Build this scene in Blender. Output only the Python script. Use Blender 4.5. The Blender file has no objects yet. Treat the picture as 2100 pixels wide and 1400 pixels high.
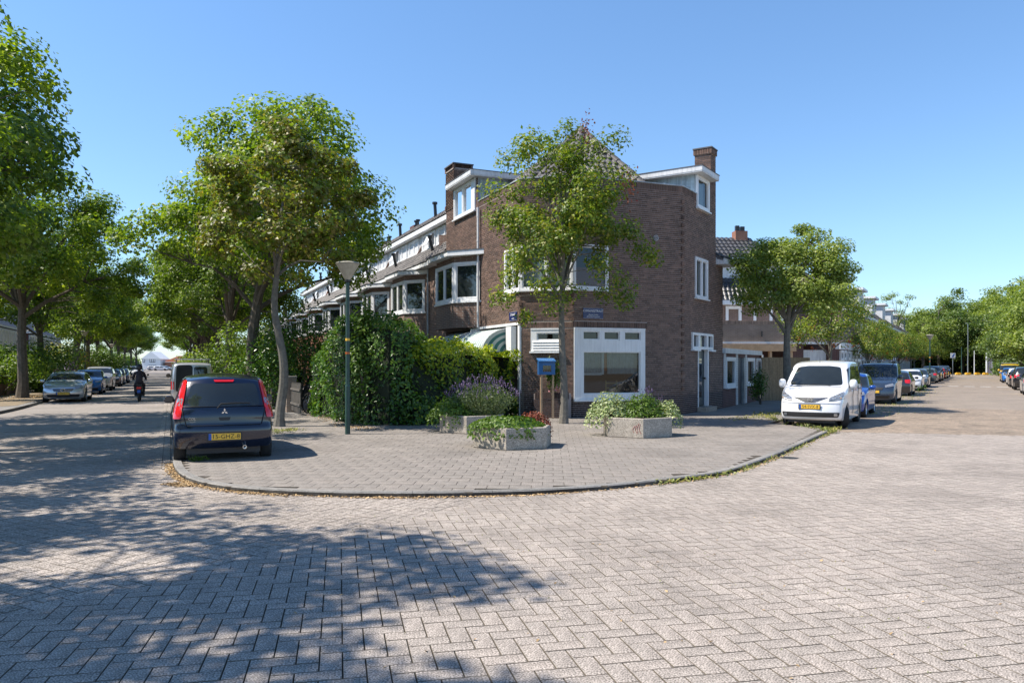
import bpy, bmesh, math, random
import numpy as np
from mathutils import Vector, Matrix
from mathutils.bvhtree import BVHTree
R = math.radians
SC = bpy.context.scene
COL = SC.collection
# ---------------------------------------------------------------- camera, sky, sun, exposure
FPX, HOR, CAMH = 1550.0, 748.0, 1.67
cam = bpy.data.cameras.new('camera'); camo = bpy.data.objects.new('camera', cam); COL.objects.link(camo)
camo.location = (0, 0, CAMH); camo.rotation_euler = (R(90), 0, 0)
cam.sensor_width = 36.0; cam.lens = 36.0 * FPX / 2100.0
cam.shift_y = (HOR - 700.0) / 2100.0
cam.clip_start = .1; cam.clip_end = 2000
SC.camera = camo
SUN_EL = 54.0; SUN_AZ = math.atan2(-.985, -.12)      # azimuth as atan2(x, y)
wd = bpy.data.worlds.new('World'); SC.world = wd; wd.use_nodes = True
nt = wd.node_tree; bg = nt.nodes['Background']
sky = nt.nodes.new('ShaderNodeTexSky'); sky.sky_type = 'NISHITA'; sky.sun_disc = False
sky.sun_elevation = R(SUN_EL); sky.sun_rotation = SUN_AZ % (2 * math.pi)
sky.air_density = 1.0; sky.dust_density = .12; sky.ozone_density = 1.6; sky.altitude = 0
hs = nt.nodes.new('ShaderNodeHueSaturation'); hs.inputs['Saturation'].default_value = 1.0
nt.links.new(sky.outputs[0], hs.inputs['Color'])
wtc = nt.nodes.new('ShaderNodeTexCoord'); wsp = nt.nodes.new('ShaderNodeSeparateXYZ'); nt.links.new(wtc.outputs['Generated'], wsp.inputs[0])
wrp = nt.nodes.new('ShaderNodeValToRGB'); we = wrp.color_ramp.elements      # clearer, bluer air than the model's default towards the horizon
we[0].position = 0; we[0].color = (.76, .92, 1.13, 1); we[1].position = 1; we[1].color = (.50, .68, .86, 1)
e3 = we.new(.16); e3.color = (.92, 1.10, 1.26, 1); e4 = we.new(.44); e4.color = (.98, 1.22, 1.40, 1)
nt.links.new(wsp.outputs[2], wrp.inputs[0])
wmx = nt.nodes.new('ShaderNodeMix'); wmx.data_type = 'RGBA'; wmx.blend_type = 'MULTIPLY'; wmx.inputs[0].default_value = 1
nt.links.new(hs.outputs[0], wmx.inputs[6]); nt.links.new(wrp.outputs[0], wmx.inputs[7]); nt.links.new(wmx.outputs[2], bg.inputs[0])
bg.inputs[1].default_value = .105
sl = bpy.data.lights.new('sun', 'SUN'); sl.energy = 5.0; sl.angle = R(.55); sl.color = (1, .925, .82)
so = bpy.data.objects.new('sun', sl); COL.objects.link(so)
sdir = Vector((math.sin(SUN_AZ) * math.cos(R(SUN_EL)), math.cos(SUN_AZ) * math.cos(R(SUN_EL)), math.sin(R(SUN_EL))))
so.rotation_euler = sdir.to_track_quat('Z', 'Y').to_euler(); so.location = (0, 0, 30)
vs = SC.view_settings; vs.view_transform = 'Standard'; vs.look = 'None'; vs.exposure = 0.64; vs.gamma = 1
try: vs.use_curve_mapping = False
except Exception: pass
SC.cycles.max_bounces = 7; SC.cycles.transparent_max_bounces = 12
# ---------------------------------------------------------------- picture -> place helpers
def gy(py, z=0): return (CAMH - z) * FPX / (py - HOR)
def gp(px, py): Y = gy(py); return Vector(((px - 1050) / FPX * Y, Y))
AL, AR = R(24.3), R(31.4)
dL = Vector((-math.sin(AL), math.cos(AL))); nL = Vector((-math.cos(AL), -math.sin(AL)))    # nL: towards the left street
dR = Vector((math.sin(AR), math.cos(AR))); nR = Vector((math.cos(AR), -math.sin(AR)))      # nR: towards the right street
def PL(c, t):   # left street: c = metres right of the right kerb, t = metres along
    return -nL * c + dL * t
def PR(c, t):
    return nR * c + dR * t
# ---------------------------------------------------------------- mesh helpers
def bpyobj(name, me, parent=None):
    o = bpy.data.objects.new(name, me); COL.objects.link(o)
    if parent is not None: o.parent = parent
    return o
def tag(o, label=None, cat=None, group=None, kind=None):
    if label: o['label'] = label
    if cat: o['category'] = cat
    if group: o['group'] = group
    if kind: o['kind'] = kind
    return o
def empty(name, loc=(0, 0, 0), rz=0, label=None, cat=None, group=None):
    o = bpy.data.objects.new(name, None); COL.objects.link(o); o.location = loc; o.rotation_euler = (0, 0, rz)
    o.empty_display_size = .2
    return tag(o, label, cat, group)
def copy_tree(o, parent=None):
    c = o.copy(); COL.objects.link(c)
    if parent is not None: c.parent = parent
    for ch in list(o.children): copy_tree(ch, c)
    return c
def smooth_by_angle(me, ang=35):
    me.shade_smooth()
    try: me.set_sharp_from_angle(angle=R(ang))
    except Exception: pass
class MB:
    def __init__(s): s.v = []; s.f = []; s.mi = []; s.cur = 0
    def add(s, vs_, fs):
        b = len(s.v); s.v += [tuple(p) for p in vs_]
        for f in fs: s.f.append(tuple(b + i for i in f)); s.mi.append(s.cur)
        return s
    def box(s, x0, x1, y0, y1, z0, z1):
        return s.add([(x0,y0,z0),(x1,y0,z0),(x1,y1,z0),(x0,y1,z0),(x0,y0,z1),(x1,y0,z1),(x1,y1,z1),(x0,y1,z1)],
                     [(3,2,1,0),(4,5,6,7),(0,1,5,4),(1,2,6,5),(2,3,7,6),(3,0,4,7)])
    def prism(s, poly, z0, z1, top=True, bot=True):
        n = len(poly); vs_ = [(p[0], p[1], z0) for p in poly] + [(p[0], p[1], z1) for p in poly]
        fs = [(i, (i+1) % n, n + (i+1) % n, n + i) for i in range(n)]
        if top: fs.append(tuple(range(n, 2*n)))
        if bot: fs.append(tuple(range(n-1, -1, -1)))
        return s.add(vs_, fs)
    def extr(s, poly, fn, t0, t1):      # poly of (a,b) swept along t; fn(a,b,t)->xyz
        n = len(poly); vs_ = [fn(a, b, t0) for a, b in poly] + [fn(a, b, t1) for a, b in poly]
        fs = [(i, (i+1) % n, n + (i+1) % n, n + i) for i in range(n)] + [tuple(range(n, 2*n)), tuple(range(n-1, -1, -1))]
        return s.add(vs_, fs)
    def tube(s, pts, rad, n=8, cap=True):
        pts = [Vector(p) for p in pts]; rings = []; b = len(s.v)
        up = Vector((0, 0, 1))
        for i, p in enumerate(pts):
            t = (pts[min(i+1, len(pts)-1)] - pts[max(i-1, 0)]).normalized()
            if i == 0:
                a = t.cross(up)
                if a.length < .2: a = t.cross(Vector((1, 0, 0)))
            else: a = pa_ - t*pa_.dot(t)
            a.normalize(); pa_ = a; c = a.cross(t)
            r = rad[i] if hasattr(rad, '__len__') else rad
            for k in range(n):
                q = 2*math.pi*k/n
                s.v.append(tuple(p + (a*math.cos(q) + c*math.sin(q))*r))
        for i in range(len(pts)-1):
            for k in range(n):
                s.f.append((b+i*n+k, b+i*n+(k+1) % n, b+(i+1)*n+(k+1) % n, b+(i+1)*n+k)); s.mi.append(s.cur)
        if cap:
            s.f.append(tuple(b+k for k in range(n-1, -1, -1))); s.mi.append(s.cur)
            s.f.append(tuple(b+(len(pts)-1)*n+k for k in range(n))); s.mi.append(s.cur)
        return s
    def lathe(s, prof, c=(0, 0, 0), n=24, axis='z'):
        b = len(s.v); m = len(prof)
        for k in range(n):
            q = 2*math.pi*k/n
            for r, h in prof:
                x, y, z = r*math.cos(q), r*math.sin(q), h
                if axis == 'y': x, y, z = x, z, y
                if axis == 'x': x, y, z = z, x, y
                s.v.append((c[0]+x, c[1]+y, c[2]+z))
        for k in range(n):
            for i in range(m-1):
                s.f.append((b+k*m+i, b+((k+1) % n)*m+i, b+((k+1) % n)*m+i+1, b+k*m+i+1)); s.mi.append(s.cur)
        return s
    def build(s, name, mat, root=None, smooth=False, sub=None, ang=35):
        me = bpy.data.meshes.new(name); v = s.v
        if sub is not None: v = [(a-sub[0], b-sub[1], c-sub[2]) for a, b, c in v]
        me.from_pydata(v, [], s.f)
        ms = mat if isinstance(mat, (list, tuple)) else [mat]
        for m_ in ms: me.materials.append(m_)
        if len(ms) > 1: me.polygons.foreach_set('material_index', s.mi)
        if smooth: smooth_by_angle(me, ang)
        me.update()
        return bpyobj(name, me, root)
class FR:        # wall frame: a along, b outward, z up
    def __init__(s, P, Q, flip=False):
        s.P = Vector(P[:2]); s.d = (Vector(Q[:2]) - s.P); s.L = s.d.length; s.d.normalize()
        s.n = Vector((s.d.y, -s.d.x)) * (-1 if flip else 1)
    def p(s, a, b, z): q = s.P + s.d*a + s.n*b; return (q.x, q.y, z)
    def box(s, mb, a0, a1, b0, b1, z0, z1):
        return mb.add([s.p(a0,b0,z0),s.p(a1,b0,z0),s.p(a1,b1,z0),s.p(a0,b1,z0),s.p(a0,b0,z1),s.p(a1,b0,z1),s.p(a1,b1,z1),s.p(a0,b1,z1)],
                     [(3,2,1,0),(4,5,6,7),(0,1,5,4),(1,2,6,5),(2,3,7,6),(3,0,4,7)])
    def ap(s, px):      # a where the picture column px meets this wall
        r = (px-1050)/FPX; return (r*s.P.y - s.P.x)/(s.d.x - r*s.d.y)
    def zp(s, px, py): a = s.ap(px); Y = s.P.y + s.d.y*a; return CAMH + (HOR-py)/FPX*Y
# ---------------------------------------------------------------- materials
def nodes(name):
    m = bpy.data.materials.new(name); m.use_nodes = True; n = m.node_tree
    return m, n, n.nodes['Principled BSDF']
def N(n, t, **kw):
    x = n.nodes.new(t)
    for k, v in kw.items():
        if k in x.inputs: x.inputs[k].default_value = v
        else: setattr(x, k, v)
    return x
def mixc(n, a, b, fac, mode='MIX'):
    x = n.nodes.new('ShaderNodeMix'); x.data_type = 'RGBA'; x.blend_type = mode
    for s, v in ((6, a), (7, b)):
        if hasattr(v, 'links'): n.links.new(v, x.inputs[s])
        else: x.inputs[s].default_value = (*v, 1)
    if hasattr(fac, 'links'): n.links.new(fac, x.inputs[0])
    else: x.inputs[0].default_value = fac
    return x.outputs[2]
def ramp(n, src, pts):
    x = n.nodes.new('ShaderNodeValToRGB'); e = x.color_ramp.elements
    while len(e) < len(pts): e.new(.5)
    for i, (p, c) in enumerate(pts): e[i].position = p; e[i].color = (*c, 1) if hasattr(c, '__len__') else (c, c, c, 1)
    n.links.new(src, x.inputs[0]); return x.outputs[0]
def M(name, col, rough=.8, var=.15, scale=3.0, bump=0.0, bscale=60.0, metal=0.0, spec=.5, coat=0.0, isl=0.0, streak=0.0):
    m, n, b = nodes(name)
    tc = N(n, 'ShaderNodeTexCoord')
    no = N(n, 'ShaderNodeTexNoise', Scale=scale, Detail=6.0, Roughness=.65); n.links.new(tc.outputs['Object'], no.inputs['Vector'])
    f = ramp(n, no.outputs['Fac'], [(.3, 1-var), (.7, 1+var*.6)])
    c = mixc(n, col, f, 1.0, 'MULTIPLY')
    if streak:
        mp = N(n, 'ShaderNodeMapping'); mp.inputs['Scale'].default_value = (9, 9, .8); n.links.new(tc.outputs['Object'], mp.inputs[0])
        n2 = N(n, 'ShaderNodeTexNoise', Scale=1.6, Detail=5.0); n.links.new(mp.outputs[0], n2.inputs['Vector'])
        c = mixc(n, c, ramp(n, n2.outputs['Fac'], [(.42, 1.0), (.7, 1-streak)]), 1.0, 'MULTIPLY')
    if isl:
        g = N(n, 'ShaderNodeNewGeometry'); oi = N(n, 'ShaderNodeObjectInfo')
        ad = N(n, 'ShaderNodeMath', operation='ADD'); n.links.new(g.outputs['Random Per Island'], ad.inputs[0]); n.links.new(oi.outputs['Random'], ad.inputs[1])
        fr = N(n, 'ShaderNodeMath', operation='FRACT'); n.links.new(ad.outputs[0], fr.inputs[0])
        c = mixc(n, c, ramp(n, fr.outputs[0], [(0, 1-isl), (1, 1+isl)]), 1.0, 'MULTIPLY')
    n.links.new(c, b.inputs['Base Color'])
    b.inputs['Roughness'].default_value = rough; b.inputs['Metallic'].default_value = metal
    b.inputs['Specular IOR Level'].default_value = spec; b.inputs['Coat Weight'].default_value = coat
    b.inputs['Coat Roughness'].default_value = .04
    if bump:
        nb = N(n, 'ShaderNodeTexNoise', Scale=bscale, Detail=4.0); n.links.new(tc.outputs['Object'], nb.inputs['Vector'])
        bu = N(n, 'ShaderNodeBump', Strength=bump, Distance=.01); n.links.new(nb.outputs['Fac'], bu.inputs['Height']); n.links.new(bu.outputs[0], b.inputs['Normal'])
    return m
def M_brick(name, c1, c2, mortar, sc=1.0):      # far brick walls; u = x+y, v = z
    m, n, b = nodes(name); tc = N(n, 'ShaderNodeTexCoord'); sp = N(n, 'ShaderNodeSeparateXYZ'); n.links.new(tc.outputs['Object'], sp.inputs[0])
    ad = N(n, 'ShaderNodeMath', operation='ADD'); n.links.new(sp.outputs[0], ad.inputs[0]); n.links.new(sp.outputs[1], ad.inputs[1])
    cb = N(n, 'ShaderNodeCombineXYZ'); n.links.new(ad.outputs[0], cb.inputs[0]); n.links.new(sp.outputs[2], cb.inputs[1])
    br = N(n, 'ShaderNodeTexBrick'); br.inputs['Scale'].default_value = sc; br.inputs['Brick Width'].default_value = .22; br.inputs['Row Height'].default_value = .066
    br.inputs['Mortar Size'].default_value = .008; br.inputs['Color1'].default_value = (*c1, 1); br.inputs['Color2'].default_value = (*c2, 1); br.inputs['Mortar'].default_value = (*mortar, 1)
    n.links.new(cb.outputs[0], br.inputs['Vector'])
    no = N(n, 'ShaderNodeTexNoise', Scale=1.3, Detail=5.0); n.links.new(tc.outputs['Object'], no.inputs['Vector'])
    c = mixc(n, br.outputs['Color'], ramp(n, no.outputs['Fac'], [(.3, .75), (.7, 1.15)]), 1.0, 'MULTIPLY')
    n.links.new(c, b.inputs['Base Color']); b.inputs['Roughness'].default_value = .9
    bu = N(n, 'ShaderNodeBump', Strength=.5, Distance=.01); n.links.new(br.outputs['Fac'], bu.inputs['Height']); bu.invert = True; n.links.new(bu.outputs[0], b.inputs['Normal'])
    return m
def M_leaf(name, cols, trans=.35, rough=.45):
    m, n, b = nodes(name); g = N(n, 'ShaderNodeNewGeometry')
    c = ramp(n, g.outputs['Random Per Island'], [(i/max(1, len(cols)-1), q) for i, q in enumerate(cols)])
    tc = N(n, 'ShaderNodeTexCoord'); no = N(n, 'ShaderNodeTexNoise', Scale=.9, Detail=3.0); n.links.new(tc.outputs['Object'], no.inputs['Vector'])
    c = mixc(n, c, ramp(n, no.outputs['Fac'], [(.35, (.78, .82, .8)), (.65, (1.25, 1.2, 1.0))]), 1.0, 'MULTIPLY')
    n.links.new(c, b.inputs['Base Color']); b.inputs['Roughness'].default_value = rough; b.inputs['Specular IOR Level'].default_value = .45
    tr = N(n, 'ShaderNodeBsdfTranslucent'); c2 = mixc(n, c, (1.6, 1.7, .6), 1.0, 'MULTIPLY'); n.links.new(c2, tr.inputs[0])
    mx = N(n, 'ShaderNodeMixShader'); mx.inputs[0].default_value = trans
    n.links.new(b.outputs[0], mx.inputs[1]); n.links.new(tr.outputs[0], mx.inputs[2])
    n.links.new(mx.outputs[0], n.nodes['Material Output'].inputs[0]); return m
def M_paint(name, col, rough=.28, metal=.0, coat=1.0): 
    m = M(name, col, rough, .04, 2.0, metal=metal, coat=coat); return m
def M_glass(name, tint=(.62, .68, .68), base=.10):
    m, n, b = nodes(name); n.nodes.remove(b)
    t = N(n, 'ShaderNodeBsdfTransparent'); t.inputs[0].default_value = (*tint, 1)
    g = N(n, 'ShaderNodeBsdfGlossy'); g.inputs['Roughness'].default_value = .015
    lw = N(n, 'ShaderNodeFresnel', IOR=1.5); ad = N(n, 'ShaderNodeMath', operation='ADD'); ad.inputs[1].default_value = base; ad.use_clamp = True
    n.links.new(lw.outputs[0], ad.inputs[0])
    mx = N(n, 'ShaderNodeMixShader'); n.links.new(ad.outputs[0], mx.inputs[0]); n.links.new(t.outputs[0], mx.inputs[1]); n.links.new(g.outputs[0], mx.inputs[2])
    n.links.new(mx.outputs[0], n.nodes['Material Output'].inputs[0]); return m
def M_speck(name, col, spk=.5, jit=.12, rough=.85, tint2=None, sscale=125.0):       # exposed-aggregate concrete
    m, n, b = nodes(name); tc = N(n, 'ShaderNodeTexCoord')
    n1 = N(n, 'ShaderNodeTexNoise', Scale=sscale, Detail=2.0); n.links.new(tc.outputs['Object'], n1.inputs['Vector'])
    n2 = N(n, 'ShaderNodeTexNoise', Scale=.55, Detail=5.0); n.links.new(tc.outputs['Object'], n2.inputs['Vector'])
    n3 = N(n, 'ShaderNodeTexNoise', Scale=7.0, Detail=5.0); n.links.new(tc.outputs['Object'], n3.inputs['Vector'])
    c = mixc(n, col, ramp(n, n1.outputs['Fac'], [(.36, .45), (.5, 1.0), (.63, 1+spk)]), 1.0, 'MULTIPLY')
    c = mixc(n, c, ramp(n, n2.outputs['Fac'], [(.32, .80), (.5, 1.0), (.68, 1.10)]), 1.0, 'MULTIPLY')
    c = mixc(n, c, ramp(n, n3.outputs['Fac'], [(.35, .88), (.65, 1.1)]), 1.0, 'MULTIPLY')
    g = N(n, 'ShaderNodeNewGeometry'); oi = N(n, 'ShaderNodeObjectInfo')
    ad = N(n, 'ShaderNodeMath', operation='ADD'); n.links.new(g.outputs['Random Per Island'], ad.inputs[0]); n.links.new(oi.outputs['Random'], ad.inputs[1])
    fr = N(n, 'ShaderNodeMath', operation='FRACT'); n.links.new(ad.outputs[0], fr.inputs[0])
    c = mixc(n, c, ramp(n, fr.outputs[0], [(0, 1-jit), (.5, 1.0), (1, (1+jit, 1+jit*.8, 1+jit*.7))]), 1.0, 'MULTIPLY')
    n.links.new(c, b.inputs['Base Color']); b.inputs['Roughness'].default_value = rough; b.inputs['Specular IOR Level'].default_value = .3
    bu = N(n, 'ShaderNodeBump', Strength=.35, Distance=.004); n.links.new(n1.outputs['Fac'], bu.inputs['Height']); n.links.new(bu.outputs[0], b.inputs['Normal'])
    return m
def M_paving(name, c1, c2, mortar, w, h, rot=0.0, bumpy=.4):     # far paving where the single stones can no longer be told apart
    m, n, b = nodes(name); tc = N(n, 'ShaderNodeTexCoord'); mp = N(n, 'ShaderNodeMapping'); mp.inputs['Rotation'].default_value = (0, 0, rot)
    n.links.new(tc.outputs['Object'], mp.inputs[0])
    br = N(n, 'ShaderNodeTexBrick'); br.inputs['Scale'].default_value = 1; br.inputs['Brick Width'].default_value = w; br.inputs['Row Height'].default_value = h
    br.inputs['Mortar Size'].default_value = .006; br.inputs['Color1'].default_value = (*c1, 1); br.inputs['Color2'].default_value = (*c2, 1); br.inputs['Mortar'].default_value = (*mortar, 1)
    n.links.new(mp.outputs[0], br.inputs['Vector'])
    no = N(n, 'ShaderNodeTexNoise', Scale=.5, Detail=6.0, Roughness=.7); n.links.new(tc.outputs['Object'], no.inputs['Vector'])
    nn = N(n, 'ShaderNodeTexNoise', Scale=14.0, Detail=4.0, Roughness=.7); n.links.new(tc.outputs['Object'], nn.inputs['Vector'])
    c = mixc(n, br.outputs['Color'], ramp(n, no.outputs['Fac'], [(.3, .78), (.7, 1.15)]), 1.0, 'MULTIPLY')
    c = mixc(n, c, ramp(n, nn.outputs['Fac'], [(.35, .85), (.65, 1.12)]), 1.0, 'MULTIPLY')
    n.links.new(c, b.inputs['Base Color']); b.inputs['Roughness'].default_value = .9
    bu = N(n, 'ShaderNodeBump', Strength=bumpy, Distance=.01); bu.invert = True; n.links.new(br.outputs['Fac'], bu.inputs['Height']); n.links.new(bu.outputs[0], b.inputs['Normal'])
    return m
def M_stripe(name, c1, c2, period=.17, axis=0):
    m, n, b = nodes(name); tc = N(n, 'ShaderNodeTexCoord'); sp = N(n, 'ShaderNodeSeparateXYZ'); n.links.new(tc.outputs['Object'], sp.inputs[0])
    md = N(n, 'ShaderNodeMath', operation='PINGPONG'); md.inputs[1].default_value = period; n.links.new(sp.outputs[axis], md.inputs[0])
    dv = N(n, 'ShaderNodeMath', operation='DIVIDE'); dv.inputs[1].default_value = period; n.links.new(md.outputs[0], dv.inputs[0])
    x = n.nodes.new('ShaderNodeValToRGB'); x.color_ramp.interpolation = 'CONSTANT'; e = x.color_ramp.elements
    for p, c in ((.2, c2), (.32, c1), (.46, c2), (.72, c1)): k = e.new(p); k.color = (*c, 1)
    e[0].color = (*c1, 1); e[-1].position = 1; e[-1].color = (*c1, 1)
    n.links.new(dv.outputs[0], x.inputs[0]); n.links.new(x.outputs[0], b.inputs['Base Color']); b.inputs['Roughness'].default_value = .9
    return m
mt = {}
mt['white'] = M('white_paint', (.78, .79, .80), .45, .07, 2, streak=.12)
mt['white2'] = M('aged_white_paint', (.66, .67, .68), .55, .12, 3, streak=.22)
mt['greyzinc'] = M('zinc_sheet', (.42, .45, .47), .5, .35, 1.5, metal=.2, streak=.3)
mt['lead'] = M('roof_felt', (.10, .10, .11), .8, .2)
mt['brick'] = M('brown_brick', (.155, .096, .073), .88, .32, 1.6, bump=.5, bscale=90, isl=.36, streak=.18)
mt['brickd'] = M('dark_plinth_brick', (.062, .040, .036), .88, .25, 2.2, bump=.5, bscale=90, isl=.22)
mt['mortar'] = M('mortar', (.33, .28, .245), .95, .2, 8)
mt['mortard'] = M('shop_mortar', (.34, .285, .26), .95, .2, 8)
mt['brickfar'] = M_brick('brown_brick_wall', (.20, .115, .085), (.15, .085, .066), (.30, .26, .23))
mt['brickorange'] = M_brick('orange_brick_wall', (.36, .125, .065), (.28, .10, .055), (.33, .26, .21))
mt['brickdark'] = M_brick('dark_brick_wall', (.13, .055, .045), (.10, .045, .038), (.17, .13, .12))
mt['brickpale'] = M_brick('pale_brown_brick_wall', (.34, .24, .175), (.29, .20, .15), (.40, .34, .28))
mt['tile'] = M('roof_tile', (.115, .105, .10), .5, .35, 3, isl=.5, spec=.4)
mt['tilebrown'] = M('brown_roof_tile', (.125, .115, .11), .6, .35, 3, isl=.3)
mt['tileshiny'] = M('glazed_roof_tile', (.05, .052, .06), .42, .2, 3, isl=.25, spec=.5)
mt['glassopq'] = M('window_glass', (.022, .028, .030), .03, .3, 1.2, spec=.9)
mt['glass'] = M_glass('thin_glass', (.55, .62, .63), .03)
mt['dark'] = M('dark_interior', (.03, .03, .03), .9, .2)
mt['black'] = M('black_metal', (.02, .02, .022), .4, .1)
mt['rubber'] = M('tyre_rubber', (.022, .022, .023), .85, .2, 20)
mt['plastic'] = M('black_plastic', (.025, .025, .027), .5, .1)
mt['rim'] = M('alloy_rim', (.45, .46, .48), .3, .1, metal=.8)
mt['chrome'] = M('chrome', (.75, .76, .78), .12, .05, metal=1.0)
mt['redlight'] = M('red_lens', (.62, .012, .018), .12, .15, 30, coat=1.0)
mt['whitelens'] = M('clear_lens', (.34, .37, .42), .08, .6, 22, metal=.35, coat=1.0)
mt['plate'] = M('yellow_plate', (.80, .48, .05), .45, .04)
mt['plateblue'] = M('blue_plate', (.02, .10, .42), .45, .05)
mt['ink'] = M('black_ink', (.012, .012, .012), .5, .02)
mt['whiteink'] = M('white_ink', (.8, .8, .82), .5, .02)
mt['signblue'] = M('enamel_blue', (.012, .022, .11), .25, .08)
mt['bark'] = M('bark', (.12, .100, .078), .95, .4, 9, bump=1.0, bscale=28)
mt['barkgrey'] = M('grey_bark', (.17, .155, .13), .95, .38, 9, bump=1.0, bscale=28)
mt['green'] = M('green_pole_paint', (.022, .060, .050), .4, .2, 4)
mt['lampglass'] = M('lamp_dish', (.46, .42, .33), .45, .2, 6, streak=.25)
mt['curtain'] = M('grey_curtain', (.42, .48, .50), .9, .2, 6)
mt['concrete'] = M_speck('washed_concrete', (.36, .32, .27), .55, .05, .95, sscale=75.0)
mt['wood'] = M('timber', (.55, .36, .21), .7, .2, 5)
mt['wooddark'] = M('weathered_wood', (.13, .115, .10), .8, .3, 8)
mt['soil'] = M('soil', (.06, .045, .032), .95, .3, 12)
mt['paver'] = M_speck('grey_pink_paver', (.310, .272, .240), .7, .06, sscale=85.0)
mt['paverb'] = M_speck('grey_tile', (.235, .212, .190), .6, .07, sscale=80.0)
mt['klinker'] = M_speck('brown_klinker', (.285, .228, .175), .4, .25, sscale=60.0)
mt['kerb'] = M_speck('kerb_concrete', (.25, .24, .225), .3, .12)
mt['joint'] = M('joint_sand', (.085, .07, .055), .98, .35, 25, bump=.4)
mt['dirtside'] = M('soiled_stone_edge', (.155, .13, .10), .95, .4, 15)
mt['roadfar'] = M_paving('grey_road_paving', (.30, .265, .24), (.27, .24, .215), (.19, .165, .145), .26, .13, R(20))
mt['klinkfar'] = M_paving('brown_road_paving', (.30, .245, .19), (.25, .205, .165), (.18, .15, .12), .24, .07, R(-31.4) )
mt['pavefar'] = M_paving('grey_pavement_paving', (.25, .232, .215), (.225, .21, .195), (.17, .155, .14), .3, .3, R(24))
mt['dirt'] = M('dry_ground', (.24, .185, .12), .98, .35, 2.5, bump=.5, bscale=20)
L_ = M_leaf
mt['maple'] = L_('maple_leaf', [(.075, .135, .014), (.125, .20, .018), (.20, .27, .024), (.29, .35, .055)], .42)
mt['mapled'] = L_('maple_leaf_dark', [(.05, .105, .013), (.09, .155, .018), (.14, .21, .024), (.21, .27, .05)], .38)
mt['brownleaf'] = L_('bronze_leaf', [(.08, .07, .018), (.12, .15, .022), (.17, .145, .03), (.24, .20, .08), (.12, .19, .02), (.20, .25, .03), (.13, .20, .02)], .36)
mt['rowan'] = L_('rowan_leaf', [(.06, .115, .018), (.10, .165, .022), (.155, .22, .028), (.22, .27, .04), (.26, .22, .04)], .38)
mt['alder'] = L_('round_tree_leaf', [(.10, .15, .028), (.15, .21, .036), (.21, .27, .05), (.29, .33, .10)], .36)
mt['forest'] = L_('forest_leaf', [(.050, .095, .022), (.08, .135, .03), (.12, .175, .04), (.155, .205, .055)], .28)
mt['hedgeleaf'] = L_('hedge_leaf', [(.024, .065, .011), (.042, .105, .014), (.07, .15, .018), (.12, .21, .03)], .24, .28)
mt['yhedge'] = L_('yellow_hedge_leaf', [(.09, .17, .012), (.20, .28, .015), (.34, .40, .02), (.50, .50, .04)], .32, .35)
mt['yellowbush'] = L_('yellow_bush_leaf', [(.25, .22, .02), (.36, .32, .03), (.22, .24, .03)], .3)
mt['lawn'] = L_('bush_leaf', [(.05, .11, .015), (.09, .16, .02), (.15, .23, .04)], .3)
mt['variegated'] = L_('variegated_leaf', [(.12, .20, .07), (.32, .38, .20), (.55, .58, .38), (.10, .17, .04)], .2)
mt['lavleaf'] = L_('lavender_leaf', [(.09, .13, .06), (.15, .19, .10), (.12, .17, .05)], .2)
mt['lavflower'] = L_('lavender_flower', [(.13, .085, .22), (.20, .13, .30), (.12, .10, .17)], .1)
mt['redplant'] = L_('red_sedum', [(.28, .05, .04), (.20, .07, .04), (.34, .10, .06)], .15)
mt['litter'] = M('dry_leaf', (.48, .33, .17), .9, .3, 30, isl=.4)
mt['weed'] = L_('weed', [(.28, .26, .09), (.18, .24, .05), (.38, .32, .16)], .2)
mt['redflower'] = L_('red_berry', [(.45, .06, .02), (.50, .16, .03)], .1)
# ---------------------------------------------------------------- ground, roads, paving
RZ = -.06
g = MB(); g.add([(-900, -300, -.40), (900, -300, -.40), (900, 1500, -.40), (-900, 1500, -.40)], [(0, 1, 2, 3)])
tag(g.build('ground', mt['dirt']), kind='structure')
kerbpx = [(354,943),(358,955),(365,965),(376,973),(392,980),(425,989),(488.6,998),(577,1004),(682,1008),(790,1009.5),(900,1009),(1010,1007),(1114,1003.6),(1257,993.6),(1364,982),(1492.5,964),(1585,933),(1631,914),(1677.7,892.8),(1708.5,879)]
arc = [gp(*p) for p in kerbpx]
KL0 = PL(0, 1); cL = -arc[0].dot(nL)
bayc = gp(1575, 867.5); cB = bayc.dot(nR)
def poly_smooth(pts, k=4):
    out = []; n = len(pts)
    for i in range(n-1):
        p0, p1, p2, p3 = pts[max(i-1, 0)], pts[i], pts[i+1], pts[min(i+2, n-1)]
        for j in range(k):
            t = j/k; out.append(.5*((2*p1)+(p2-p0)*t+(2*p0-5*p1+4*p2-p3)*t*t+(3*p1-p0-3*p2+p3)*t**3))
    out.append(pts[-1]); return out
arcs = poly_smooth(arc, 4)
edge = [PL(cL, 330)] + arcs + [bayc, PR(cB, 330)]
# one slab for the whole corner block
mb = MB(); mb.prism([(p.x, p.y) for p in edge], -.35, -.012)
pave = tag(mb.build('pavement', mt['joint']), kind='structure')
def in_poly(p, poly):
    x, y = p[0], p[1]; c = False; n = len(poly); j = n-1
    for i in range(n):
        xi, yi = poly[i][0], poly[i][1]; xj, yj = poly[j][0], poly[j][1]
        if (yi > y) != (yj > y) and x < (xj-xi)*(y-yi)/(yj-yi)+xi: c = not c
        j = i
    return c
def offset_curve(pts, d):
    out = []
    for i, p in enumerate(pts):
        t = (pts[min(i+1, len(pts)-1)] - pts[max(i-1, 0)]).normalized(); out.append(p + Vector((-t.y, t.x))*d)
    return out
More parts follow.
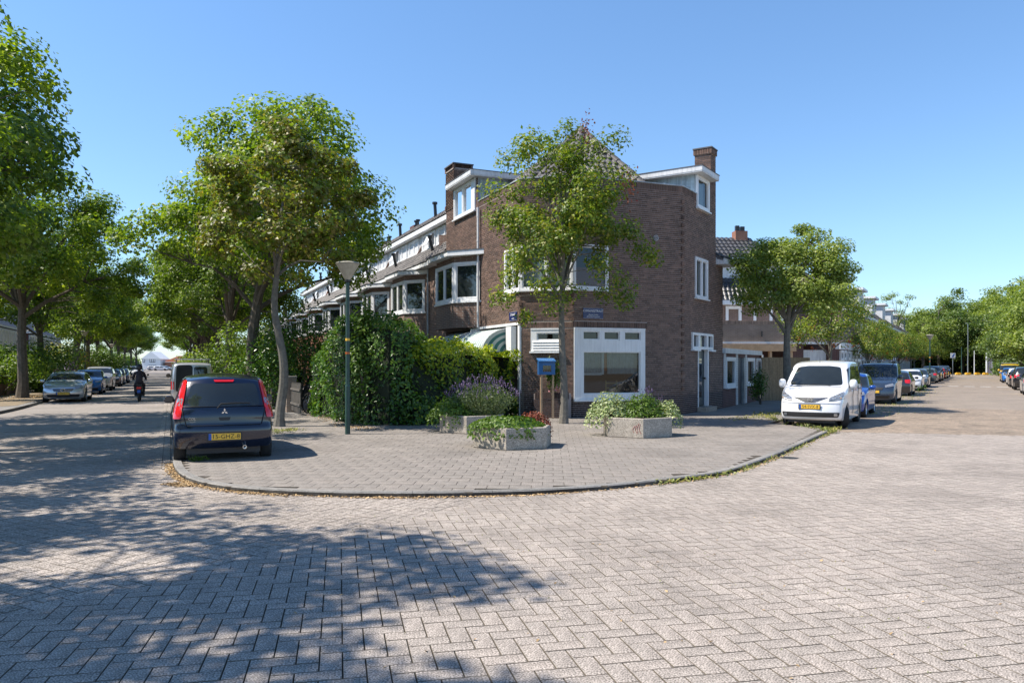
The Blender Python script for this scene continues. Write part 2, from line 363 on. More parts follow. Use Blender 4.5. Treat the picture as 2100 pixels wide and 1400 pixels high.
# road bed under the pavers and road sheets further away
def sheet(name, poly, z, mat, kind='structure'):
    m = MB(); m.prism([(p[0], p[1]) for p in poly], z-.3, z); return tag(m.build(name, mat), kind=kind)
cK = -5.4   # left kerb of the left street
joinA = gp(1640, 879); joinB = gp(2140, 889); joinC = joinA + (joinB-joinA).normalized()*18
GEOY = 23.0
road = sheet('road', [(-70, -12), (70, -12), (70, 32), (-70, 45)], RZ-.030, mt['joint'])
def farroad(name, poly, mat, z=RZ):
    m = MB(); m.prism([(p[0], p[1]) for p in poly], z-.2, z); return tag(m.build(name, mat), kind='structure')
lA = PL(0, 24.5); 
farroad('road_left_street', [PL(cL, 23.2), PL(cL, 330), PL(cK-30, 330), PL(cK-30, 23.2)], mt['roadfar'], RZ-.002)
kd = (joinB-joinA).normalized()
farroad('road_right_street', [joinA, joinC, joinC + dR*330, PR(cB-.0, 330), PR(cB-.0, 22)], mt['klinkfar'], RZ-.002)
# herringbone field fitted to the photograph
th = R(12.9); pw = .0791*CAMH
u1 = Vector((math.cos(th), math.sin(th))); v1 = Vector((math.sin(th), -math.cos(th))); P0 = Vector((.6211*CAMH, 3.0129*CAMH))
def herring(P, u, v, w, box, inside):
    out = []; x0, x1, y0, y1 = box
    cs = [Vector(q) - P for q in ((x0, y0), (x1, y0), (x0, y1), (x1, y1))]
    a = [c.dot(u)/w for c in cs]; b = [c.dot(v)/w for c in cs]
    for i in range(int(min(a))-3, int(max(a))+3):
        for j in range(int(min(b))-3, int(max(b))+3):
            k = (i - j) % 4
            if k == 0:   # horizontal stone lying between its top-left corner and two widths to the right
                c = P + u*((i+1)*w) + v*((j+.5)*w); r = 0
            elif k == 3:   # vertical stone
                c = P + u*((i+.5)*w) + v*((j+1)*w); r = 1
            else: continue
            if x0 < c.x < x1 and y0 < c.y < y1 and inside(c): out.append((c, r))
    return out
def stone(mb, c, u, v, l, w, z, ch=.0024, dp=.024, zj=.0, tl=(0, 0)):
    hl, hw = l/2, w/2
    def q(a, b, zz): p = c + u*a + v*b; return (p.x, p.y, zz + zj + tl[0]*a + tl[1]*b)
    vs_ = [q(-hl, -hw, z-dp), q(hl, -hw, z-dp), q(hl, hw, z-dp), q(-hl, hw, z-dp),
           q(-hl, -hw, z-ch), q(hl, -hw, z-ch), q(hl, hw, z-ch), q(-hl, hw, z-ch),
           q(-hl+ch, -hw+ch, z), q(hl-ch, -hw+ch, z), q(hl-ch, hw-ch, z), q(-hl+ch, hw-ch, z)]
    mb.cur = 1; mb.add(vs_, [(0,1,5,4),(1,2,6,5),(2,3,7,6),(3,0,4,7),(4,5,9,8),(5,6,10,9),(6,7,11,10),(7,4,8,11)])
    b = len(mb.v)-4; mb.cur = 0; mb.f.append((b, b+1, b+2, b+3)); mb.mi.append(0)
stone_me = {}
def stone_parts(lst, u, v, l, w, z, name, mat, parent, rnd):
    key = (name, l, w)
    if key not in stone_me:
        m = MB(); stone(m, Vector((0, 0)), Vector((1, 0)), Vector((0, 1)), l, w, 0); o = m.build(name, [mat, mt['dirtside']], parent); me = o.data; bpy.data.objects.remove(o); stone_me[key] = me
    me = stone_me[key]
    for c, r in lst:
        o = bpyobj(name, me, parent); d = u if r == 0 else v
        o.location = (c.x, c.y, z + rnd.uniform(-.0012, .0012)); o.rotation_euler = (rnd.uniform(-.005, .005), rnd.uniform(-.005, .005), math.atan2(d.y, d.x) + rnd.uniform(-.006, .006))
def lay(lst, u, v, l, w, z, name, mat, parent, rnd, npart, stuffname):
    vis = [s for s in lst if s[0].y > 3.55 and abs(s[0].x) < .677*s[0].y + .1]
    vis.sort(key=lambda s: s[0].y); part = vis[:npart]; ids = set(id(s) for s in part)
    stone_parts(part, u, v, l, w, z, name, mat, parent, rnd)
    m = MB()
    for s in lst:
        if id(s) in ids: continue
        c, r = s; a = rnd.uniform(-.006, .006)
        d = u if r == 0 else v; d = Vector((d.x*math.cos(a)-d.y*math.sin(a), d.x*math.sin(a)+d.y*math.cos(a)))
        stone(m, c, d, Vector((-d.y, d.x)), l, w, z, zj=rnd.uniform(-.0012, .0012), tl=(rnd.uniform(-.005, .005), rnd.uniform(-.007, .007)))
    tag(m.build(stuffname, [mat, mt['dirtside']], parent), kind='stuff')
rnd = random.Random(4)
bA, bB = gp(250, 1190), gp(960, 1024); bn = (bB-bA).normalized(); bn = Vector((-bn.y, bn.x))
def leftfield(c, m=0): return (c-bA).dot(bn) > -m and c.x < arc[10].x + .6 + m
def onroad(c): return any(not in_poly(c + Vector(d), edge) for d in ((.1, 0), (-.1, 0), (0, -.13), (.08, -.1), (-.08, -.1)))
def klink(c): return (c-joinA).dot(Vector((-kd.y, kd.x))) > 0 and c.x > 5
def f1(c): return onroad(c) and not leftfield(c) and not klink(c)
st1 = herring(P0, u1, v1, pw, (-9.5, 19.5, 2.6, 22), f1)
st1 = [s for s in st1 if abs(s[0].x) < .70*s[0].y + 3.2]
lay(st1, u1, v1, 2*pw-.006, pw-.006, RZ, 'paver', mt['paver'], road, rnd, 300, 'paver_field')
a2 = R(90-29); u2 = Vector((math.cos(a2), math.sin(a2))); v2 = Vector((u2.y, -u2.x))
def f2(c): return onroad(c) and leftfield(c, .22) and (c.dot(dL) < 23.2)
st2 = herring(Vector((0, 0)), u2, v2, pw, (-19, 1.5, 2.6, 24), f2)
st2 = [s for s in st2 if abs(s[0].x) < .70*s[0].y + 3.0]
lay(st2, u2, v2, 2*pw-.006, pw-.006, RZ-.006, 'paver', mt['paver'], road, rnd, 0, 'turned_paver_field')
kk = []
for j in range(-2, 130):
    for i in range(-60, 40):
        c = joinA + dR*(j*.108+.09) + nR*((i + .5*(j % 2))*.213)
        if (c-joinA).dot(Vector((-kd.y, kd.x))) > .06 and cB + .05 < c.dot(nR) < 4.6 and c.y < 36 and c.x < .70*c.y and onroad(c): kk.append((c, 0))
lay(kk, nR, dR, .205, .100, RZ, 'klinker', mt['klinker'], bpy.data.objects['road_right_street'], rnd, 0, 'klinker_field')
for k in range(90):
    pass
# the same paving carried on outside the picture, where no single stone is in view
def apron(pts):
    m = MB(); m.prism([tuple(p) for p in pts], RZ-.1, RZ-.004); m.build('road_apron', mt['roadfar'], road)
apron([(.70*2.6+3.0, 2.6), (.70*21.5+3.0, 21.5), (18.0, 21.6), (30, 27), (70, 32), (70, 2.6)]); apron([(-70, 2.6), (-70, 26), (-22.4, 23.0), (-19.2, 22.9), (-.70*2.6-2.8, 2.6)]); apron([(-70, -12), (70, -12), (70, 2.599), (-70, 2.599)])
# corner pavement: 30 cm tiles in running bond, inside the kerb band
KW = .13
inner = offset_curve(arcs, KW)
if not in_poly(inner[20], edge): KS = -1; inner = offset_curve(arcs, -KW)
else: KS = 1
inner2 = offset_curve(arcs, KS*(KW+.02))
ed2 = [PL(cL+KW+.02, 330)] + inner2 + [bayc + dR*.2 - nR*.1, PR(cB-KW, 330)]
ct = gp(1140, 868)
ut = Vector((math.cos(R(-3)), math.sin(R(-3)))); vt = Vector((-ut.y, ut.x)); tl = []
def tile_ok(c):
    if in_poly(c, ed2): return True
    q = [c + ut*a*.15 + vt*b*.15 for a in (-1, 1) for b in (-1, 1)]
    return any(in_poly(p, ed2) for p in q) and all(in_poly(p, edge) for p in q)
for j in range(-50, 100):
    for i in range(-60, 70):
        c = Vector((0, 14)) + ut*((i + (.5 if j % 2 else 0))*.302) + vt*(j*.302)
        if 9 < c.y < 25.5 and abs(c.x) < .70*c.y + .3 and tile_ok(c): tl.append((c, 0))
def in_house(c): return False
lay(tl, ut, vt, .2975, .2975, 0, 'paving_tile', mt['paverb'], pave, rnd, 300, 'paving_tile_field')
mb = MB(); mb.prism([(p.x, p.y) for p in [PL(cL+.2, 27), PL(cL+.2, 330), PR(cB-.2, 330), PR(cB-.2, 24.5), PR(cB-2.5, 25.0)]], -.01, -.002)
tag(mb.build('pavement_beyond', mt['pavefar']), kind='structure')
# kerb stones along the arc
acc = 0; seg = [(arcs[0], inner[0])]; cnt = 0
for i in range(1, len(arcs)):
    acc += (arcs[i]-arcs[i-1]).length; seg.append((arcs[i], inner[i]))
    if acc > .95 or i == len(arcs)-1:
        m = MB(); n = len(seg)
        o_ = [s[0] for s in seg]; n_ = [s[1] for s in seg]
        d0 = (o_[1]-o_[0]).normalized()*.006; o_[0] = o_[0]+d0; n_[0] = n_[0]+d0
        oc = [o + (q-o).normalized()*.015 for o, q in zip(o_, n_)]
        vs_ = [(p.x, p.y, RZ-.05) for p in o_] + [(p.x, p.y, -.012) for p in o_] + [(p.x, p.y, .006) for p in oc] + [(p.x, p.y, .005) for p in n_] + [(p.x, p.y, -.05) for p in n_]
        fs = []
        for r_ in range(4):
            for k in range(n-1): fs.append((r_*n+k, r_*n+k+1, (r_+1)*n+k+1, (r_+1)*n+k))
        fs += [tuple(r_*n for r_ in range(5)), tuple(r_*n+n-1 for r_ in range(4, -1, -1))]
        m.add(vs_, fs); m.build('kerb_stone', mt['kerb'], pave, smooth=True); cnt += 1
        seg = [(arcs[i], inner[i])]; acc = 0
kb = MB(); fL = FR(PL(cL, 12.6), PL(cL, 40)); 
for k in range(26):
    m = MB(); F = FR(PL(cL, 0), PL(cL, 1), flip=False); t0 = arc[0].dot(dL) + .02 + k*1.0
    s = -1
    p_ = [PL(cL, t0), PL(cL+KW, t0), PL(cL+KW, t0+.99), PL(cL, t0+.99)]; m.prism([(p.x, p.y) for p in p_], -.1, .005); m.build('kerb_stone', mt['kerb'], pave)
    t0 = bayc.dot(dR) + k*1.0
    m = MB(); p_ = [PR(cB-KW, t0), PR(cB, t0), PR(cB, t0+.99), PR(cB-KW, t0+.99)]; m.prism([(p.x, p.y) for p in p_], -.1, .005); m.build('kerb_stone', mt['kerb'], pave)
# gutter course of stones in the left street beside the kerb
m = MB(); t0 = arc[0].dot(dL) - .6
for k in range(120):
    for r_ in range(2): stone(m, PL(cL-.10-r_*.13, t0+k*.265+.13*r_), dL, nL, .255, .124, RZ+.006)
tag(m.build('gutter_course', [mt['paver'], mt['dirtside']], road), kind='stuff')
# left block pavement
lb = [PL(cK, 330), PL(cK, gp(95, 820).dot(dL)+2)]
lb += poly_smooth([PL(cK, gp(95, 820).dot(dL)+1.9), gp(97, 819), gp(60, 831), gp(0, 845), gp(-120, 866), gp(-400, 885), gp(-900, 890)], 4)
lb += [Vector((-120, 20)), Vector((-220, 300))]
mb = MB(); mb.prism([(p.x, p.y) for p in lb], -.3, .03); tag(mb.build('pavement_left_block', mt['pavefar']), kind='structure')
ed = poly_smooth([gp(97, 819), gp(60, 831), gp(0, 845), gp(-120, 866)], 4); ei = offset_curve(ed, .17)
if not in_poly(ei[3], lb): ei = offset_curve(ed, -.17)
mb = MB(); mb.prism([(p.x, p.y) for p in ed + ei[::-1]], -.1, .045); mb.build('kerb_stone', mt['kerb'], bpy.data.objects['pavement_left_block'])
mb = MB(); mb.prism([tuple(PL(cK+.0, 38.5)), tuple(PL(cK, 330)), tuple(PL(cK-.17, 330)), tuple(PL(cK-.17, 38.5))], -.1, .045); mb.build('kerb_stone', mt['kerb'], bpy.data.objects['pavement_left_block'])
# sandy strip at the left trees
mb = MB(); mb.prism([tuple(PL(cK-.25, 36.0)), tuple(PL(cK-.25, 200)), tuple(PL(cK-1.9, 200)), tuple(PL(cK-1.9, 34))], -.1, .036); tag(mb.build('earth_strip', mt['dirt']), kind='structure')
# right block pavement
mb = MB(); mb.prism([tuple(PR(4.6, 36)), tuple(PR(4.6, 330)), tuple(PR(60, 330)), tuple(PR(60, 36))], -.3, .0); tag(mb.build('pavement_right_block', mt['pavefar']), kind='structure')
# white road marks across the right street
def mark(c0, c1, t0, t1):
    m = MB(); m.prism([tuple(PR(c0, t0)), tuple(PR(c1, t0)), tuple(PR(c1, t1)), tuple(PR(c0, t1))], RZ-.002, RZ+.003); return m
rt = gp(1960, 790.5).dot(dR)
m = MB()
for k in range(5):
    c0 = -2.9 + k*1.12; q = mark(c0, c0+.75, rt, rt+.45)
    m.add(q.v, q.f)
m.build('road_mark', M('road_paint', (.7, .7, .68), .8, .3, 4), bpy.data.objects['road_right_street'])
m = mark(-2.9, 2.3, 118, 121); m.build('cross_street_mark', M('grey_asphalt', (.16, .16, .17), .9), bpy.data.objects['road_right_street'])
# manhole at the kerb
m = MB(); c = gp(1618, 932); m.lathe([(0, .0), (.17, .0), (.17, -.02)], (c.x, c.y, RZ+.004), 24); m.build('drain_cover', mt['black'], road)
# ---------------------------------------------------------------- corner house
B_ = Vector((.27, 24.67)); C_ = Vector((1.95, 24.19)); D_ = Vector((5.795, 25.67)); A_ = B_ + dL*7.28
d4 = Vector((math.sin(R(33.6)), math.cos(R(33.6))))
E_ = D_ + d4*3.43; E2 = D_ + d4*4.2
TOP = 7.72
house = empty('corner_house', (C_.x, C_.y, 0), 0, 'brown brick corner house with angled facade and tiled pyramid roof', 'house')
HS = (C_.x, C_.y, 0)
# walls run with the outward side to the right-hand normal: from right to left as seen from the street
F1 = FR(B_, A_, True); F2 = FR(C_, B_, True); F3 = FR(C_, D_); F4 = FR(D_, E_)
for F in (F1, F2, F3, F4):
    m_ = F.p(F.L/2, 1, 0); ctr = Vector((3.0, 28.5))
    if (Vector(m_[:2]) - ctr).length < (Vector(F.p(F.L/2, 0, 0)[:2]) - ctr).length: F.n = -F.n
HW = pw and None
def wall_cells(F, a0, a1, z0, z1, ops, b0=-.25, b1=-.010):
    As = sorted(set([a0, a1] + [max(a0, min(a1, q)) for o in ops for q in o[:2]])); Zs = sorted(set([z0, z1] + [max(z0, min(z1, q)) for o in ops for q in o[2:4]]))
    m = MB()
    for j in range(len(Zs)-1):
        run = None
        for i in range(len(As)-1):
            ca, cz = (As[i]+As[i+1])/2, (Zs[j]+Zs[j+1])/2
            hole = any(o[0] < ca < o[1] and o[2] < cz < o[3] for o in ops)
            if not hole: run = [As[i], As[i+1]] if run is None else [run[0], As[i+1]]
            if (hole or i == len(As)-2) and run: F.box(m, run[0], run[1], b0, b1, Zs[j], Zs[j+1]); run = None
    return m
BH, BL = .066, .22
def sub_iv(iv, cuts):
    out = [iv]
    for c0, c1 in cuts:
        nx = []
        for a, b in out:
            if c1 <= a or c0 >= b: nx.append((a, b)); continue
            if a < c0: nx.append((a, c0))
            if c1 < b: nx.append((c1, b))
        out = nx
    return out
def brick5(F, m, a0, a1, z0, z1, b1, b0=-.012):
    m.add([F.p(a0,b0,z0),F.p(a1,b0,z0),F.p(a1,b0,z1),F.p(a0,b0,z1),F.p(a0+.003,b1,z0+.003),F.p(a1-.003,b1,z0+.003),F.p(a1-.003,b1,z1-.003),F.p(a0+.003,b1,z1-.003)],
          [(0,1,5,4),(1,2,6,5),(2,3,7,6),(3,0,4,7),(4,5,6,7)])
def bricks(F, a0, a1, z0, z1, ops, seed, soldiers=(), plinth=.62, toothA=False, toothB=False):
    rn = random.Random(seed); L = []
    nz = int(round((z1-z0)/BH))
    for r in range(nz):
        za = z0 + r*BH; zb = za + BH - .0135
        cuts = [(o[0], o[1]) for o in ops if o[2] < zb and o[3] > za] + [(s[0], s[1]) for s in soldiers if s[2] < zb - .01 and s[3] > za + .01]
        off = (r % 2)*BL/2 + (.055 if (r//2) % 3 == 0 else 0)
        e1 = a1 + (.035 if toothB and r % 4 < 2 and .7 < za < z1-.6 else 0)
        x = a0 - off
        while x < e1:
            s0, s1 = max(x, a0), min(x+BL-.011, e1)
            if x+BL > e1-.03: s1 = e1
            if s1-s0 > .02:
                for a, b in sub_iv((s0, s1), cuts):
                    if b-a > .02: L.append((a, b, za, zb, rn.uniform(-.002, .003), za < plinth))
            x += BL
    for s in soldiers:
        x = s[0]
        while x < s[1]-.02:
            L.append((x, min(x+BH-.011, s[1]), s[2]+.002, s[3]-.010, rn.uniform(0, .004), False)); x += BH
    return L
def put_bricks(F, L, root, npart=0, focus=None, sub=HS):
    part = []
    if npart:
        full = [b for b in L if not b[5]]; full.sort(key=lambda b: abs((b[0]+b[1])/2-focus[0])*.8 + abs(b[2]-focus[1])); part = full[:npart]
    ids = set(map(id, part)); ma, mbk = MB(), MB()
    for b in part:
        m = MB(); brick5(F, m, *b[:5]); m.build('brick', mt['brick'], root, sub=sub)
    for b in L:
        if id(b) not in ids: brick5(F, mbk if b[5] else ma, *b[:5])
    if ma.f: tag(ma.build('brickwork', mt['brick'], root, sub=sub), kind='stuff')
    if mbk.f: tag(mbk.build('plinth_brickwork', mt['brickd'], root, sub=sub), kind='stuff')
def wbox(F, name, mat, root, a0, a1, b0, b1, z0, z1, sub=HS):
    m = MB(); F.box(m, a0, a1, b0, b1, z0, z1); return m.build(name, mat, root, sub=sub)
def window(F, root, a0, a1, z0, z1, panes=((0, 1, 0, 1),), fw=.06, dp=.03, sub=HS, glass='glass', frame='white', sill=True, sash=.035, curtain=None, name='window'):
    """frame with one box per border and per gap, panes given as fractions of the opening"""
    m = MB(); ps = []
    for p in panes:
        ps.append((a0+(a1-a0)*p[0]+fw*(.5 if p[0] else 1), a0+(a1-a0)*p[1]-fw*(.5 if p[1] < 1 else 1), z0+(z1-z0)*p[2]+fw*(.5 if p[2] else 1), z0+(z1-z0)*p[3]-fw*(.5 if p[3] < 1 else 1)))
    fm = wall_cells(F, a0, a1, z0, z1, ps, -.08, dp)
    m.add(fm.v, fm.f)
    for p in ps:      # sash bars
        s = sash
        if p[1]-p[0] > .2:
            F.box(m, p[0], p[1], -.06, dp-.022, p[2], p[2]+s); F.box(m, p[0], p[1], -.06, dp-.022, p[3]-s, p[3])
            F.box(m, p[0], p[0]+s, -.06, dp-.022, p[2]+s, p[3]-s); F.box(m, p[1]-s, p[1], -.06, dp-.022, p[2]+s, p[3]-s)
    if sill: F.box(m, a0-.04, a1+.04, -.02, dp+.06, z0-.05, z0-.002)
    w = m.build(name, mt[frame], root, sub=sub)
    for p in ps:
        q = MB(); q.add([F.p(p[0]-.005, -.03, p[2]-.005), F.p(p[1]+.005, -.03, p[2]-.005), F.p(p[1]+.005, -.03, p[3]+.005), F.p(p[0]-.005, -.03, p[3]+.005)], [(0, 1, 2, 3)])
        q.build('pane', mt[glass], w, sub=sub)
    if curtain:
        c0, c1, k0, k1, mn = curtain; q = MB(); n = 26; A0, A1, Z0, Z1 = a0+(a1-a0)*c0, a0+(a1-a0)*c1, z0+(z1-z0)*k0, z0+(z1-z0)*k1
        for i in range(n+1):
            a = A0+(A1-A0)*i/n; b = -.16 + .012*math.sin(i*2.1)
            q.v += [F.p(a, b, Z0), F.p(a, b, Z1)]
        for i in range(n): q.f.append((2*i, 2*i+2, 2*i+3, 2*i+1)); q.mi.append(0)
        q.build('curtain', mt[mn], w, sub=sub)
    return w
# --- openings
zb3 = lambda py, F=F3, px=1250: F.zp(px, py)
Wa0, Wa1 = .03, F3.ap(1322); Wz0, Wz1 = F3.zp(1250, 818), F3.zp(1250, 672.5)
Ua1 = F3.ap(1247); Uz0, Uz1 = 4.10, 5.55
sa0, sa1 = F2.ap(1153), F2.ap(1089); sa0, sa1 = min(sa0, sa1), max(sa0, sa1); sz0, sz1 = F2.zp(1110, 720), F2.zp(1110, 673)
Fa0, Fa1 = F4.ap(1425), F4.ap(1450)
ops3 = [(Wa0, Wa1, Wz0, Wz1), (0, Ua1, Uz0, Uz1)]
ops2 = [(sa0, sa1, sz0, sz1), (0, F2.L, Uz0, Uz1)]
U1 = F1.ap(1036)
da0, da1 = 3.95, 6.25
ops1 = [(0, U1, Uz0, Uz1), (da0, da1+.0, 7.45, 8.75)]
ta0, ta1, tz0, tz1 = F4.ap(1418), F4.ap(1460), 2.22, 2.80
dra0, dra1 = F4.ap(1431), F4.ap(1452)
k0, k1 = F4.ap(1428), F4.ap(1453)
ops4 = [(Fa0, Fa1, 4.05, 5.48), (ta0, ta1, tz0, tz1), (dra0, dra1, .16, tz0), (k0, k1, 7.22, 8.4)]
SH = .20
sold3 = [(0, F3.L, TOP-SH, TOP-.0), (0, Wa1+.1, Wz1+.01, Wz1+SH), (0, Ua1, Uz1+.01, Uz1+SH)]
sold2 = [(0, F2.L, TOP-SH, TOP), (0, F2.L, sz1+.01, sz1+SH), (0, F2.L, Uz1+.01, Uz1+SH)]
sold1 = [(0, 3.74, TOP-SH, TOP), (0, U1, Uz1+.01, Uz1+SH)]
sold4 = [(0, k0, TOP-SH, TOP)]
for F, ops, z0 in ((F3, ops3, 0), (F2, ops2, 0), (F4, ops4, 0)):
    wall_cells(F, 0, F.L, z0, TOP, [(max(.004, o[0]), min(F.L-.004, o[1]), o[2], o[3]) for o in ops]).build('wall', mt['mortard' if F is not F2 else 'mortar'], house, sub=HS)
wall_cells(F1, 0, F1.L, 3.05, TOP, ops1).build('wall', mt['mortar'], house, sub=HS)
wall_cells(F1, 6.25, F1.L, TOP, 8.6, []).build('wall', mt['mortar'], house, sub=HS)
F1lo = FR(F1.p(0, -.9, 0), F1.p(1, -.9, 0)); F1lo.n = F1.n
m = MB(); F1.box(m, 0, F1.L, -1.15, -.9, 0, 3.05); m.build('wall', mt['brickfar'], house, sub=HS)
put_bricks(F3, bricks(F3, 0, F3.L, 0, TOP-SH, ops3, 1, sold3, toothB=True), house, 300, (2.0, 1.3))
put_bricks(F2, bricks(F2, 0, F2.L, 0, TOP-SH, ops2, 2, sold2), house)
put_bricks(F4, bricks(F4, 0, F4.L, 0, TOP-SH, ops4, 3, sold4) + bricks(F4, k1, F4.L, TOP-SH, 8.9, [], 33), house)
put_bricks(F1, bricks(F1, 0, F1.L, 3.08, TOP-SH, ops1, 4, sold1) + bricks(F1, 3.74, F1.L, TOP-SH, 8.66, ops1, 44), house)
wall_cells(F4, k1, F4.L, TOP, 8.9, []).build('wall', mt['mortard'], house, sub=HS)
# toothed brick corners: small proud bricks every fourth course
for F, a in ((F3, F3.L), (F2, F2.L), (F2, 0.0)):
    z = .8 if F is F3 else 3.08
    while z < TOP-.5:
        if not (Uz0-.1 < z < Uz1+.05 and F is F2): m = MB(); F.box(m, a-.05 if a > 0 else -.045, a+.045, -.05, .045 if F is F3 else .025, z, z+.12); m.build('toothed_brick', mt['brick'], house, sub=HS)
        z += .264
# coping
def coping(F, a0, a1, z, nm='coping'):
    m = MB(); F.box(m, a0, a1, -.27, .03, z+.002, z+.035); m.build(nm, mt['greyzinc'], house, sub=HS)
coping(F3, 0, F3.L, TOP); coping(F2, 0.0, F2.L, TOP+.003); coping(F4, 0.02, k0, TOP+.002); coping(F1, 0, 3.7, TOP+.001)
# closing walls and floors behind
Bk = [A_, A_ + nL*-6, E2 + Vector((-3, 5)), E_]
m = MB(); inner_ = [F1.p(0, -.35, 0), F2.p(0, -.35, 0), F3.p(F3.L, -.35, 0), F4.p(F4.L, -.3, 0), (7, 33, 0), (0, 36, 0), F1.p(F1.L, -.3, 0)]
m.prism([(p[0], p[1]) for p in inner_], 2.95, 3.05); m.prism([(p[0], p[1]) for p in inner_], 6.6, 6.7)
m.build('floor_slab', mt['dark'], house, sub=HS)
bw = FR((7.9, 30.2), (-3.2, 33.5)); m = MB(); bw.box(m, .1, bw.L, -.1, .1, 0, 7.4); m.build('rear_wall', mt['brickfar'], house, sub=HS)
m = MB(); pp = FR(F3.p(0, -3, 0), F3.p(3.6, -3, 0)); pp.box(m, -1.5, pp.L, -.1, 0, .05, 2.9); pp.box(m, -1.5, pp.L+.8, -.1, 0, 3.1, 6.5); m.build('room_wall', M('room_paint', (.11, .12, .13), .9), house, sub=HS)
# --- windows
def px2f(F, W, pxa, pxb, pya, pyb):     # picture box -> fractions of the opening
    a0, a1, z0, z1 = W; A, B2 = F.ap(pxa), F.ap(pxb)
    return ((A-a0)/(a1-a0), (B2-a0)/(a1-a0), (F.zp(1250, pyb)-z0)/(z1-z0), (F.zp(1250, pya)-z0)/(z1-z0))
def window_px(F, root, W, boxes, curtain=None, dp=.04):
    a0, a1, z0, z1 = W; m = MB(); ps = []
    for b in boxes: f = px2f(F, W, *b); ps.append((a0+(a1-a0)*f[0], a0+(a1-a0)*f[1], z0+(z1-z0)*f[2], z0+(z1-z0)*f[3]))
    fm = wall_cells(F, a0, a1, z0, z1, ps, -.10, dp); m.add(fm.v, fm.f)
    for p in ps:
        s = .03; 
        F.box(m, p[0], p[1], -.08, dp-.03, p[2], p[2]+s); F.box(m, p[0], p[1], -.08, dp-.03, p[3]-s, p[3]); F.box(m, p[0], p[0]+s, -.08, dp-.03, p[2]+s, p[3]-s); F.box(m, p[1]-s, p[1], -.08, dp-.03, p[2]+s, p[3]-s)
    F.box(m, a0-.03, a1+.03, -.02, dp+.07, z0-.06, z0-.002)
    F.box(m, a0, a1, dp-.01, dp+.015, z1-.05, z1+.0)
    w = m.build('shop_window', mt['white'], root, sub=HS)
    for p in ps:
        q = MB(); q.add([F.p(p[0]-.003, -.05, p[2]-.003), F.p(p[1]+.003, -.05, p[2]-.003), F.p(p[1]+.003, -.05, p[3]+.003), F.p(p[0]-.003, -.05, p[3]+.003)], [(0, 1, 2, 3)]); q.build('pane', mt['glass'], w, sub=HS)
    return w, ps
W = (Wa0, Wa1, Wz0, Wz1)
sw, ps = window_px(F3, house, W, [(1195, 1228, 679.5, 697), (1238, 1270, 679.5, 697), (1280, 1313, 679.5, 697), (1195.5, 1312.5, 721, 807)])
p = ps[3]
def curt(a0, a1, z0, z1, mat, b=-.2, nm='curtain', F=F3, root=sw):
    q = MB(); n = 30
    for i in range(n+1): a = a0+(a1-a0)*i/n; bb = b+.015*math.sin(i*1.7); q.v += [F.p(a, bb, z0), F.p(a, bb, z1)]
    for i in range(n): q.f.append((2*i, 2*i+2, 2*i+3, 2*i+1)); q.mi.append(0)
    q.build(nm, mat, root, sub=HS)
zc = p[2]+(p[3]-p[2])*.47
curt(p[0], p[0]+(p[1]-p[0])*.36, zc+.05, p[3], mt['curtain']); curt(p[0]+(p[1]-p[0])*.47, p[1], zc, p[3], mt['curtain'])
m = MB(); F3.box(m, p[0]+(p[1]-p[0])*.36, p[0]+(p[1]-p[0])*.40, -.24, -.15, zc-.02, p[3]); F3.box(m, p[0], p[0]+(p[1]-p[0])*.36, -.24, -.15, zc-.04, zc+.04); m.build('inner_frame', mt['white'], sw, sub=HS)
m = MB(); F3.box(m, p[0]+(p[1]-p[0])*.415, p[0]+(p[1]-p[0])*.455, -.23, -.19, zc+.1, p[3]-.05); m.build('wall_hanging', M('orange_cloth', (.4, .1, .04), .8, .5, 20), sw, sub=HS)
m = MB(); a_ = p[0]+(p[1]-p[0])*.53
for z in (.62, .78, .94): F3.box(m, a_, a_+.45, -.6, -.56, z+.1, z+.14)
for a in (a_, a_+.41): F3.box(m, a, a+.04, -.6, -.56, .4, 1.15)
m.build('chair_back', M('yellow_wood', (.5, .36, .10), .6), sw, sub=HS)
# upper corner window over three walls
def uw(F, a0, a1, n, curtain=None):
    return window(F, house, a0, a1, Uz0, Uz1, [(i/n, (i+1)/n, 0, 1) for i in range(n)], fw=.07, dp=.04, curtain=curtain, name='corner_window')
w = uw(F3, .0, Ua1, 1); 
mo = M_stripe('orange_blind', (.45, .10, .035), (.30, .06, .03), .05, 2)
q = MB(); q.add([F3.p(.1, -.12, Uz0+.12), F3.p(Ua1-.1, -.12, Uz0+.12), F3.p(Ua1-.1, -.12, Uz0+.72), F3.p(.1, -.12, Uz0+.72)], [(0, 1, 2, 3)]); q.build('blind', mo, w, sub=HS)
uw(F2, 0, F2.L, 2, (.0, 1, .1, .95, 'white2')); uw(F1, 0, U1, 2)
# small ground-floor window with louvred panel
w, ps = window_px(F2, house, (sa0, sa1, sz0, sz1), [(1101, 1149, 681, 696)]) if F2.ap(1101) < F2.ap(1149) else window_px(F2, house, (sa0, sa1, sz0, sz1), [(1149, 1101, 681, 696)])
w.name = 'window'
m = MB(); zz = sz0
for k in range(4): 
    z = sz0+.02+k*.085; m.add([F2.p(sa0+.06, .05, z), F2.p(sa1-.06, .05, z), F2.p(sa1-.06, .075, z+.01), F2.p(sa0+.06, .075, z+.01), F2.p(sa0+.06, .045, z+.08), F2.p(sa1-.06, .045, z+.08)], [(0,1,2,3),(3,2,5,4)])
m.build('louvre', mt['white'], w, sub=HS)
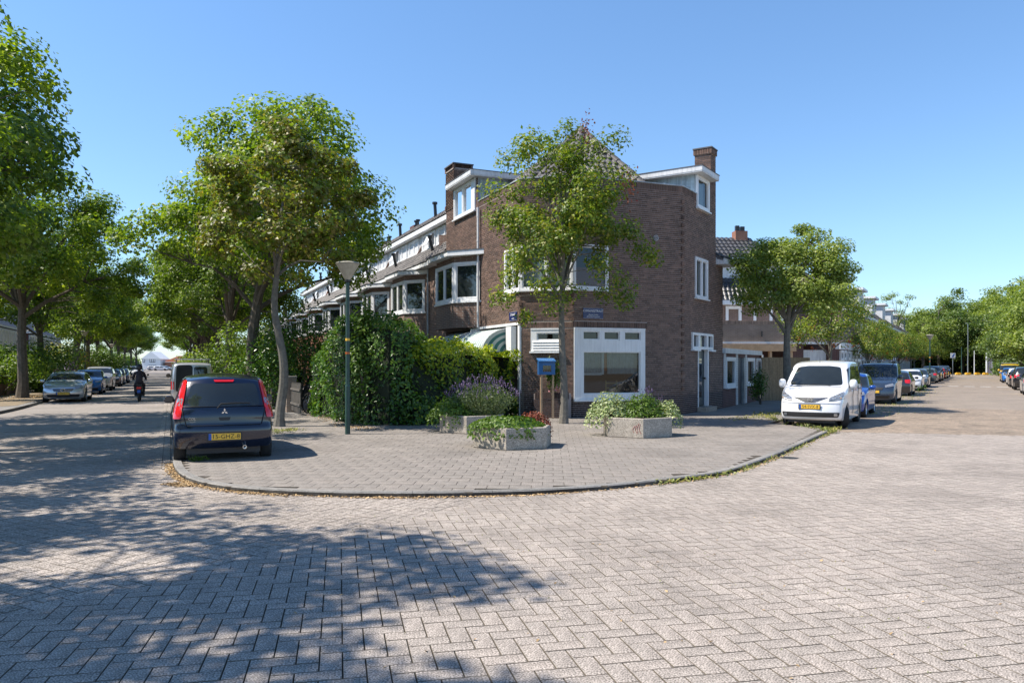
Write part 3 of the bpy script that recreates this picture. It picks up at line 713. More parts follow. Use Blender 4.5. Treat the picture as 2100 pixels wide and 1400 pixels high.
# facet 4 window, transom and door
window(F4, house, Fa0, Fa1, 4.05, 5.48, [(0, .52, 0, 1), (.52, 1, 0, 1)], fw=.07, dp=.05, curtain=(.5, .95, .05, .95, 'white2'))
m = MB(); tr = wall_cells(F4, ta0, ta1, tz0, tz1, [(ta0+.08, ta0+.08+(ta1-ta0)*.22, tz0+.1, tz1-.08), (ta0+(ta1-ta0)*.34, ta0+(ta1-ta0)*.66, tz0+.1, tz1-.08), (ta1-.08-(ta1-ta0)*.22, ta1-.08, tz0+.1, tz1-.08)], -.1, .06)
m.add(tr.v, tr.f); F4.box(m, ta0-.06, dra0-.03, 0, .14, tz0-.06, tz0-.002); F4.box(m, dra1+.03, ta1+.06, 0, .14, tz0-.06, tz0-.002); w = m.build('fanlight', mt['white'], house, sub=HS)
q = MB(); q.add([F4.p(ta0+.05, -.04, tz0+.05), F4.p(ta1-.05, -.04, tz0+.05), F4.p(ta1-.05, -.04, tz1-.05), F4.p(ta0+.05, -.04, tz1-.05)], [(0,1,2,3)]); q.build('pane', mt['glassopq'], w, sub=HS)
m = MB(); F4.box(m, dra0, dra0+.07, -.12, .02, .16, tz0); F4.box(m, dra1-.12, dra1, -.14, .03, .16, tz0); m.build('door_frame', mt['white'], house, sub=HS)
dd = wbox(F4, 'door', M('dark_green_door', (.018, .035, .04), .35), house, dra0+.08, dra1-.13, -.15, -.10, .2, tz0-.02)
m = MB(); F4.box(m, dra0+.35, dra1-.4, -.10, -.085, .5, 1.9); m.build('door_panel', mt['glassopq'], dd, sub=HS)
m = MB(); F4.box(m, dra1-.24, dra1-.18, -.10, -.02, 1.15, 1.22); m.build('handle', mt['black'], dd, sub=HS)
m = MB(); F4.box(m, dra0-.05, dra1+.05, -.12, .32, 0, .17); m.build('doorstep', mt['concrete'], house, sub=HS)
# round vent on facet 3, street name plates
a, z = F3.ap(1345), F3.zp(1345, 488)
m = MB()
for r0, r1 in ((.075, .095), (.03, .045)):
    n = 28; b = len(m.v)
    for k in range(n):
        q = 2*math.pi*k/n
        for rr, bb in ((r0, .004), (r0, .02), (r1, .02), (r1, .004)): m.v.append(F3.p(a+rr*math.cos(q), bb, z+rr*math.sin(q)))
    for k in range(n):
        for i in range(3): m.f.append((b+4*k+i, b+4*((k+1) % n)+i, b+4*((k+1) % n)+i+1, b+4*k+i+1)); m.mi.append(0)
m.build('round_vent', mt['greyzinc'], house, sub=HS)
def text_mesh(txt, size, mat, name, parent, mtx, ext=.002, align='CENTER'):
    cu = bpy.data.curves.new(name, 'FONT'); cu.body = txt; cu.size = size; cu.align_x = align; cu.align_y = 'CENTER'; cu.extrude = ext; cu.resolution_u = 2
    o = bpy.data.objects.new(name, cu); COL.objects.link(o); dg = bpy.context.evaluated_depsgraph_get(); me = bpy.data.meshes.new_from_object(o.evaluated_get(dg)); bpy.data.objects.remove(o)
    me.transform(mtx); me.materials.clear(); me.materials.append(mat); return bpyobj(name, me, parent)
def fr_mtx(F, a, b, z, sub=(0, 0, 0)):
    o = F.p(a, b, z); x = F.d; y = Vector((0, 0, 1)); zz = F.n
    s = 1
    mm = Matrix(((x.x, 0, zz.x, o[0]-sub[0]), (x.y, 0, zz.y, o[1]-sub[1]), (0, 1, 0, o[2]-sub[2]), (0, 0, 0, 1)))
    if Vector((x.x, x.y, 0)).cross(Vector((0, 0, 1))).dot(Vector((zz.x, zz.y, 0))) < 0: mm = mm @ Matrix.Diagonal((-1, 1, 1, 1))
    return mm
def name_plate(F, a, z, w, h, lines, label):
    o = F.p(a, 0, z); t = empty('street_sign', o, 0, label, 'street sign'); s = o
    m = MB(); F.box(m, a-w/2, a+w/2, .004, .02, z-h/2, z+h/2); m.build('plate', mt['signblue'], t, sub=s)
    m = MB()
    for a0, a1, z0, z1 in ((-w/2+.008, w/2-.008, h/2-.012, h/2-.008), (-w/2+.008, w/2-.008, -h/2+.008, -h/2+.012)): F.box(m, a+a0, a+a1, .02, .021, z+z0, z+z1)
    m.build('border', mt['whiteink'], t, sub=s)
    for txt, dz, sz in lines: text_mesh(txt, sz, mt['whiteink'], 'lettering', t, fr_mtx(F, a, .022, z+dz, s))
name_plate(F3, F3.ap(1216), F3.zp(1216, 642.5), .72, .34, [('COMANSSTRAAT', .075, .094), ('HENDRIK COMAN', -.045, .042), ('GEESTELIJKE TE HAARLEM', -.105, .042)], 'dark blue enamel street name plate on the brick wall above the shop window')
name_plate(F1, F1.ap(1053), F1.zp(1053, 648.5), .62, .30, [('STRAAT', .05, .11), ('HAARLEM', -.075, .045)], 'small dark blue street name plate on the brick wall above the awning end')
# drainpipe on facet 1 with brackets
a = F1.ap(985.5); o = F1.p(a, .1, 0)
m = MB(); m.tube([(o[0], o[1], 3.05), (o[0], o[1], 7.45)], .045, 10); m.tube([(o[0], o[1], 7.1), (o[0], o[1], 7.45)], .055, 10)
for z in (3.6, 4.9, 6.2): m.tube([(o[0], o[1], z), (o[0], o[1], z+.05)], .056, 10)
m.build('drainpipe', mt['white2'], house, smooth=True, sub=HS)
# chimneys
def chimney(F, a0, a1, b0, b1, z0, z1, seed):
    m = MB(); F.box(m, a0+.01, a1-.01, b0+.01, b1-.01, z0, z1-.2); F.box(m, a0-.03, a1+.03, b0-.03, b1+.03, z1-.2, z1-.15)
    c = m.build('chimney', mt['mortard'], house, sub=HS)
    X = MB()
    p00, p10, p11, p01 = (Vector(F.p(*q, 0)[:2]) for q in ((a0, b0), (a1, b0), (a1, b1), (a0, b1)))
    for P, Q in ((p01, p11), (p00, p01), (p10, p00), (p11, p10)):
        G = FR(P, Q); cc = (p00+p11)/2
        if (Vector(G.p(G.L/2, 1, 0)[:2])-cc).length < (Vector(G.p(G.L/2, 0, 0)[:2])-cc).length: G.n = -G.n
        for b in bricks(G, 0, G.L, z0, z1-.2, [], seed, (), -9): brick5(G, X, *b[:5])
        Gs = FR(G.p(-.04, .04, 0), G.p(G.L+.04, .04, 0)); Gs.n = G.n
        for b in bricks(Gs, 0, Gs.L, 0, 0, [], seed, [(0, Gs.L, z1-.2, z1)], -9): brick5(Gs, X, *b[:5], b0=-.06)
    tag(X.build('chimney_brickwork', mt['brick'], c, sub=HS), kind='stuff')
    m = MB(); F.box(m, a0-.06, a1+.06, b0-.06, b1+.06, z1+.002, z1+.05); m.build('chimney_cap', mt['lead'], c, sub=HS)
chimney(F4, 2.86, 3.42, -.62, 0.0, 8.0, 9.72, 61)
chimney(F1, 6.28, 7.26, -.75, .02, 8.0, 9.75, 62)
# pyramid roof of tiles
def tile_slope(P0_, P1_, P2_, P3_, root, mat, tw=.22, tl_=.30, name='roof_tile', npart=0, sub=(0, 0, 0), base=True, th_=.030, limit=None):
    """pantiles on the quad P0-P1 (eave, left to right) to P3-P2 (ridge)"""
    P0_, P1_, P2_, P3_ = map(Vector, (P0_, P1_, P2_, P3_))
    e = (P1_-P0_); W_ = e.length; e.normalize(); up = (P3_-P0_) ; up = (up - e*up.dot(e)); 
    up2 = (P2_-P1_); H_ = up.length; up.normalize(); nn = e.cross(up)
    if nn.z < 0: nn = -nn
    la = (P3_-P0_).dot(e); lb_ = (P2_-P0_).dot(e)
    rows = max(1, int(round(H_/tl_))); tl2 = H_/rows; M0 = MB(); k = 0; rn = random.Random(5)
    for r in range(rows):
        f = (r+.5)/rows; x0 = la*f; x1 = W_ + (lb_-W_)*f
        n = max(1, int(round((x1-x0)/tw))); w2 = (x1-x0)/n
        for c in range(n):
            a0 = x0+c*w2; prof = [(0, .0), (.12, .5), (.3, 1), (.5, .75), (.72, .12), (1, 0)]
            m = M0 if k >= npart else MB(); b = len(m.v); j = rn.uniform(-.003, .003)
            for s_, lift in ((0, th_+.012), (1, 0.004)):
                for pf, ph in prof:
                    q = P0_ + e*(a0+w2*pf) + up*(r*tl2 - .02 + s_*(tl2+.035)) + nn*(ph*th_*1.5+lift+j); m.v.append((q.x, q.y, q.z))
            for pf, ph in prof:
                q = P0_ + e*(a0+w2*pf) + up*(r*tl2-.02) + nn*(ph*th_*1.2-.002+j); m.v.append((q.x, q.y, q.z))
            for i in range(5): m.f.append((b+i, b+i+1, b+7+i, b+6+i)); m.f.append((b+12+i, b+13+i, b+1+i, b+i)); m.mi += [0, 0]
            if m is not M0: m.build(name, mat, root, sub=sub)
            k += 1
    if M0.f: o = tag(M0.build(name+'_field', mat, root, sub=sub), kind='stuff')
    if base: 
        m = MB(); d = nn*-.01; m.add([tuple(p+d) for p in (P0_, P1_, P2_, P3_)] + [tuple(p+d*12) for p in (P0_, P1_, P2_, P3_)], [(0,1,2,3),(7,6,5,4),(0,4,5,1),(1,5,6,2),(2,6,7,3),(3,7,4,0)]); m.build('roof_deck', mt['lead'], root, sub=sub)
def ridge(P, Q, root, mat, n=None, sub=(0,0,0), r=.10):
    P, Q = Vector(P), Vector(Q); L = (Q-P).length; n = n or int(L/.34); d = (Q-P)/n; dn = d.normalized(); side = dn.cross(Vector((0,0,1))).normalized(); upv = side.cross(dn)
    for k in range(n):
        m = MB(); b = 0
        for s_, rr in ((0, r*1.12), (1.12, r*.92)):
            for i in range(7):
                q = math.pi*(i/6); c = P + d*(k+s_) + side*rr*math.cos(q) + upv*(rr*math.sin(q)*.8-.01); m.v.append((c.x, c.y, c.z))
        for i in range(6): m.f.append((i, i+1, i+8, i+7)); m.mi.append(0)
        m.f.append(tuple(range(6, -1, -1))); m.mi.append(0)
        m.build('ridge_tile', mat, root, smooth=True, sub=sub)
apex = Vector((2.52, 27.6, 10.25)); RB = 7.55
rp = [Vector((.2, 25.35, RB)), Vector((1.95, 24.75, RB)), Vector((4.75, 25.75, RB)), Vector((6.5, 29.0, RB)), Vector((-1.6, 29.6, RB))]
tile_slope(rp[1], rp[2], apex+Vector((.01, 0, 0)), apex-Vector((.01, 0, 0)), house, mt['tilebrown'], npart=150, sub=HS)
tile_slope(rp[0], rp[1], apex+Vector((.01, 0, 0)), apex-Vector((.01, 0, 0)), house, mt['tilebrown'], sub=HS)
tile_slope(rp[4], rp[0], apex, apex+Vector((0, .01, 0)), house, mt['tilebrown'], sub=HS)
tile_slope(rp[2], rp[3], apex+Vector((0, .01, 0)), apex, house, mt['tilebrown'], sub=HS)
for q in (rp[0], rp[1], rp[2]): ridge(q+Vector((0, 0, .03)), apex+Vector((0, 0, .05)), house, mt['tilebrown'], sub=HS, r=.13)
m = MB(); m.prism([(p[0], p[1]) for p in inner_], 7.40, 7.52); m.build('flat_roof', mt['lead'], house, sub=HS)
# dormers
def dormer(F, a0, a1, inb, zt, zb, slab_over, wmat, root, sub=HS):
    m = MB(); F.box(m, a0, a0+.04, -inb, -.02, zb, zt); F.box(m, a1-.04, a1, -inb, -.02, zb, zt); d = m.build('dormer', mt[wmat], root, sub=sub)
    m = MB()
    for k in range(int(inb/.5)): F.box(m, a0-.008, a0, -.5*k-.06, -.5*k-.03, zb, zt); 
    m.build('sheet_joint', mt['greyzinc'], d, sub=sub)
    m = MB(); F.box(m, a0-slab_over, a1+slab_over*.6, -inb, .32, zt, zt+.035); F.box(m, a0-slab_over-.012, a1+slab_over*.6+.012, -inb, .332, zt+.037, zt+.20); m.build('dormer_roof', mt['white2'], d, sub=sub)
    m = MB(); F.box(m, a0-slab_over-.03, a1+slab_over*.6+.03, -inb, .35, zt+.202, zt+.225); m.build('roof_felt', mt['lead'], d, sub=sub)
    return d
zincblue = mt['sheetblue'] = M('streaked_sheet', (.40, .50, .54), .5, .5, 2.2, streak=.35)
d4_ = dormer(F4, k0-.02, k1+.03, 4.5, 8.42, 7.3, .30, 'sheetblue', house)
window(F4, house, k0, k1, 7.26, 8.41, [(0, 1, 0, 1)], fw=.09, dp=.05, curtain=(0.1, .9, .05, .95, 'curtain'))
d1_ = dormer(F1, da0, da1, 3.5, 8.68, 7.5, .30, 'sheetblue', house)
window(F1, house, da0, da1, 7.46, 8.66, [(0, .14, 0, 1), (.14, .57, 0, 1), (.57, 1, 0, 1)][1:] , fw=.09, dp=.05, curtain=(.1, .95, .05, .95, 'white2'))
m = MB(); ls = F4.p(k0-.06, -1.2, 8.15); m.lathe([(0, 0), (.07, 0), (.08, .05), (.05, .1), (0, .1)], (ls[0], ls[1], ls[2]), 12); m.build('wall_lamp', mt['white'], house, smooth=True, sub=HS)
# low part at the right end with white box gutter
G5 = FR(E_, D_+d4*4.25); G5.n = F4.n
G5s = FR(G5.p(0, -.1, 0), G5.p(G5.L, -.1, 0)); G5s.n = F4.n
wall_cells(G5, 0, G5.L, 0, 5.45, []).build('wall', mt['mortard'], house, sub=HS); put_bricks(G5, bricks(G5, 0, G5.L, 0, 5.45, [], 9), house)
m = MB(); G5.box(m, .02, G5.L+.35, -.6, .38, 5.46, 5.66); m.build('box_gutter', mt['white2'], house, sub=HS)
m = MB(); G5.box(m, .02, G5.L+.37, -.6, .40, 5.662, 5.68); m.build('gutter_felt', mt['lead'], house, sub=HS)
t0_, t1_ = G5.p(.02, .3, 5.69), G5.p(1.6, .3, 5.69)
tile_slope(t0_, t1_, G5.p(1.6, -1.6, 6.6), G5.p(.02, -1.6, 6.6), house, mt['tilebrown'], sub=HS)
# fascia, posts and awnings of the ground floor on facet 1
m = MB(); F1.box(m, .06, 4.4, -.3, .05, 2.98, 3.06); m.build('fascia', mt['white'], house, sub=HS)
m = MB(); F1.box(m, -.02, .12, -.1, .04, 0, 2.95); m.build('post', mt['white'], house, sub=HS)
m = MB(); F1.box(m, .20, .62, .05, .24, 1.80, 2.93); m.build('awning_box', mt['white'], house, sub=HS)
m = MB(); F1.box(m, 3.55, 3.72, -.2, .3, 0, 2.97); m.build('post', mt['white2'], house, sub=HS)
stripe = M_stripe('green_striped_canvas', (.60, .64, .62), (.06, .20, .19), .19, 0)
def awning(F, a0, a1, label):
    o = F.p(a0, 0, 0); t = empty('awning', (o[0], o[1], 2.1), math.atan2(F.d.y, F.d.x), label, 'awning', 'striped awnings on the corner house')
    w = a1-a0; s = 1 if F.n.dot(Vector((-F.d.y, F.d.x))) > 0 else -1; m = MB(); n = 9; hp = []
    for i in range(n+1):
        q = math.pi/2*i/n; hp.append((1.05*math.sin(q)*s, .80*math.cos(q)))
    for x in (0, w):
        m.v += [(x, y, z) for y, z in hp]
    for i in range(n): m.f.append((i, i+1, n+2+i, n+1+i)); m.mi.append(0)
    me_o = m.build('canvas', stripe, t, smooth=True)
    for x, nm in ((0, 'side_canvas'), (w, 'side_canvas')):
        m = MB(); k = 7
        for r in range(k+1):
            for y, z in hp: m.v.append((x + .0, y*(r/k), z*(r/k)))
        for r in range(k):
            for i in range(n): m.f.append((r*(n+1)+i, r*(n+1)+i+1, (r+1)*(n+1)+i+1, (r+1)*(n+1)+i)); m.mi.append(0)
        m.build(nm, sidestripe, t)
    m = MB(); m.tube([(x, y, z) for x, (y, z) in zip([w]*(n+1), hp)], .02, 6); m.tube([(0, y, z) for y, z in hp], .02, 6); m.tube([(0, hp[-1][0], hp[-1][1]), (w, hp[-1][0], hp[-1][1])], .025, 6); m.build('hoop', mt['white2'], t)
def M_rings(name, c1, c2):
    m, n, b = nodes(name); tc = N(n, 'ShaderNodeTexCoord'); mp = N(n, 'ShaderNodeMapping'); mp.inputs['Scale'].default_value = (0, 1, 1.31); n.links.new(tc.outputs['Object'], mp.inputs[0])
    ln = N(n, 'ShaderNodeVectorMath', operation='LENGTH'); n.links.new(mp.outputs[0], ln.inputs[0])
    md = N(n, 'ShaderNodeMath', operation='PINGPONG'); md.inputs[1].default_value = .12; n.links.new(ln.outputs['Value'], md.inputs[0])
    dv = N(n, 'ShaderNodeMath', operation='GREATER_THAN'); dv.inputs[1].default_value = .06; n.links.new(md.outputs[0], dv.inputs[0])
    n.links.new(mixc(n, c1, c2, dv.outputs[0]), b.inputs['Base Color']); b.inputs['Roughness'].default_value = .9; return m
sidestripe = M_rings('green_ring_canvas', (.45, .50, .50), (.05, .16, .16))
awning(F1, .72, 3.45, 'large green and white striped quarter-round awning nearest the corner, above the yellow hedge')
awning(F1, 3.9, 5.6, 'smaller shaded green striped awning left of the white post, behind the dark hedge')
# bay windows -------------------------------------------------------------
def bay(root, wall, roofm, local=True, bx=0.0, sub=(0, 0, 0), glass='glassopq', zb=3.06, frame='white', seed=0, bw=2.1):
    """local frame: x along the street (away), y towards the street, near corner of the street face at bx"""
    m = MB(); P = [(bx-.91, 0), (bx, .72), (bx+bw, .72), (bx+bw+.75, 0)]
    fr = [FR(P[i], P[i+1]) for i in range(3)]
    for f in fr:
        if f.n.y < 0: f.n = -f.n
    bb = MB(); bb.prism([P[0], P[1], P[2], P[3]], zb, 3.98); b = bb.build('bay_brickwork', wall, root)
    st = MB(); st.prism([(bx-1.0, 0), (bx-.02, .78), (bx+bw+.02, .78), (bx+bw+.85, 0)], 3.985, 4.05); st.build('bay_sill', mt[frame], root)
    for i, f in enumerate(fr):
        n = {0: 1, 1: 2, 2: 1}[i]
        window(f, root, .02, f.L-.02, 4.055, 5.50, [(k/n, (k+1)/n, 0, 1) for k in range(n)], fw=.11, dp=.02, sub=(0,0,0), glass=glass, frame=frame, sill=False, name='bay_window')
    hd = MB(); hd.prism([(bx-.85, 0), (bx, .68), (bx+bw, .68), (bx+bw+.7, 0)], 5.505, 5.72); hd.build('bay_head', wall, root)
    inn = MB(); inn.prism([(bx-.6, 0), (bx, .48), (bx+bw, .48), (bx+bw+.5, 0)], 4.06, 5.49); inn.build('bay_interior', mt['dark'], root)
    rf = MB(); rf.prism([(bx-1.25, 0), (bx-.15, 1.02), (bx+bw+.15, 1.02), (bx+bw+1.1, 0)], 5.722, 5.90); r_ = rf.build('bay_roof', mt[frame], root)
    rf = MB(); rf.prism([(bx-1.28, 0), (bx-.15, 1.06), (bx+bw+.15, 1.06), (bx+bw+1.13, 0)], 5.903, 5.925); rf.build('bay_felt', mt['lead'], r_)
rzL = math.atan2(dL.y, dL.x)
bayroot = empty('bay', (B_.x, B_.y, 0), rzL); bayroot.parent = house; bayroot.location = (B_.x-C_.x, B_.y-C_.y, 0)
# the bay's pieces belong to the corner house directly: build locally, then bake the turn into the meshes
def bake_to(rootfrom, target, sub):
    mtx = Matrix.Rotation(rootfrom.rotation_euler.z, 4, 'Z'); mtx.translation = Vector((rootfrom.location.x, rootfrom.location.y, 0))
    for ch in list(rootfrom.children):
        for o in [ch] + list(ch.children): o.data.transform(mtx)
        ch.parent = target
    bpy.data.objects.remove(rootfrom)
bay(bayroot, mt['brickfar'], None, bx=4.40)
bake_to(bayroot, house, HS)
# ---------------------------------------------------------------- row houses of the left street
def row_house(label, wall='brickfar', frame='white', bays=True, w=6.0, tile='tile', seed=0):
    rn = random.Random(seed)
    t = empty('row_house', (0, 0, 0), 0, label, 'house', 'row houses with bay windows left of the corner house')
    m = MB(); m.box(0, w, -8, -.0, 0, 5.95); m.build('wall', mt[wall], t)
    if bays: bay(t, mt[wall], None, bx=3.72, zb=0.0, frame=frame)
    m = MB(); m.box(0, w, .0, .42, 5.93, 6.08); m.box(0, w, .30, .42, 6.082, 6.12); m.build('gutter', mt[frame], t)
    tile_slope((0, .40, 6.09), (w, .40, 6.09), (w, -.75, 7.12), (0, -.75, 7.12), t, mt[tile], tw=.21, tl_=.27)
    # ribbon of dormer windows
    F = FR((0.0, -.78), (w, -.78)); F.n = Vector((0, 1))
    m = MB(); F.box(m, 0.02, w-.02, -.6, -.02, 7.05, 7.98); m.build('dormer', mt['white2'], t)
    segs = [(.25, 1.9), (2.3, 3.3), (3.7, 5.6)]
    for i, (a, b) in enumerate(segs):
        n = 2 if b-a > 1.2 else 1
        window(F, t, a, b, 7.18, 7.90, [(k/n, (k+1)/n, 0, 1) for k in range(n)], fw=.06, dp=.03, sub=(0,0,0), glass='glassopq', frame='white', sill=True, name='dormer_window')
    # one sash standing open
    m = MB(); m.add([(4.0, -.72, 7.84), (4.7, -.72, 7.84), (4.7, -.45, 7.28), (4.0, -.45, 7.28), (4.0, -.75, 7.83), (4.7, -.75, 7.83), (4.7, -.48, 7.27), (4.0, -.48, 7.27)], [(0,1,2,3),(7,6,5,4),(0,4,5,1),(1,5,6,2),(2,6,7,3),(3,7,4,0)]); m.build('open_sash', mt['white'], t)
    m = MB(); m.box(0, w, -.9, -.50, 8.0, 8.20); m.build('dormer_fascia', mt['white'], t)
    tile_slope((0, -.52, 8.22), (w, -.52, 8.22), (w, -1.55, 9.0), (0, -1.55, 9.0), t, mt[tile], tw=.21, tl_=.27)
    m = MB(); m.prism([(0, 0)], 0, 0) if 0 else m.add([(0, -1.55, 8.98), (w, -1.55, 8.98), (w, -8, 5.95), (0, -8, 5.95)], [(0,1,2,3)]); m.build('rear_roof', mt['lead'], t)
    m = MB(); m.add([(w, 0, 5.95), (w, -1.55, 8.95), (w, -8, 5.95), (w-.1, 0, 5.95), (w-.1, -1.55, 8.95), (w-.1, -8, 5.95)], [(0,1,2),(5,4,3),(0,3,4,1),(1,4,5,2)]); m.build('gable', mt[wall], t)
    m = MB(); m.box(w-.9, w-.1, -2.6, -2.0, 8.3, 9.5); c = m.build('chimney', mt['brickdark'], t)
    for k in range(2):
        m = MB(); m.tube([(w-.7+k*.35, -2.3, 9.5), (w-.7+k*.35, -2.3, 9.8)], .07, 8); m.tube([(w-.7+k*.35, -2.3, 9.76), (w-.7+k*.35, -2.3, 9.85)], .13, 8); m.build('chimney_pot', mt['black'], c)
    x = 2.0+rn.uniform(-.5, .8)
    m = MB(); m.tube([(x, -.3, 6.7), (x, -.15, 7.35)], .075, 8); m.tube([(x, -.15, 7.33), (x, -.14, 7.45)], .11, 8); m.build('flue_pipe', mt['black'], t)
    m = MB(); m.tube([(x+2, -1.1, 8.5), (x+2, -1.05, 9.35)], .08, 8); m.tube([(x+2, -1.05, 9.3), (x+2, -1.05, 9.4)], .13, 8); m.build('flue_pipe', mt['black'], t)
    m = MB(); m.tube([(2.2, .08, 0), (2.2, .08, 5.95)], .045, 8); m.build('drainpipe', mt['greyzinc'], t)
    # ground floor: door and window
    F = FR((0, 0), (w, 0)); F.n = Vector((0, 1))
    m = MB(); F.box(m, .5, 1.5, .002, .06, .1, 2.5); m.build('door', mt['white2'], t)
    return t
labs = ['brown brick row house directly joined to the left of the tall corner house', 'brown row house second from the corner house, bay beside the lamp dish',
        'brown row house third from the corner house, bay hidden behind the lamp post', 'row house fourth from the corner house, bay rising over the ivy bush',
        'reddish row house fifth from the corner house, bay over the dark bushes', 'reddish row house sixth from the corner house', 'last reddish row house of the terrace beside the tree trunk']
h0 = row_house(labs[0]); h1 = row_house(labs[4], 'brickorange')
for i in range(7):
    o = (h0 if i == 0 else h1 if i == 4 else copy_tree(h0 if i < 4 else h1)); p = B_ + dL*(7.30 + 6.02*i)
    o.location = (p.x, p.y, 0); o.rotation_euler.z = rzL; o['label'] = labs[i]
# hipped houses further down the left street, both sides
def hip_house(label, w=9, d=8, eave=5.3, ridge_z=8.7, wall='brickorange', tile='tileshiny', group=None, wins=((1, 2.4), (4, 5.6), (7, 8.2)), ribbon=False):
    t = empty('hipped_house', (0, 0, 0), 0, label, 'house', group)
    m = MB(); m.box(0, w, -d, 0, 0, eave); m.build('wall', mt[wall], t)
    hw = d/2; e = .35
    a, b, c, e_ = (-e, e, eave+.05), (w+e, e, eave+.05), (w+e, -d-e, eave+.05), (-e, -d-e, eave+.05)
    r0, r1 = (hw*.8, -hw, ridge_z), (w-hw*.8, -hw, ridge_z)
    tile_slope(a, b, r1, r0, t, mt[tile], tw=.30, tl_=.36, th_=.04); tile_slope(b, c, r1, (r1[0]-.01, r1[1], r1[2]), t, mt[tile], tw=.30, tl_=.36, th_=.04)
    tile_slope(e_, a, r0, (r0[0]+.01, r0[1], r0[2]), t, mt[tile], tw=.30, tl_=.36, th_=.04)
    m = MB(); m.add([c, e_, r0, r1], [(0,1,2,3)]); m.build('rear_roof', mt['lead'], t)
    m = MB(); m.box(-e, w+e, e-.06, e+.06, eave-.08, eave+.08); m.box(-e-.06, -e+.06, -d-e, e-.061, eave-.08, eave+.08); m.box(w+e-.06, w+e+.06, -d-e, e-.061, eave-.08, eave+.08); m.build('gutter', mt['white'], t)
    F = FR((0, 0), (w, 0)); F.n = Vector((0, 1)); G = FR((0, -d), (0, 0)); G.n = Vector((-1, 0)); H_ = FR((w, 0), (w, -d)); H_.n = Vector((1, 0))
    for f, ws in ((F, wins), (G, ((1.2, 2.6), (5, 6.4))), (H_, ((1.2, 2.6), (5, 6.4)))):
        for x0, x1 in ws:
            window(f, t, x0, x1, 3.4, 4.9, [(0, .5, 0, 1), (.5, 1, 0, 1)], fw=.09, dp=.04, sub=(0,0,0), glass='glassopq', name='window')
            window(f, t, x0, x1, .7, 2.5, [(0, .5, 0, 1), (.5, 1, 0, 1)], fw=.09, dp=.04, sub=(0,0,0), glass='glassopq', name='window')
    if ribbon:
        m = MB(); m.box(w*.15, w+.0, .05, .62, 2.95, 3.25); m.box(w*.15, w, .05, .60, 3.252, 4.95); rb = m.build('white_bay_ribbon', mt['white2'], t)
        F2_ = FR((w*.15, .60), (w, .60)); F2_.n = Vector((0, 1)); n = int(w/1.3)
        for k in range(n): window(F2_, t, .15+k*1.25, 1.15+k*1.25, 3.5, 4.8, fw=.08, dp=.03, sub=(0,0,0), glass='glassopq', name='ribbon_window', sill=False)
    m = MB(); m.box(r0[0]-.3, r0[0]+.4, r0[1]-.3, r0[1]+.3, ridge_z-.5, ridge_z+.7); m.build('chimney', mt['brickdark'], t)
    return t
hh = hip_house('orange brick house with hipped glazed-tile roof behind the crooked tree trunk', w=7, d=9)
p = B_ + dL*56; hh.location = (p.x, p.y, 0); hh.rotation_euler.z = rzL
hh2 = hip_house('second hipped tile roof house further down the tree-lined street on the right', w=12, d=9)
p = B_ + dL*68 ; hh2.location = (p.x, p.y, 0); hh2.rotation_euler.z = rzL
hh3 = copy_tree(hh2); hh3['label'] = 'third hipped house deep in the tree-lined street behind the right-hand trunks'; p = B_ + dL*86; hh3.location = (p.x, p.y, 0)
lw = [hip_house('dark brick end house with large glazed tile roof at the left edge, behind the hedge', w=16, d=9, eave=4.7, ridge_z=9.3, wall='brickdark', group='houses on the left of the tree-lined street', wins=((6, 7.6), (10.5, 12)))]
o = lw[0]; p = PL(-14.6, 50+16); o.location = (p.x, p.y, 0); o.rotation_euler.z = rzL + math.pi
hl2 = hip_house('long dark brick terrace house with white bay ribbon behind the second left trunk', w=26, d=9, eave=5.2, ridge_z=8.2, wall='brickdark', group='houses on the left of the tree-lined street', ribbon=True, wins=((2, 3.2),))
p = PL(-14.2, 93); hl2.location = (p.x, p.y, 0); hl2.rotation_euler.z = rzL + math.pi
hl3 = copy_tree(hl2); hl3['label'] = 'farther dark brick terrace with white bay ribbon, left side beyond the yellow bush'; p = PL(-14.2, 123); hl3.location = (p.x, p.y, 0)
# white house closing the street
def end_house():
    Y = 300; t = empty('white_house', ((310-1050)/FPX*Y, Y, 0), 0, 'small white gabled house with arched window at the end of the tree-lined street', 'house')
    t.location.z = -1.2
    s = Y/FPX; w = 19*s
    m = MB(); m.prism([(-w, 0), (w, 0), (w, 8), (-w, 8)], 0, 5.2); m.build('wall', mt['white'], t)
    m = MB(); m.add([(-w-.3, -.3, 5.2), (w+.3, -.3, 5.2), (0, -.3, 8.2), (-w-.3, 8, 5.2), (w+.3, 8, 5.2), (0, 8, 8.2)], [(0,1,2),(5,4,3),(0,2,5,3),(1,4,5,2)]); m.build('gable', mt['white'], t)
    F = FR((-w, 0), (w, 0)); F.n = Vector((0, -1))
    window(F, t, w-.6, w+1.6, 3.9, 5.9, [(0, .33, 0, 1), (.33, .66, 0, 1), (.66, 1, 0, 1)], fw=.12, dp=.05, sub=(0,0,0), glass='glassopq', frame='black')
    window(F, t, w-1.0, w+2.0, .8, 2.8, [(0, .33, 0, 1), (.33, .66, 0, 1), (.66, 1, 0, 1)], fw=.12, dp=.05, sub=(0,0,0), glass='glassopq', frame='black')
    window(F, t, .3, 1.2, 3.9, 5.3, fw=.12, dp=.05, sub=(0,0,0), glass='glassopq', frame='black')
    h = hip_house('low orange-roofed brick house beside the white house at the street end', w=26, d=9, eave=4, ridge_z=6.5, tile='redtile'); h.location = (t.location.x + w + .8 + 26, Y+2, -1.2); h.rotation_euler.z = math.pi
mt['redtile'] = M('orange_roof_tile', (.30, .10, .05), .7, .2)
end_house()
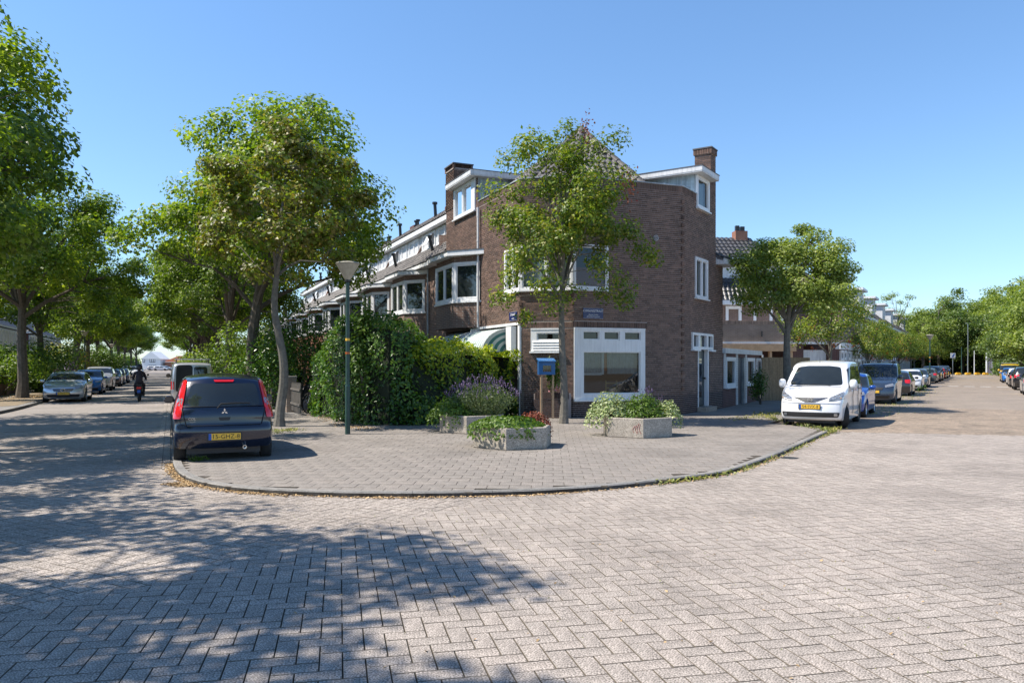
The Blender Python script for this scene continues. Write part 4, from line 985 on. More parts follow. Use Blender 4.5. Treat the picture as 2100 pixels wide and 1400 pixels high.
# ---------------------------------------------------------------- right street buildings
rzR = math.atan2(dR.y, dR.x)
def front_house():
    K = Vector((18.2, 42.0)); t = empty('house', (K.x, K.y, 0), 0, 'pale brown brick house with walled balcony and black tile roof behind the round tree', 'house')
    s = (K.x, K.y, 0); Fq = FR((K.x-9.0, K.y-.9), (K.x, K.y)); Fq.n = -Fq.n if Fq.n.y > 0 else Fq.n
    S = FR(K, K + dR*9.5); S.n = nR
    L = Fq.L; m = MB(); 
    # parapet band over the open ground floor
    Fq.box(m, 0, L, -.3, 0, 2.95, 3.9); m.build('balcony_wall', mt['brickpale'], t, sub=s)
    m = MB(); S.box(m, 0, S.L, -.3, 0, 2.95, 3.9); m.build('balcony_wall', mt['brickdark2'], t, sub=s)  # side of the same parapet; its shade is put into a darker brick colour
    m = MB(); x = 0.02
    while x < L-.08: Fq.box(m, x, x+.058, -.31, .012, 3.9, 4.1); x += .07
    x = 0.02
    while x < S.L-.08: S.box(m, x, x+.058, -.31, .012, 3.9, 4.1); x += .07
    tag(m.build('coping_bricks', mt['pale1'], t, sub=s), kind='stuff')
    m = MB(); Fq.box(m, 0, L-.01, -3.5, .03, 2.83, 2.945); m.build('balcony_floor', mt['white'], t, sub=s)
    m = MB(); S.box(m, -.03, S.L, -.3, .05, 2.55, 2.94); m.build('fascia', mt['white'], t, sub=s)
    for a in (2.3, 4.55):
        m = MB(); o = Fq.p(a, .02, 3.25); m.tube([(o[0], o[1], 3.22), (o[0], o[1], 3.52)], .045, 6); m.build('wall_anchor', mt['black'], t, sub=s)
    m = MB(); Fq.box(m, 0, L*.72, -.25, .06, 2.42, 2.825); m.build('timber_beam', mt['wood'], t, sub=s)
    m = MB()
    for a in (2.4, 3.7, 5.0, 6.2): Fq.box(m, a, a+.14, -.2, .0, 0, 2.41)
    m.build('timber_posts', mt['wood'], t, sub=s)
    m = MB(); Fq.box(m, 0, L-.4, -2.6, -2.4, 0, 2.8); m.build('wall', mt['brickdark'], t, sub=s)
    for a0, a1 in ((6.4, 7.0), (8.5, 9.0)): wbox(Fq, 'pillar', mt['brickdark'], t, a0, a1, -.5, -.1, 0, 2.82, s)
    wbox(Fq, 'garage_door', mt['white2'], t, 7.02, 8.48, -.5, -.4, 0, 2.5, s)
    # side ground floor with white doors and windows
    for i, (a0, a1, nm) in enumerate([(.5, 1.5, 'w'), (1.8, 2.8, 'd'), (3.4, 4.5, 'd'), (4.8, 5.7, 'w'), (6.1, 7.2, 'w'), (7.6, 9.2, 'w')]):
        window(S, t, a0, a1, .15 if nm == 'd' else .8, 2.5, ((0, 1, 0, .68), (0, 1, .68, 1)) if nm == 'w' else ((.0, 1, .6, .8), (0, 1, .8, 1)), fw=.12, dp=.03, sub=s, glass='glassopq', sill=False)
    m = MB(); S.box(m, 0, S.L, -.5, -.11, 0, 2.55); m.build('wall', mt['brickdark'], t, sub=s)
    # upper floor set back, with mansard
    Ub = FR(Fq.p(0, -2.6, 0), Fq.p(L-1.9, -2.6, 0)); Ub.n = Fq.n
    m = MB(); Ub.box(m, 0, Ub.L, -9, 0, 2.9, 5.15); m.build('upper_wall', mt['brickfar'], t, sub=s)
    for px in (1488, 1545, 1600):
        a = max(.15, Ub.ap(px)-.0); window(Ub, t, a, a+.95 if px != 1545 else a+1.15, 3.4, 5.1, ((.0, 1, 0, 1),), fw=.14, dp=.04, sub=s, glass='glassopq', sill=False)
    m = MB(); Ub.box(m, -.3, Ub.L+.3, -.3, .45, 5.16, 5.40); m.build('gutter', mt['white'], t, sub=s)
    e0, e1 = Ub.p(-.2, .42, 5.42), Ub.p(Ub.L+.2, .42, 5.42)
    tile_slope(e0, e1, Ub.p(Ub.L+.2, -.35, 6.75), Ub.p(-.2, -.35, 6.75), t, mt['tileshiny'], tw=.27, tl_=.34, th_=.035, sub=s)
    m = MB(); Ub.box(m, 0, Ub.L, -1.2, -.45, 6.7, 7.6); m.build('dormer', mt['white'], t, sub=s)
    Ud = FR(Ub.p(0, -.44, 0), Ub.p(Ub.L, -.44, 0)); Ud.n = Ub.n
    for a in (.3, 2.0, 3.8): window(Ud, t, a, a+1.3, 6.9, 7.55, ((0, .5, 0, 1), (.5, 1, 0, 1)), fw=.08, dp=.03, sub=s, glass='glassopq', sill=False)
    m = MB(); Ub.box(m, -.2, Ub.L+.2, -1.2, .05, 7.62, 7.92); m.build('dormer_fascia', mt['white'], t, sub=s)
    tile_slope(Ub.p(-.2, .0, 7.94), Ub.p(Ub.L+.2, .0, 7.94), Ub.p(Ub.L-1.5, -1.7, 9.35), Ub.p(1.2, -1.7, 9.35), t, mt['tileshiny'], tw=.27, tl_=.34, th_=.035, sub=s)
    rs = FR(Ub.p(Ub.L+.2, .42, 0), Ub.p(Ub.L+.2, .42, 0)[:2] + Vector(dR)*0 if False else Vector(Ub.p(Ub.L+.2, .42, 0)[:2]) + dR*9); rs.n = nR
    tile_slope(rs.p(0, 0, 5.42), rs.p(9, 0, 5.42), rs.p(9, -3.2, 9.35), rs.p(1.4, -3.2, 9.35), t, mt['tileshiny'], tw=.27, tl_=.34, th_=.035, sub=s)
    a = Ub.ap(1528); m = MB(); Ub.box(m, a, a+.75, -2.0, -1.4, 8.6, 9.75); c = m.build('chimney', mt['brickorange'], t, sub=s)
    m = MB(); Ub.box(m, a+.1, a+.32, -1.8, -1.6, 9.76, 10.1); Ub.box(m, a+.4, a+.65, -1.8, -1.6, 9.76, 10.05); m.build('chimney_pot', mt['black'], c, sub=s)
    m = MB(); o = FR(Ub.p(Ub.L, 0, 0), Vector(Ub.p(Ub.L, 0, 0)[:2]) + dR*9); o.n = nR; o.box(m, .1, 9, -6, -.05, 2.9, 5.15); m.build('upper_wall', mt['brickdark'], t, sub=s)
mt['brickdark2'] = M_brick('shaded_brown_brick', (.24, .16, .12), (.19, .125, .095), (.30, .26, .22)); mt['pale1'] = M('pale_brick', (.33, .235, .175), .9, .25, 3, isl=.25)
front_house()
def terrace(label, L, wall, eave, rz_, seed):
    rn = random.Random(seed); t = empty('terrace_house', (0, 0, 0), 0, label, 'house', 'terrace houses along the right-hand street')
    m = MB(); m.box(0, L, 0, 8, 0, eave); m.build('wall', mt[wall], t)
    F = FR((0, 0), (L, 0)); F.n = Vector((0, -1))
    for k in range(int(L/3)):
        a = k*3+.5
        window(F, t, a, a+1.5, 3.4, eave-.3, ((0, .5, 0, 1), (.5, 1, 0, 1)), fw=.10, dp=.04, sub=(0,0,0), glass='glassopq', sill=False)
        window(F, t, a-.2, a+1.0, .1, 2.6, ((0, 1, .35, .75), (0, 1, .75, 1)), fw=.12, dp=.06, sub=(0,0,0), glass='glassopq', sill=False)
        window(F, t, a+1.2, a+2.2, .9, 2.6, ((0, 1, 0, .7), (0, 1, .7, 1)), fw=.12, dp=.06, sub=(0,0,0), glass='glassopq', sill=False)
    m = MB(); m.box(0, L, -.5, 0, 2.65, 2.95); m.build('canopy', mt['white'], t)
    m = MB(); m.box(-.01, L, -.5, .1, eave+.002, eave+.25); m.build('gutter', mt['white'], t)
    tile_slope((0, -.45, eave+.27), (L, -.45, eave+.27), (L, 3, rz_), (0, 3, rz_), t, mt['tilebrown'], tw=.3, tl_=.36, th_=.04)
    m = MB(); m.add([(0, -.4, eave+.2), (0, 3, rz_), (0, 8, eave), (L, -.4, eave+.2), (L, 3, rz_), (L, 8, eave)], [(0,1,2),(5,4,3),(1,4,5,2)]); m.build('gable', mt['tilewood'], t)
    m = MB(); m.box(L*.3, L*.3+2.6, .3, 3, eave+1.0, eave+2.4); d = m.build('dormer', mt['white2'], t)
    m = MB(); m.box(L*.3-.25, L*.3+2.85, .0, 3.2, eave+2.405, eave+2.6); m.build('dormer_roof', mt['white'], d)
    FD = FR((L*.3, .3), (L*.3+2.6, .3)); FD.n = Vector((0, -1)); window(FD, t, .15, 2.45, eave+1.3, eave+2.2, ((0, .5, 0, 1), (.5, 1, 0, 1)), fw=.08, dp=.03, sub=(0,0,0), glass='glassopq', sill=False, name='dormer_window')
    m = MB(); m.box(L-.8, L-.1, 2.6, 3.3, rz_-.6, rz_+.8); c = m.build('chimney', mt['brickorange'], t)
    m = MB(); m.box(L-.7, L-.5, 2.8, 3.0, rz_+.8, rz_+1.15); m.box(L-.4, L-.2, 2.8, 3.0, rz_+.8, rz_+1.15); m.build('chimney_pot', mt['black'], c)
    return t
mt['tilewood'] = M('timber_gable', (.25, .19, .13), .9, .3)
KR = Vector((18.2, 42.0)); base = KR + dR*9.6 - nR*1.2
tA = terrace('terrace house with white canopy and dormer directly beyond the balcony house', 9, 'brickfar', 5.3, 8.4, 1)
tB = terrace('dark brick terrace house in the middle of the right-hand row', 9, 'brickdark2', 5.3, 8.4, 2)
tls = ['terrace house with white canopy and dormer directly beyond the balcony house', 'second terrace house beyond the balcony house, partly behind rowan trees', 'third terrace house beyond the balcony house with brick chimney',
       'fourth terrace house beyond the balcony house', 'fifth terrace house beyond the balcony house, near the street end', 'sixth terrace house beyond the balcony house, far along the parked cars', 'last terrace house before the wood at the street end']
for i in range(7):
    src = (tA, tB)[i % 2]; o = src if i < 2 else copy_tree(src); p = base + dR*(i*9.05); o.location = (p.x, p.y, 0); o.rotation_euler.z = rzR; o['label'] = tls[i]
    # terrace local +y points away from the street: rotate so that -y faces nR
# low outbuilding right of the corner house
Gx = FR(E2 + nR*.0, E2 + Vector((math.sin(R(28.7)), math.cos(R(28.7))))*7.4); Gx.n = nR if Gx.n.dot(nR) < 0 else Gx.n
if Gx.n.dot(nR) < 0: Gx.n = -Gx.n
o = Gx.p(0, 0, 0); ob = empty('outbuilding', (o[0], o[1], 0), 0, 'low white-painted outbuilding with glazed front and door beside the corner house', 'outbuilding'); s = (o[0], o[1], 0)
aw = lambda px: Gx.ap(px)
wall_cells(Gx, .02, 7.4, 0, 2.12, [(aw(1488), aw(1508), .78, 1.98), (aw(1513), aw(1527), -.1, 1.98), (aw(1531), aw(1547), .78, 1.98), (aw(1550), aw(1561), .78, 1.98)], b0=-.2, b1=0).build('wall', mt['brickdark'], ob, sub=s)
wbox(Gx, 'fascia', mt['white2'], ob, .02, 7.45, -.25, .12, 2.122, 2.32, s)
for a0, a1 in ((1488, 1508), (1531, 1547), (1550, 1561)): window(Gx, ob, aw(a0), aw(a1), .78, 1.98, fw=.12, dp=.04, sub=s, glass='glassopq', curtain=(.0, 1, 0, 1, 'white2'))
for px in (1485.5, 1510.5, 1529, 1563.5):
    m = MB(); a = aw(px); 
    for k in range(29):
        if k*.074 < (.74 if px in (1485.5, 1563.5) else 0): continue
        Gx.box(m, a-.16, a+.16, .001, .03, .02+k*.074, .082+k*.074)
    m.build('painted_brick_pier', mt['white2'], ob, sub=s)
wbox(Gx, 'door', M('dark_blue_door', (.03, .04, .06), .4), ob, aw(1513)+.02, aw(1527)-.25, -.12, -.08, .03, 1.97, s); wbox(Gx, 'door_leaf', mt['greyzinc'], ob, aw(1527)-.24, aw(1527), -.14, .03, .0, 1.98, s)
# tan fence panel beyond
P = gp(1562, 822); Q = gp(1660, 819)
fx = FR(P, Q); fx.n = -fx.n if fx.n.y > 0 else fx.n
ob = empty('fence', (P.x, P.y, 0), 0, 'tan woven fence panel between the white outbuilding and the street tree', 'fence'); s = (P.x, P.y, 0)
n = 14
for k in range(n): wbox(fx, 'slat', mt['tanfence'] if 'tanfence' in mt else mt.setdefault('tanfence', M('tan_reed', (.25, .19, .12), .9, .3, 12, streak=.3)), ob, fx.L*k/n+.004, fx.L*(k+1)/n-.004, 0, .03, .02, 2.02, s)
wbox(fx, 'rail', mt['wooddark'], ob, 0, fx.L, -.03, -.001, 1.9, 2.0, s)
# ---------------------------------------------------------------- vehicles
def bis(bm, axis, vals):
    no = [0, 0, 0]; no[axis] = 1
    for v in vals:
        co = [0, 0, 0]; co[axis] = v
        bmesh.ops.bisect_plane(bm, geom=bm.verts[:] + bm.edges[:] + bm.faces[:], plane_co=co, plane_no=no, dist=1e-5)
def lerp_pts(pts, x):
    if x <= pts[0][0]: return pts[0][1]
    for (a, b), (c, d) in zip(pts, pts[1:]):
        if x <= c: return b + (d-b)*(x-a)/(c-a)
    return pts[-1][1]
def sstep(x): x = max(0, min(1, x)); return x*x*(3-2*x)
def car_body(sp):
    """silhouette in x (front = +) and z, inflated across y and then curved in plan and section"""
    up = poly_smooth([Vector(p) for p in sp['top']], 4); zg = sp.get('zg', .20); wr = sp.get('wr', .30); ar = wr + .055
    pts = [(p.x, p.y) for p in up]          # rear bottom -> over the roof -> front bottom
    xf, xr = sp['axle']; archv = []
    def archp(xc):
        q0 = math.asin(max(-1, (zg-wr)/ar)); out = []
        for k in range(13):
            q = q0 + (math.pi-2*q0)*k/12; out.append((xc+ar*math.cos(q), wr+ar*math.sin(q)))
        return out
    low = [(pts[-1][0]-.04, zg)] if pts[-1][1] > zg+.02 else []
    poly = pts + low; n0 = len(poly); poly += archp(xf) + archp(xr); n1 = len(poly)
    if pts[0][1] > zg + .02: poly += [(pts[0][0]+.04, zg)]
    isarch = [n0 <= i < n1 for i in range(len(poly))]
    n = len(poly); A = sum(poly[i][0]*poly[(i+1) % n][1]-poly[(i+1) % n][0]*poly[i][1] for i in range(n)); sg = 1 if A > 0 else -1
    hw = sp['W']/2; r = sp.get('r', .075); nrm = []
    for i in range(n):
        a, b, c = Vector(poly[i-1]), Vector(poly[i]), Vector(poly[(i+1) % n])
        d1, d2 = (b-a).normalized(), (c-b).normalized(); t = (d1+d2); t = t.normalized() if t.length > .1 else d1
        nrm.append(Vector((t.y, -t.x))*sg)
    bm = bmesh.new(); rings = []
    prof = [(1-math.cos(q), math.sin(q)) for q in (math.pi/2, math.pi/3.2, math.pi/6, 0)]
    for sy in (1, -1):
        R_ = []
        for ins, y in prof:
            ring = []
            for i, p in enumerate(poly):
                k = r if not isarch[i] else .012
                ring.append(bm.verts.new((p[0]-nrm[i].x*ins*k, sy*(hw-r+y*r), p[1]-nrm[i].y*ins*k)))
            R_.append(ring)
        rings.append(R_)
    def strip(a, b):
        for i in range(n):
            try: bm.faces.new((a[i], a[(i+1) % n], b[(i+1) % n], b[i]))
            except ValueError: pass
    for j in range(3): strip(rings[0][j], rings[0][j+1]); strip(rings[1][j+1], rings[1][j])
    bm.faces.new(rings[0][0]); bm.faces.new(rings[1][0][::-1]); strip(rings[0][3], rings[1][3])
    bmesh.ops.recalc_face_normals(bm, faces=bm.faces[:])
    L = sp['L']; H = sp['H']
    bis(bm, 1, [hw*k/5 for k in range(-4, 5)])
    bis(bm, 2, [zg+.02+k*.085 for k in range(int((H-zg)/.085))]); bis(bm, 0, [-L/2+.1+k*.16 for k in range(int(L/.16))])
    belt, tk = sp['belt'], sp.get('tk', .20); kf, kr = sp.get('kf', .16), sp.get('kr', .10); kc = sp.get('kc', .06)
    for v in bm.verts:
        x, y, z = v.co; f = y/hw
        s_ = 1.0
        if z > belt: s_ -= tk*((z-belt)/(H-belt))**1.15
        if z < .5: s_ -= .035*((.5-z)/.3)**2
        wf = sstep((x-(L/2-.95))/.95); wb = sstep((-x-(L/2-.9))/.9)
        s_ -= .07*wf + sp.get('nr', .05)*wb
        x2 = x - kf*wf*abs(f)**2.6*(1 if z < belt+.15 else 1) + kr*wb*abs(f)**2.6
        wtop = sstep((z-.6)/.5)
        if z > belt: x2 += (-kf*.9 if x > sp['mid'] else kr*.3)*(1-wf)*abs(f)**2.2*sstep((z-belt)/.15)*sstep(abs(x-sp['mid'])/.5)
        zz = z - kc*wtop*f*f
        # character line and slight barrel
        s_ += .012*math.exp(-((z-(belt-.10))/.05)**2) - .010*math.exp(-((z-(belt-.24))/.08)**2)
        v.co = (x2, y*s_, zz)
    bmesh.ops.triangulate(bm, faces=[f for f in bm.faces if len(f.verts) > 4])
    bm.normal_update(); return bm
def patch(bvh, outl, mode, mat, name, parent, off=.004, step=.09, smooth=3, depth=.012, sharp=False):
    """a panel cut to an outline and laid on the body, seen from one side: front/rear (y,z), left/right (x,z), top (x,y)"""
    pts = [Vector(p) for p in outl]
    if smooth and not sharp:      # round the corners
        q = []
        for i, p in enumerate(pts):
            a, b = pts[i-1], pts[(i+1) % len(pts)]; r_ = min((a-p).length, (b-p).length)*.22
            p0 = p+(a-p).normalized()*r_; p1 = p+(b-p).normalized()*r_
            for k in range(smooth+1): t = k/smooth; q.append(p0*(1-t)**2 + p*2*t*(1-t) + p1*t*t)
        pts = q
    bm = bmesh.new(); f = bm.faces.new([bm.verts.new((p.x, p.y, 0)) for p in pts]); 
    for ax in (0, 1):
        lo, hi = min(p[ax] for p in pts), max(p[ax] for p in pts); n = int((hi-lo)/step)
        bis(bm, ax, [lo + (hi-lo)*k/(n+1) for k in range(1, n+1)])
    dirs = {'front': ((-1, 0, 0), lambda a, b: (6, a, b)), 'rear': ((1, 0, 0), lambda a, b: (-6, a, b)), 'left': ((0, -1, 0), lambda a, b: (a, 6, b)), 'right': ((0, 1, 0), lambda a, b: (a, -6, b)), 'top': ((0, 0, -1), lambda a, b: (a, b, 6))}
    d, fn = dirs[mode]; d = Vector(d)
    for v in bm.verts:
        o = Vector(fn(v.co.x, v.co.y)); loc, nm, idx, dist = bvh.ray_cast(o, d)
        if loc is None: 
            pn = o + d*5.2; loc, nm, idx, dist = bvh.find_nearest(pn)
        if nm.dot(d) > 0: nm = -nm
        v.co = loc + nm*off - d*off*.5
    be = [e for e in bm.edges if e.is_boundary]
    ex = bmesh.ops.extrude_edge_only(bm, edges=be); 
    for v in [g for g in ex['geom'] if isinstance(g, bmesh.types.BMVert)]: v.co += d*depth
    bmesh.ops.triangulate(bm, faces=[f for f in bm.faces if len(f.verts) > 4]); bmesh.ops.recalc_face_normals(bm, faces=bm.faces[:])
    me = bpy.data.meshes.new(name); bm.to_mesh(me); bm.free(); me.materials.append(mat); smooth_by_angle(me, 40)
    return bpyobj(name, me, parent)
def mir(o): return [(-a, b) for a, b in o][::-1]
def make_car(sp, label, paint, loc, heading, features=True, plate=None, cat='car', group=None, det=2):
    t = empty('parked_car' if cat == 'car' else 'parked_van', (0, 0, 0), 0, label, cat, group)
    bm = car_body(sp); bvh = BVHTree.FromBMesh(bm); me = bpy.data.meshes.new('body'); bm.to_mesh(me); bm.free(); me.materials.append(paint); smooth_by_angle(me, 38)
    body = bpyobj('body', me, t); body.data.materials[0] = paint
    hw = sp['W']/2; wr = sp.get('wr', .30)
    for nm, modes, outl, mat in sp['parts']:
        for md in modes: 
            if det < 2 and nm in ('seam', 'door_handle', 'trim'): continue
            patch(bvh, outl, md, mt.get(mat) or paint, nm, t, off=.013 if nm in ('seam', 'badge', 'handle') or 'light' in nm else .008, step=.06)
    # under-body and wheels
    m = MB(); m.box(-sp['L']/2+.25, sp['L']/2-.25, -hw+.24, hw-.24, .16, .55); m.box(-sp['L']/2+.5, sp['L']/2-.5, -hw+.12, hw-.12, .23, .5); m.build('underbody', mt['plastic'], t)
    for xa in sp['axle']:
        for sy in (1, -1):
            m = MB(); wy = sp.get('ww', .19); y0 = sy*(hw-.035); prof = [(.185, -.01), (wr*.70, -.0), (wr*.90, .005), (wr*.985, -.025), (wr, -.05), (wr, -wy+.04), (wr*.97, -wy+.01), (wr*.7, -wy), (.1, -wy)]
            m.lathe([(r_, h*sy) for r_, h in prof], (0, 0, 0), 26, 'y'); w = m.build('wheel', mt['rubber'], t, smooth=True); w.location = (xa, y0, wr)
            if sp.get('steer') and xa == sp['axle'][0]: w.rotation_euler.z = sp['steer']
            m = MB(); rr = wr*.66; m.lathe([(0, -.02*sy), (.05, -.012*sy), (.06, -.04*sy), (rr*.3, -.045*sy)], (0, 0, 0), 20, 'y')
            for k in range(sp.get('spokes', 7)):
                q = 2*math.pi*k/sp.get('spokes', 7); c, s2 = math.cos(q), math.sin(q); wd_ = .028
                pa = [(.04, wd_), (rr*.95, wd_*1.3), (rr*.95, -wd_*1.3), (.04, -wd_)]
                m.add([(a*c-b*s2, -.018*sy, a*s2+b*c) for a, b in pa] + [(a*c-b*s2, -.05*sy, a*s2+b*c) for a, b in pa], [(0,1,2,3),(7,6,5,4),(0,4,5,1),(1,5,6,2),(2,6,7,3),(3,7,4,0)])
            m.lathe([(rr*.9, -.02*sy), (rr, -.005*sy), (rr*1.04, -.008*sy), (rr*1.02, -.05*sy)], (0, 0, 0), 26, 'y')
            m.build('rim', mt['rim'], w, smooth=True)
            m = MB(); m.lathe([(0, -.055*sy), (rr, -.055*sy)], (0, 0, 0), 16, 'y'); m.build('brake_disc', mt['plastic'], w)
    # mirrors
    mx, mz = sp['mirror']; 
    for sy in (1, -1):
        m = MB(); my = sy*(hw*.97); mw, mh, ml = sp.get('msize', (.20, .14, .11))
        bmm = bmesh.new(); bmesh.ops.create_uvsphere(bmm, u_segments=12, v_segments=8, radius=1)
        for v in bmm.verts:
            x, y, z = v.co; k = 1/max(1e-6, (abs(x)**4+abs(y)**4+abs(z)**4)**.25)*.62+.38*1
            v.co = (mx + x*k*ml*.55, my + sy*mw*.62 + y*k*mw*.5, mz + z*k*mh*.5)
        me = bpy.data.meshes.new('mirror'); bmm.to_mesh(me); bmm.free(); me.materials.append(mt['plastic'] if sp.get('blackmirror') else paint); smooth_by_angle(me, 60); mi_ = bpyobj('mirror', me, t)
        m = MB(); m.box(mx-ml*.2, mx+ml*.2, min(my, my+sy*mw*.3), max(my, my+sy*mw*.3), mz-mh*.35, mz-mh*.15); m.build('mirror_arm', mt['plastic'], mi_)
        m = MB(); yy0, yy1 = sorted((my+sy*mw*.25, my+sy*mw*1.02)); m.box(mx-ml*.60, mx-ml*.545, yy0, yy1, mz-mh*.36, mz+mh*.36); m.build('mirror_glass', mt['glassopq'], mi_)
    # plates
    for md, zz in (('front', sp['pf']), ('rear', sp['pr'])):
        d = Vector((-1, 0, 0)) if md == 'front' else Vector((1, 0, 0))
        loc_, nm, i_, ds = bvh.ray_cast(Vector((6 if md == 'front' else -6, 0, zz)), d); sgn = 1 if md == 'front' else -1; x = loc_.x + sgn*.012
        m = MB(); m.box(min(x, x+sgn*.012), max(x, x+sgn*.012), -.26, .26, zz-.055, zz+.055); pl = m.build('number_plate', mt['plate'], t)
        x2 = x+sgn*.013; bl = .26*sgn
        m = MB(); ys = sorted((-sgn*.26 if 1 else 0, -sgn*.215)); m.box(min(x2, x2+sgn*.001), max(x2, x2+sgn*.001), ys[0], ys[1], zz-.054, zz+.054); m.build('country_strip', mt['plateblue'], pl)
        m = MB(); m.box(min(x-sgn*.008, x+sgn*.006), max(x-sgn*.008, x+sgn*.006), -.285, .285, zz-.075, zz+.07); m.build('plate_holder', mt['plastic'], pl)
        if plate:
            mm = Matrix(((0, 0, sgn, x2), (sgn, 0, 0, sgn*.02), (0, 1, 0, zz-.002), (0, 0, 0, 1)))
            text_mesh(plate, .105, mt['ink'], 'lettering', pl, mm @ Matrix.Scale(1.02, 4), .001)
    if 'extra' in sp: sp['extra'](t, bvh, sp, paint)
    t.location = (loc[0], loc[1], loc[2] if len(loc) > 2 else RZ); t.rotation_euler.z = heading
    return t
def tube_part(pts, r_, name, mat, parent, n=8):
    m = MB(); m.tube(pts, r_, n); return m.build(name, mat, parent, smooth=True)
# --- small hatchback seen from behind: dark blue, tall tail lights
def hatch_spec(**k):
    W = k.get('W', 1.695); H = k.get('H', 1.55); hw = W/2
    sp = dict(L=3.87, W=W, H=H, belt=.93, mid=-.1, axle=(1.22, -1.28), wr=.30, tk=.22, kf=.20, kr=.14, kc=.07, mirror=(.62, 1.02), pf=.42, pr=.47, msize=(.19, .15, .12),
      top=[(-1.84, .30), (-1.925, .42), (-1.94, .58), (-1.90, .70), (-1.885, .86), (-1.83, 1.02), (-1.74, 1.22), (-1.60, 1.42), (-1.46, 1.50), (-1.0, 1.545), (-.35, 1.55), (.15, 1.50), (.50, 1.38), (.95, 1.12), (1.22, .99), (1.5, .92), (1.75, .80), (1.88, .66), (1.93, .48), (1.90, .34), (1.84, .24)])
    sp.update(k); return sp
MUT = []
colt = hatch_spec(steer=0, ww=.19, zg=.26)
colt['parts'] = [
 ('rear_window', ['rear'], [(-.60, .985), (.60, .985), (.535, 1.375), (-.535, 1.375)], 'glassopq'),
 ('tail_light', ['rear'], [(-.655, 1.43), (-.595, 1.43), (-.70, .78), (-.815, .78), (-.80, 1.0)], 'redlight'),
 ('tail_light', ['rear'], [(.655, 1.43), (.595, 1.43), (.70, .78), (.815, .78), (.80, 1.0)], 'redlight'),
 ('reversing_light', ['rear'], [(-.745, 1.12), (-.655, 1.12), (-.69, .98), (-.775, .98)], 'whitelens'),
 ('reversing_light', ['rear'], [(.745, 1.12), (.655, 1.12), (.69, .98), (.775, .98)], 'whitelens'),
 ('brake_light', ['rear'], [(-.17, 1.435), (.17, 1.435), (.15, 1.40), (-.15, 1.40)], 'redlight'),
 ('seam', ['rear'], [(-.665, .985), (.665, .985), (.665, .978), (-.665, .978)], 'black'),
 ('seam', ['rear'], [(-.60, .668), (.60, .668), (.60, .656), (-.60, .656)], 'black'),
 ('seam', ['rear'], [(-.695, .97), (-.687, .97), (-.612, .668), (-.622, .668)], 'black'),
 ('seam', ['rear'], [(.695, .97), (.687, .97), (.612, .668), (.622, .668)], 'black'),
 ('handle', ['rear'], [(-.10, .80), (.10, .80), (.08, .745), (-.08, .745)], 'plastic'),
 ('windscreen', ['front'], [(-.64, 1.08), (.64, 1.08), (.54, 1.44), (-.54, 1.44)], 'glassopq'),
 ('side_window', ['left', 'right'], [(-1.50, 1.02), (-1.0, .99), (-.98, 1.40), (-1.40, 1.38)], 'glassopq'),
 ('side_window', ['left', 'right'], [(-.93, .985), (-.10, .965), (-.06, 1.44), (-.91, 1.44)], 'glassopq'),
 ('side_window', ['left', 'right'], [(-.02, .965), (.72, .985), (.36, 1.33), (.02, 1.42)], 'glassopq'),
 ('seam', ['left', 'right'], [(-.06, .32), (-.05, .32), (-.05, .95), (-.06, .95)], 'black'),
 ('seam', ['left', 'right'], [(-.96, .55), (-.95, .55), (-.95, .97), (-.96, .97)], 'black'),
 ('door_handle', ['left', 'right'], [(-.85, .83), (-.68, .83), (-.68, .86), (-.85, .86)], 'plastic'),
 ('headlight', ['front'], [(-.76, .70), (-.42, .62), (-.45, .78), (-.72, .88)], 'whitelens'), ('headlight', ['front'], [(.76, .70), (.42, .62), (.45, .78), (.72, .88)], 'whitelens'),
 ('grille', ['front'], [(-.36, .58), (.36, .58), (.33, .70), (-.33, .70)], 'plastic'), ('lower_grille', ['front'], [(-.5, .28), (.5, .28), (.46, .38), (-.46, .38)], 'plastic')]
def surf(bvh, y, z, rear=True): return bvh.ray_cast(Vector((-6 if rear else 6, y, z)), Vector((1 if rear else -1, 0, 0)))[0]
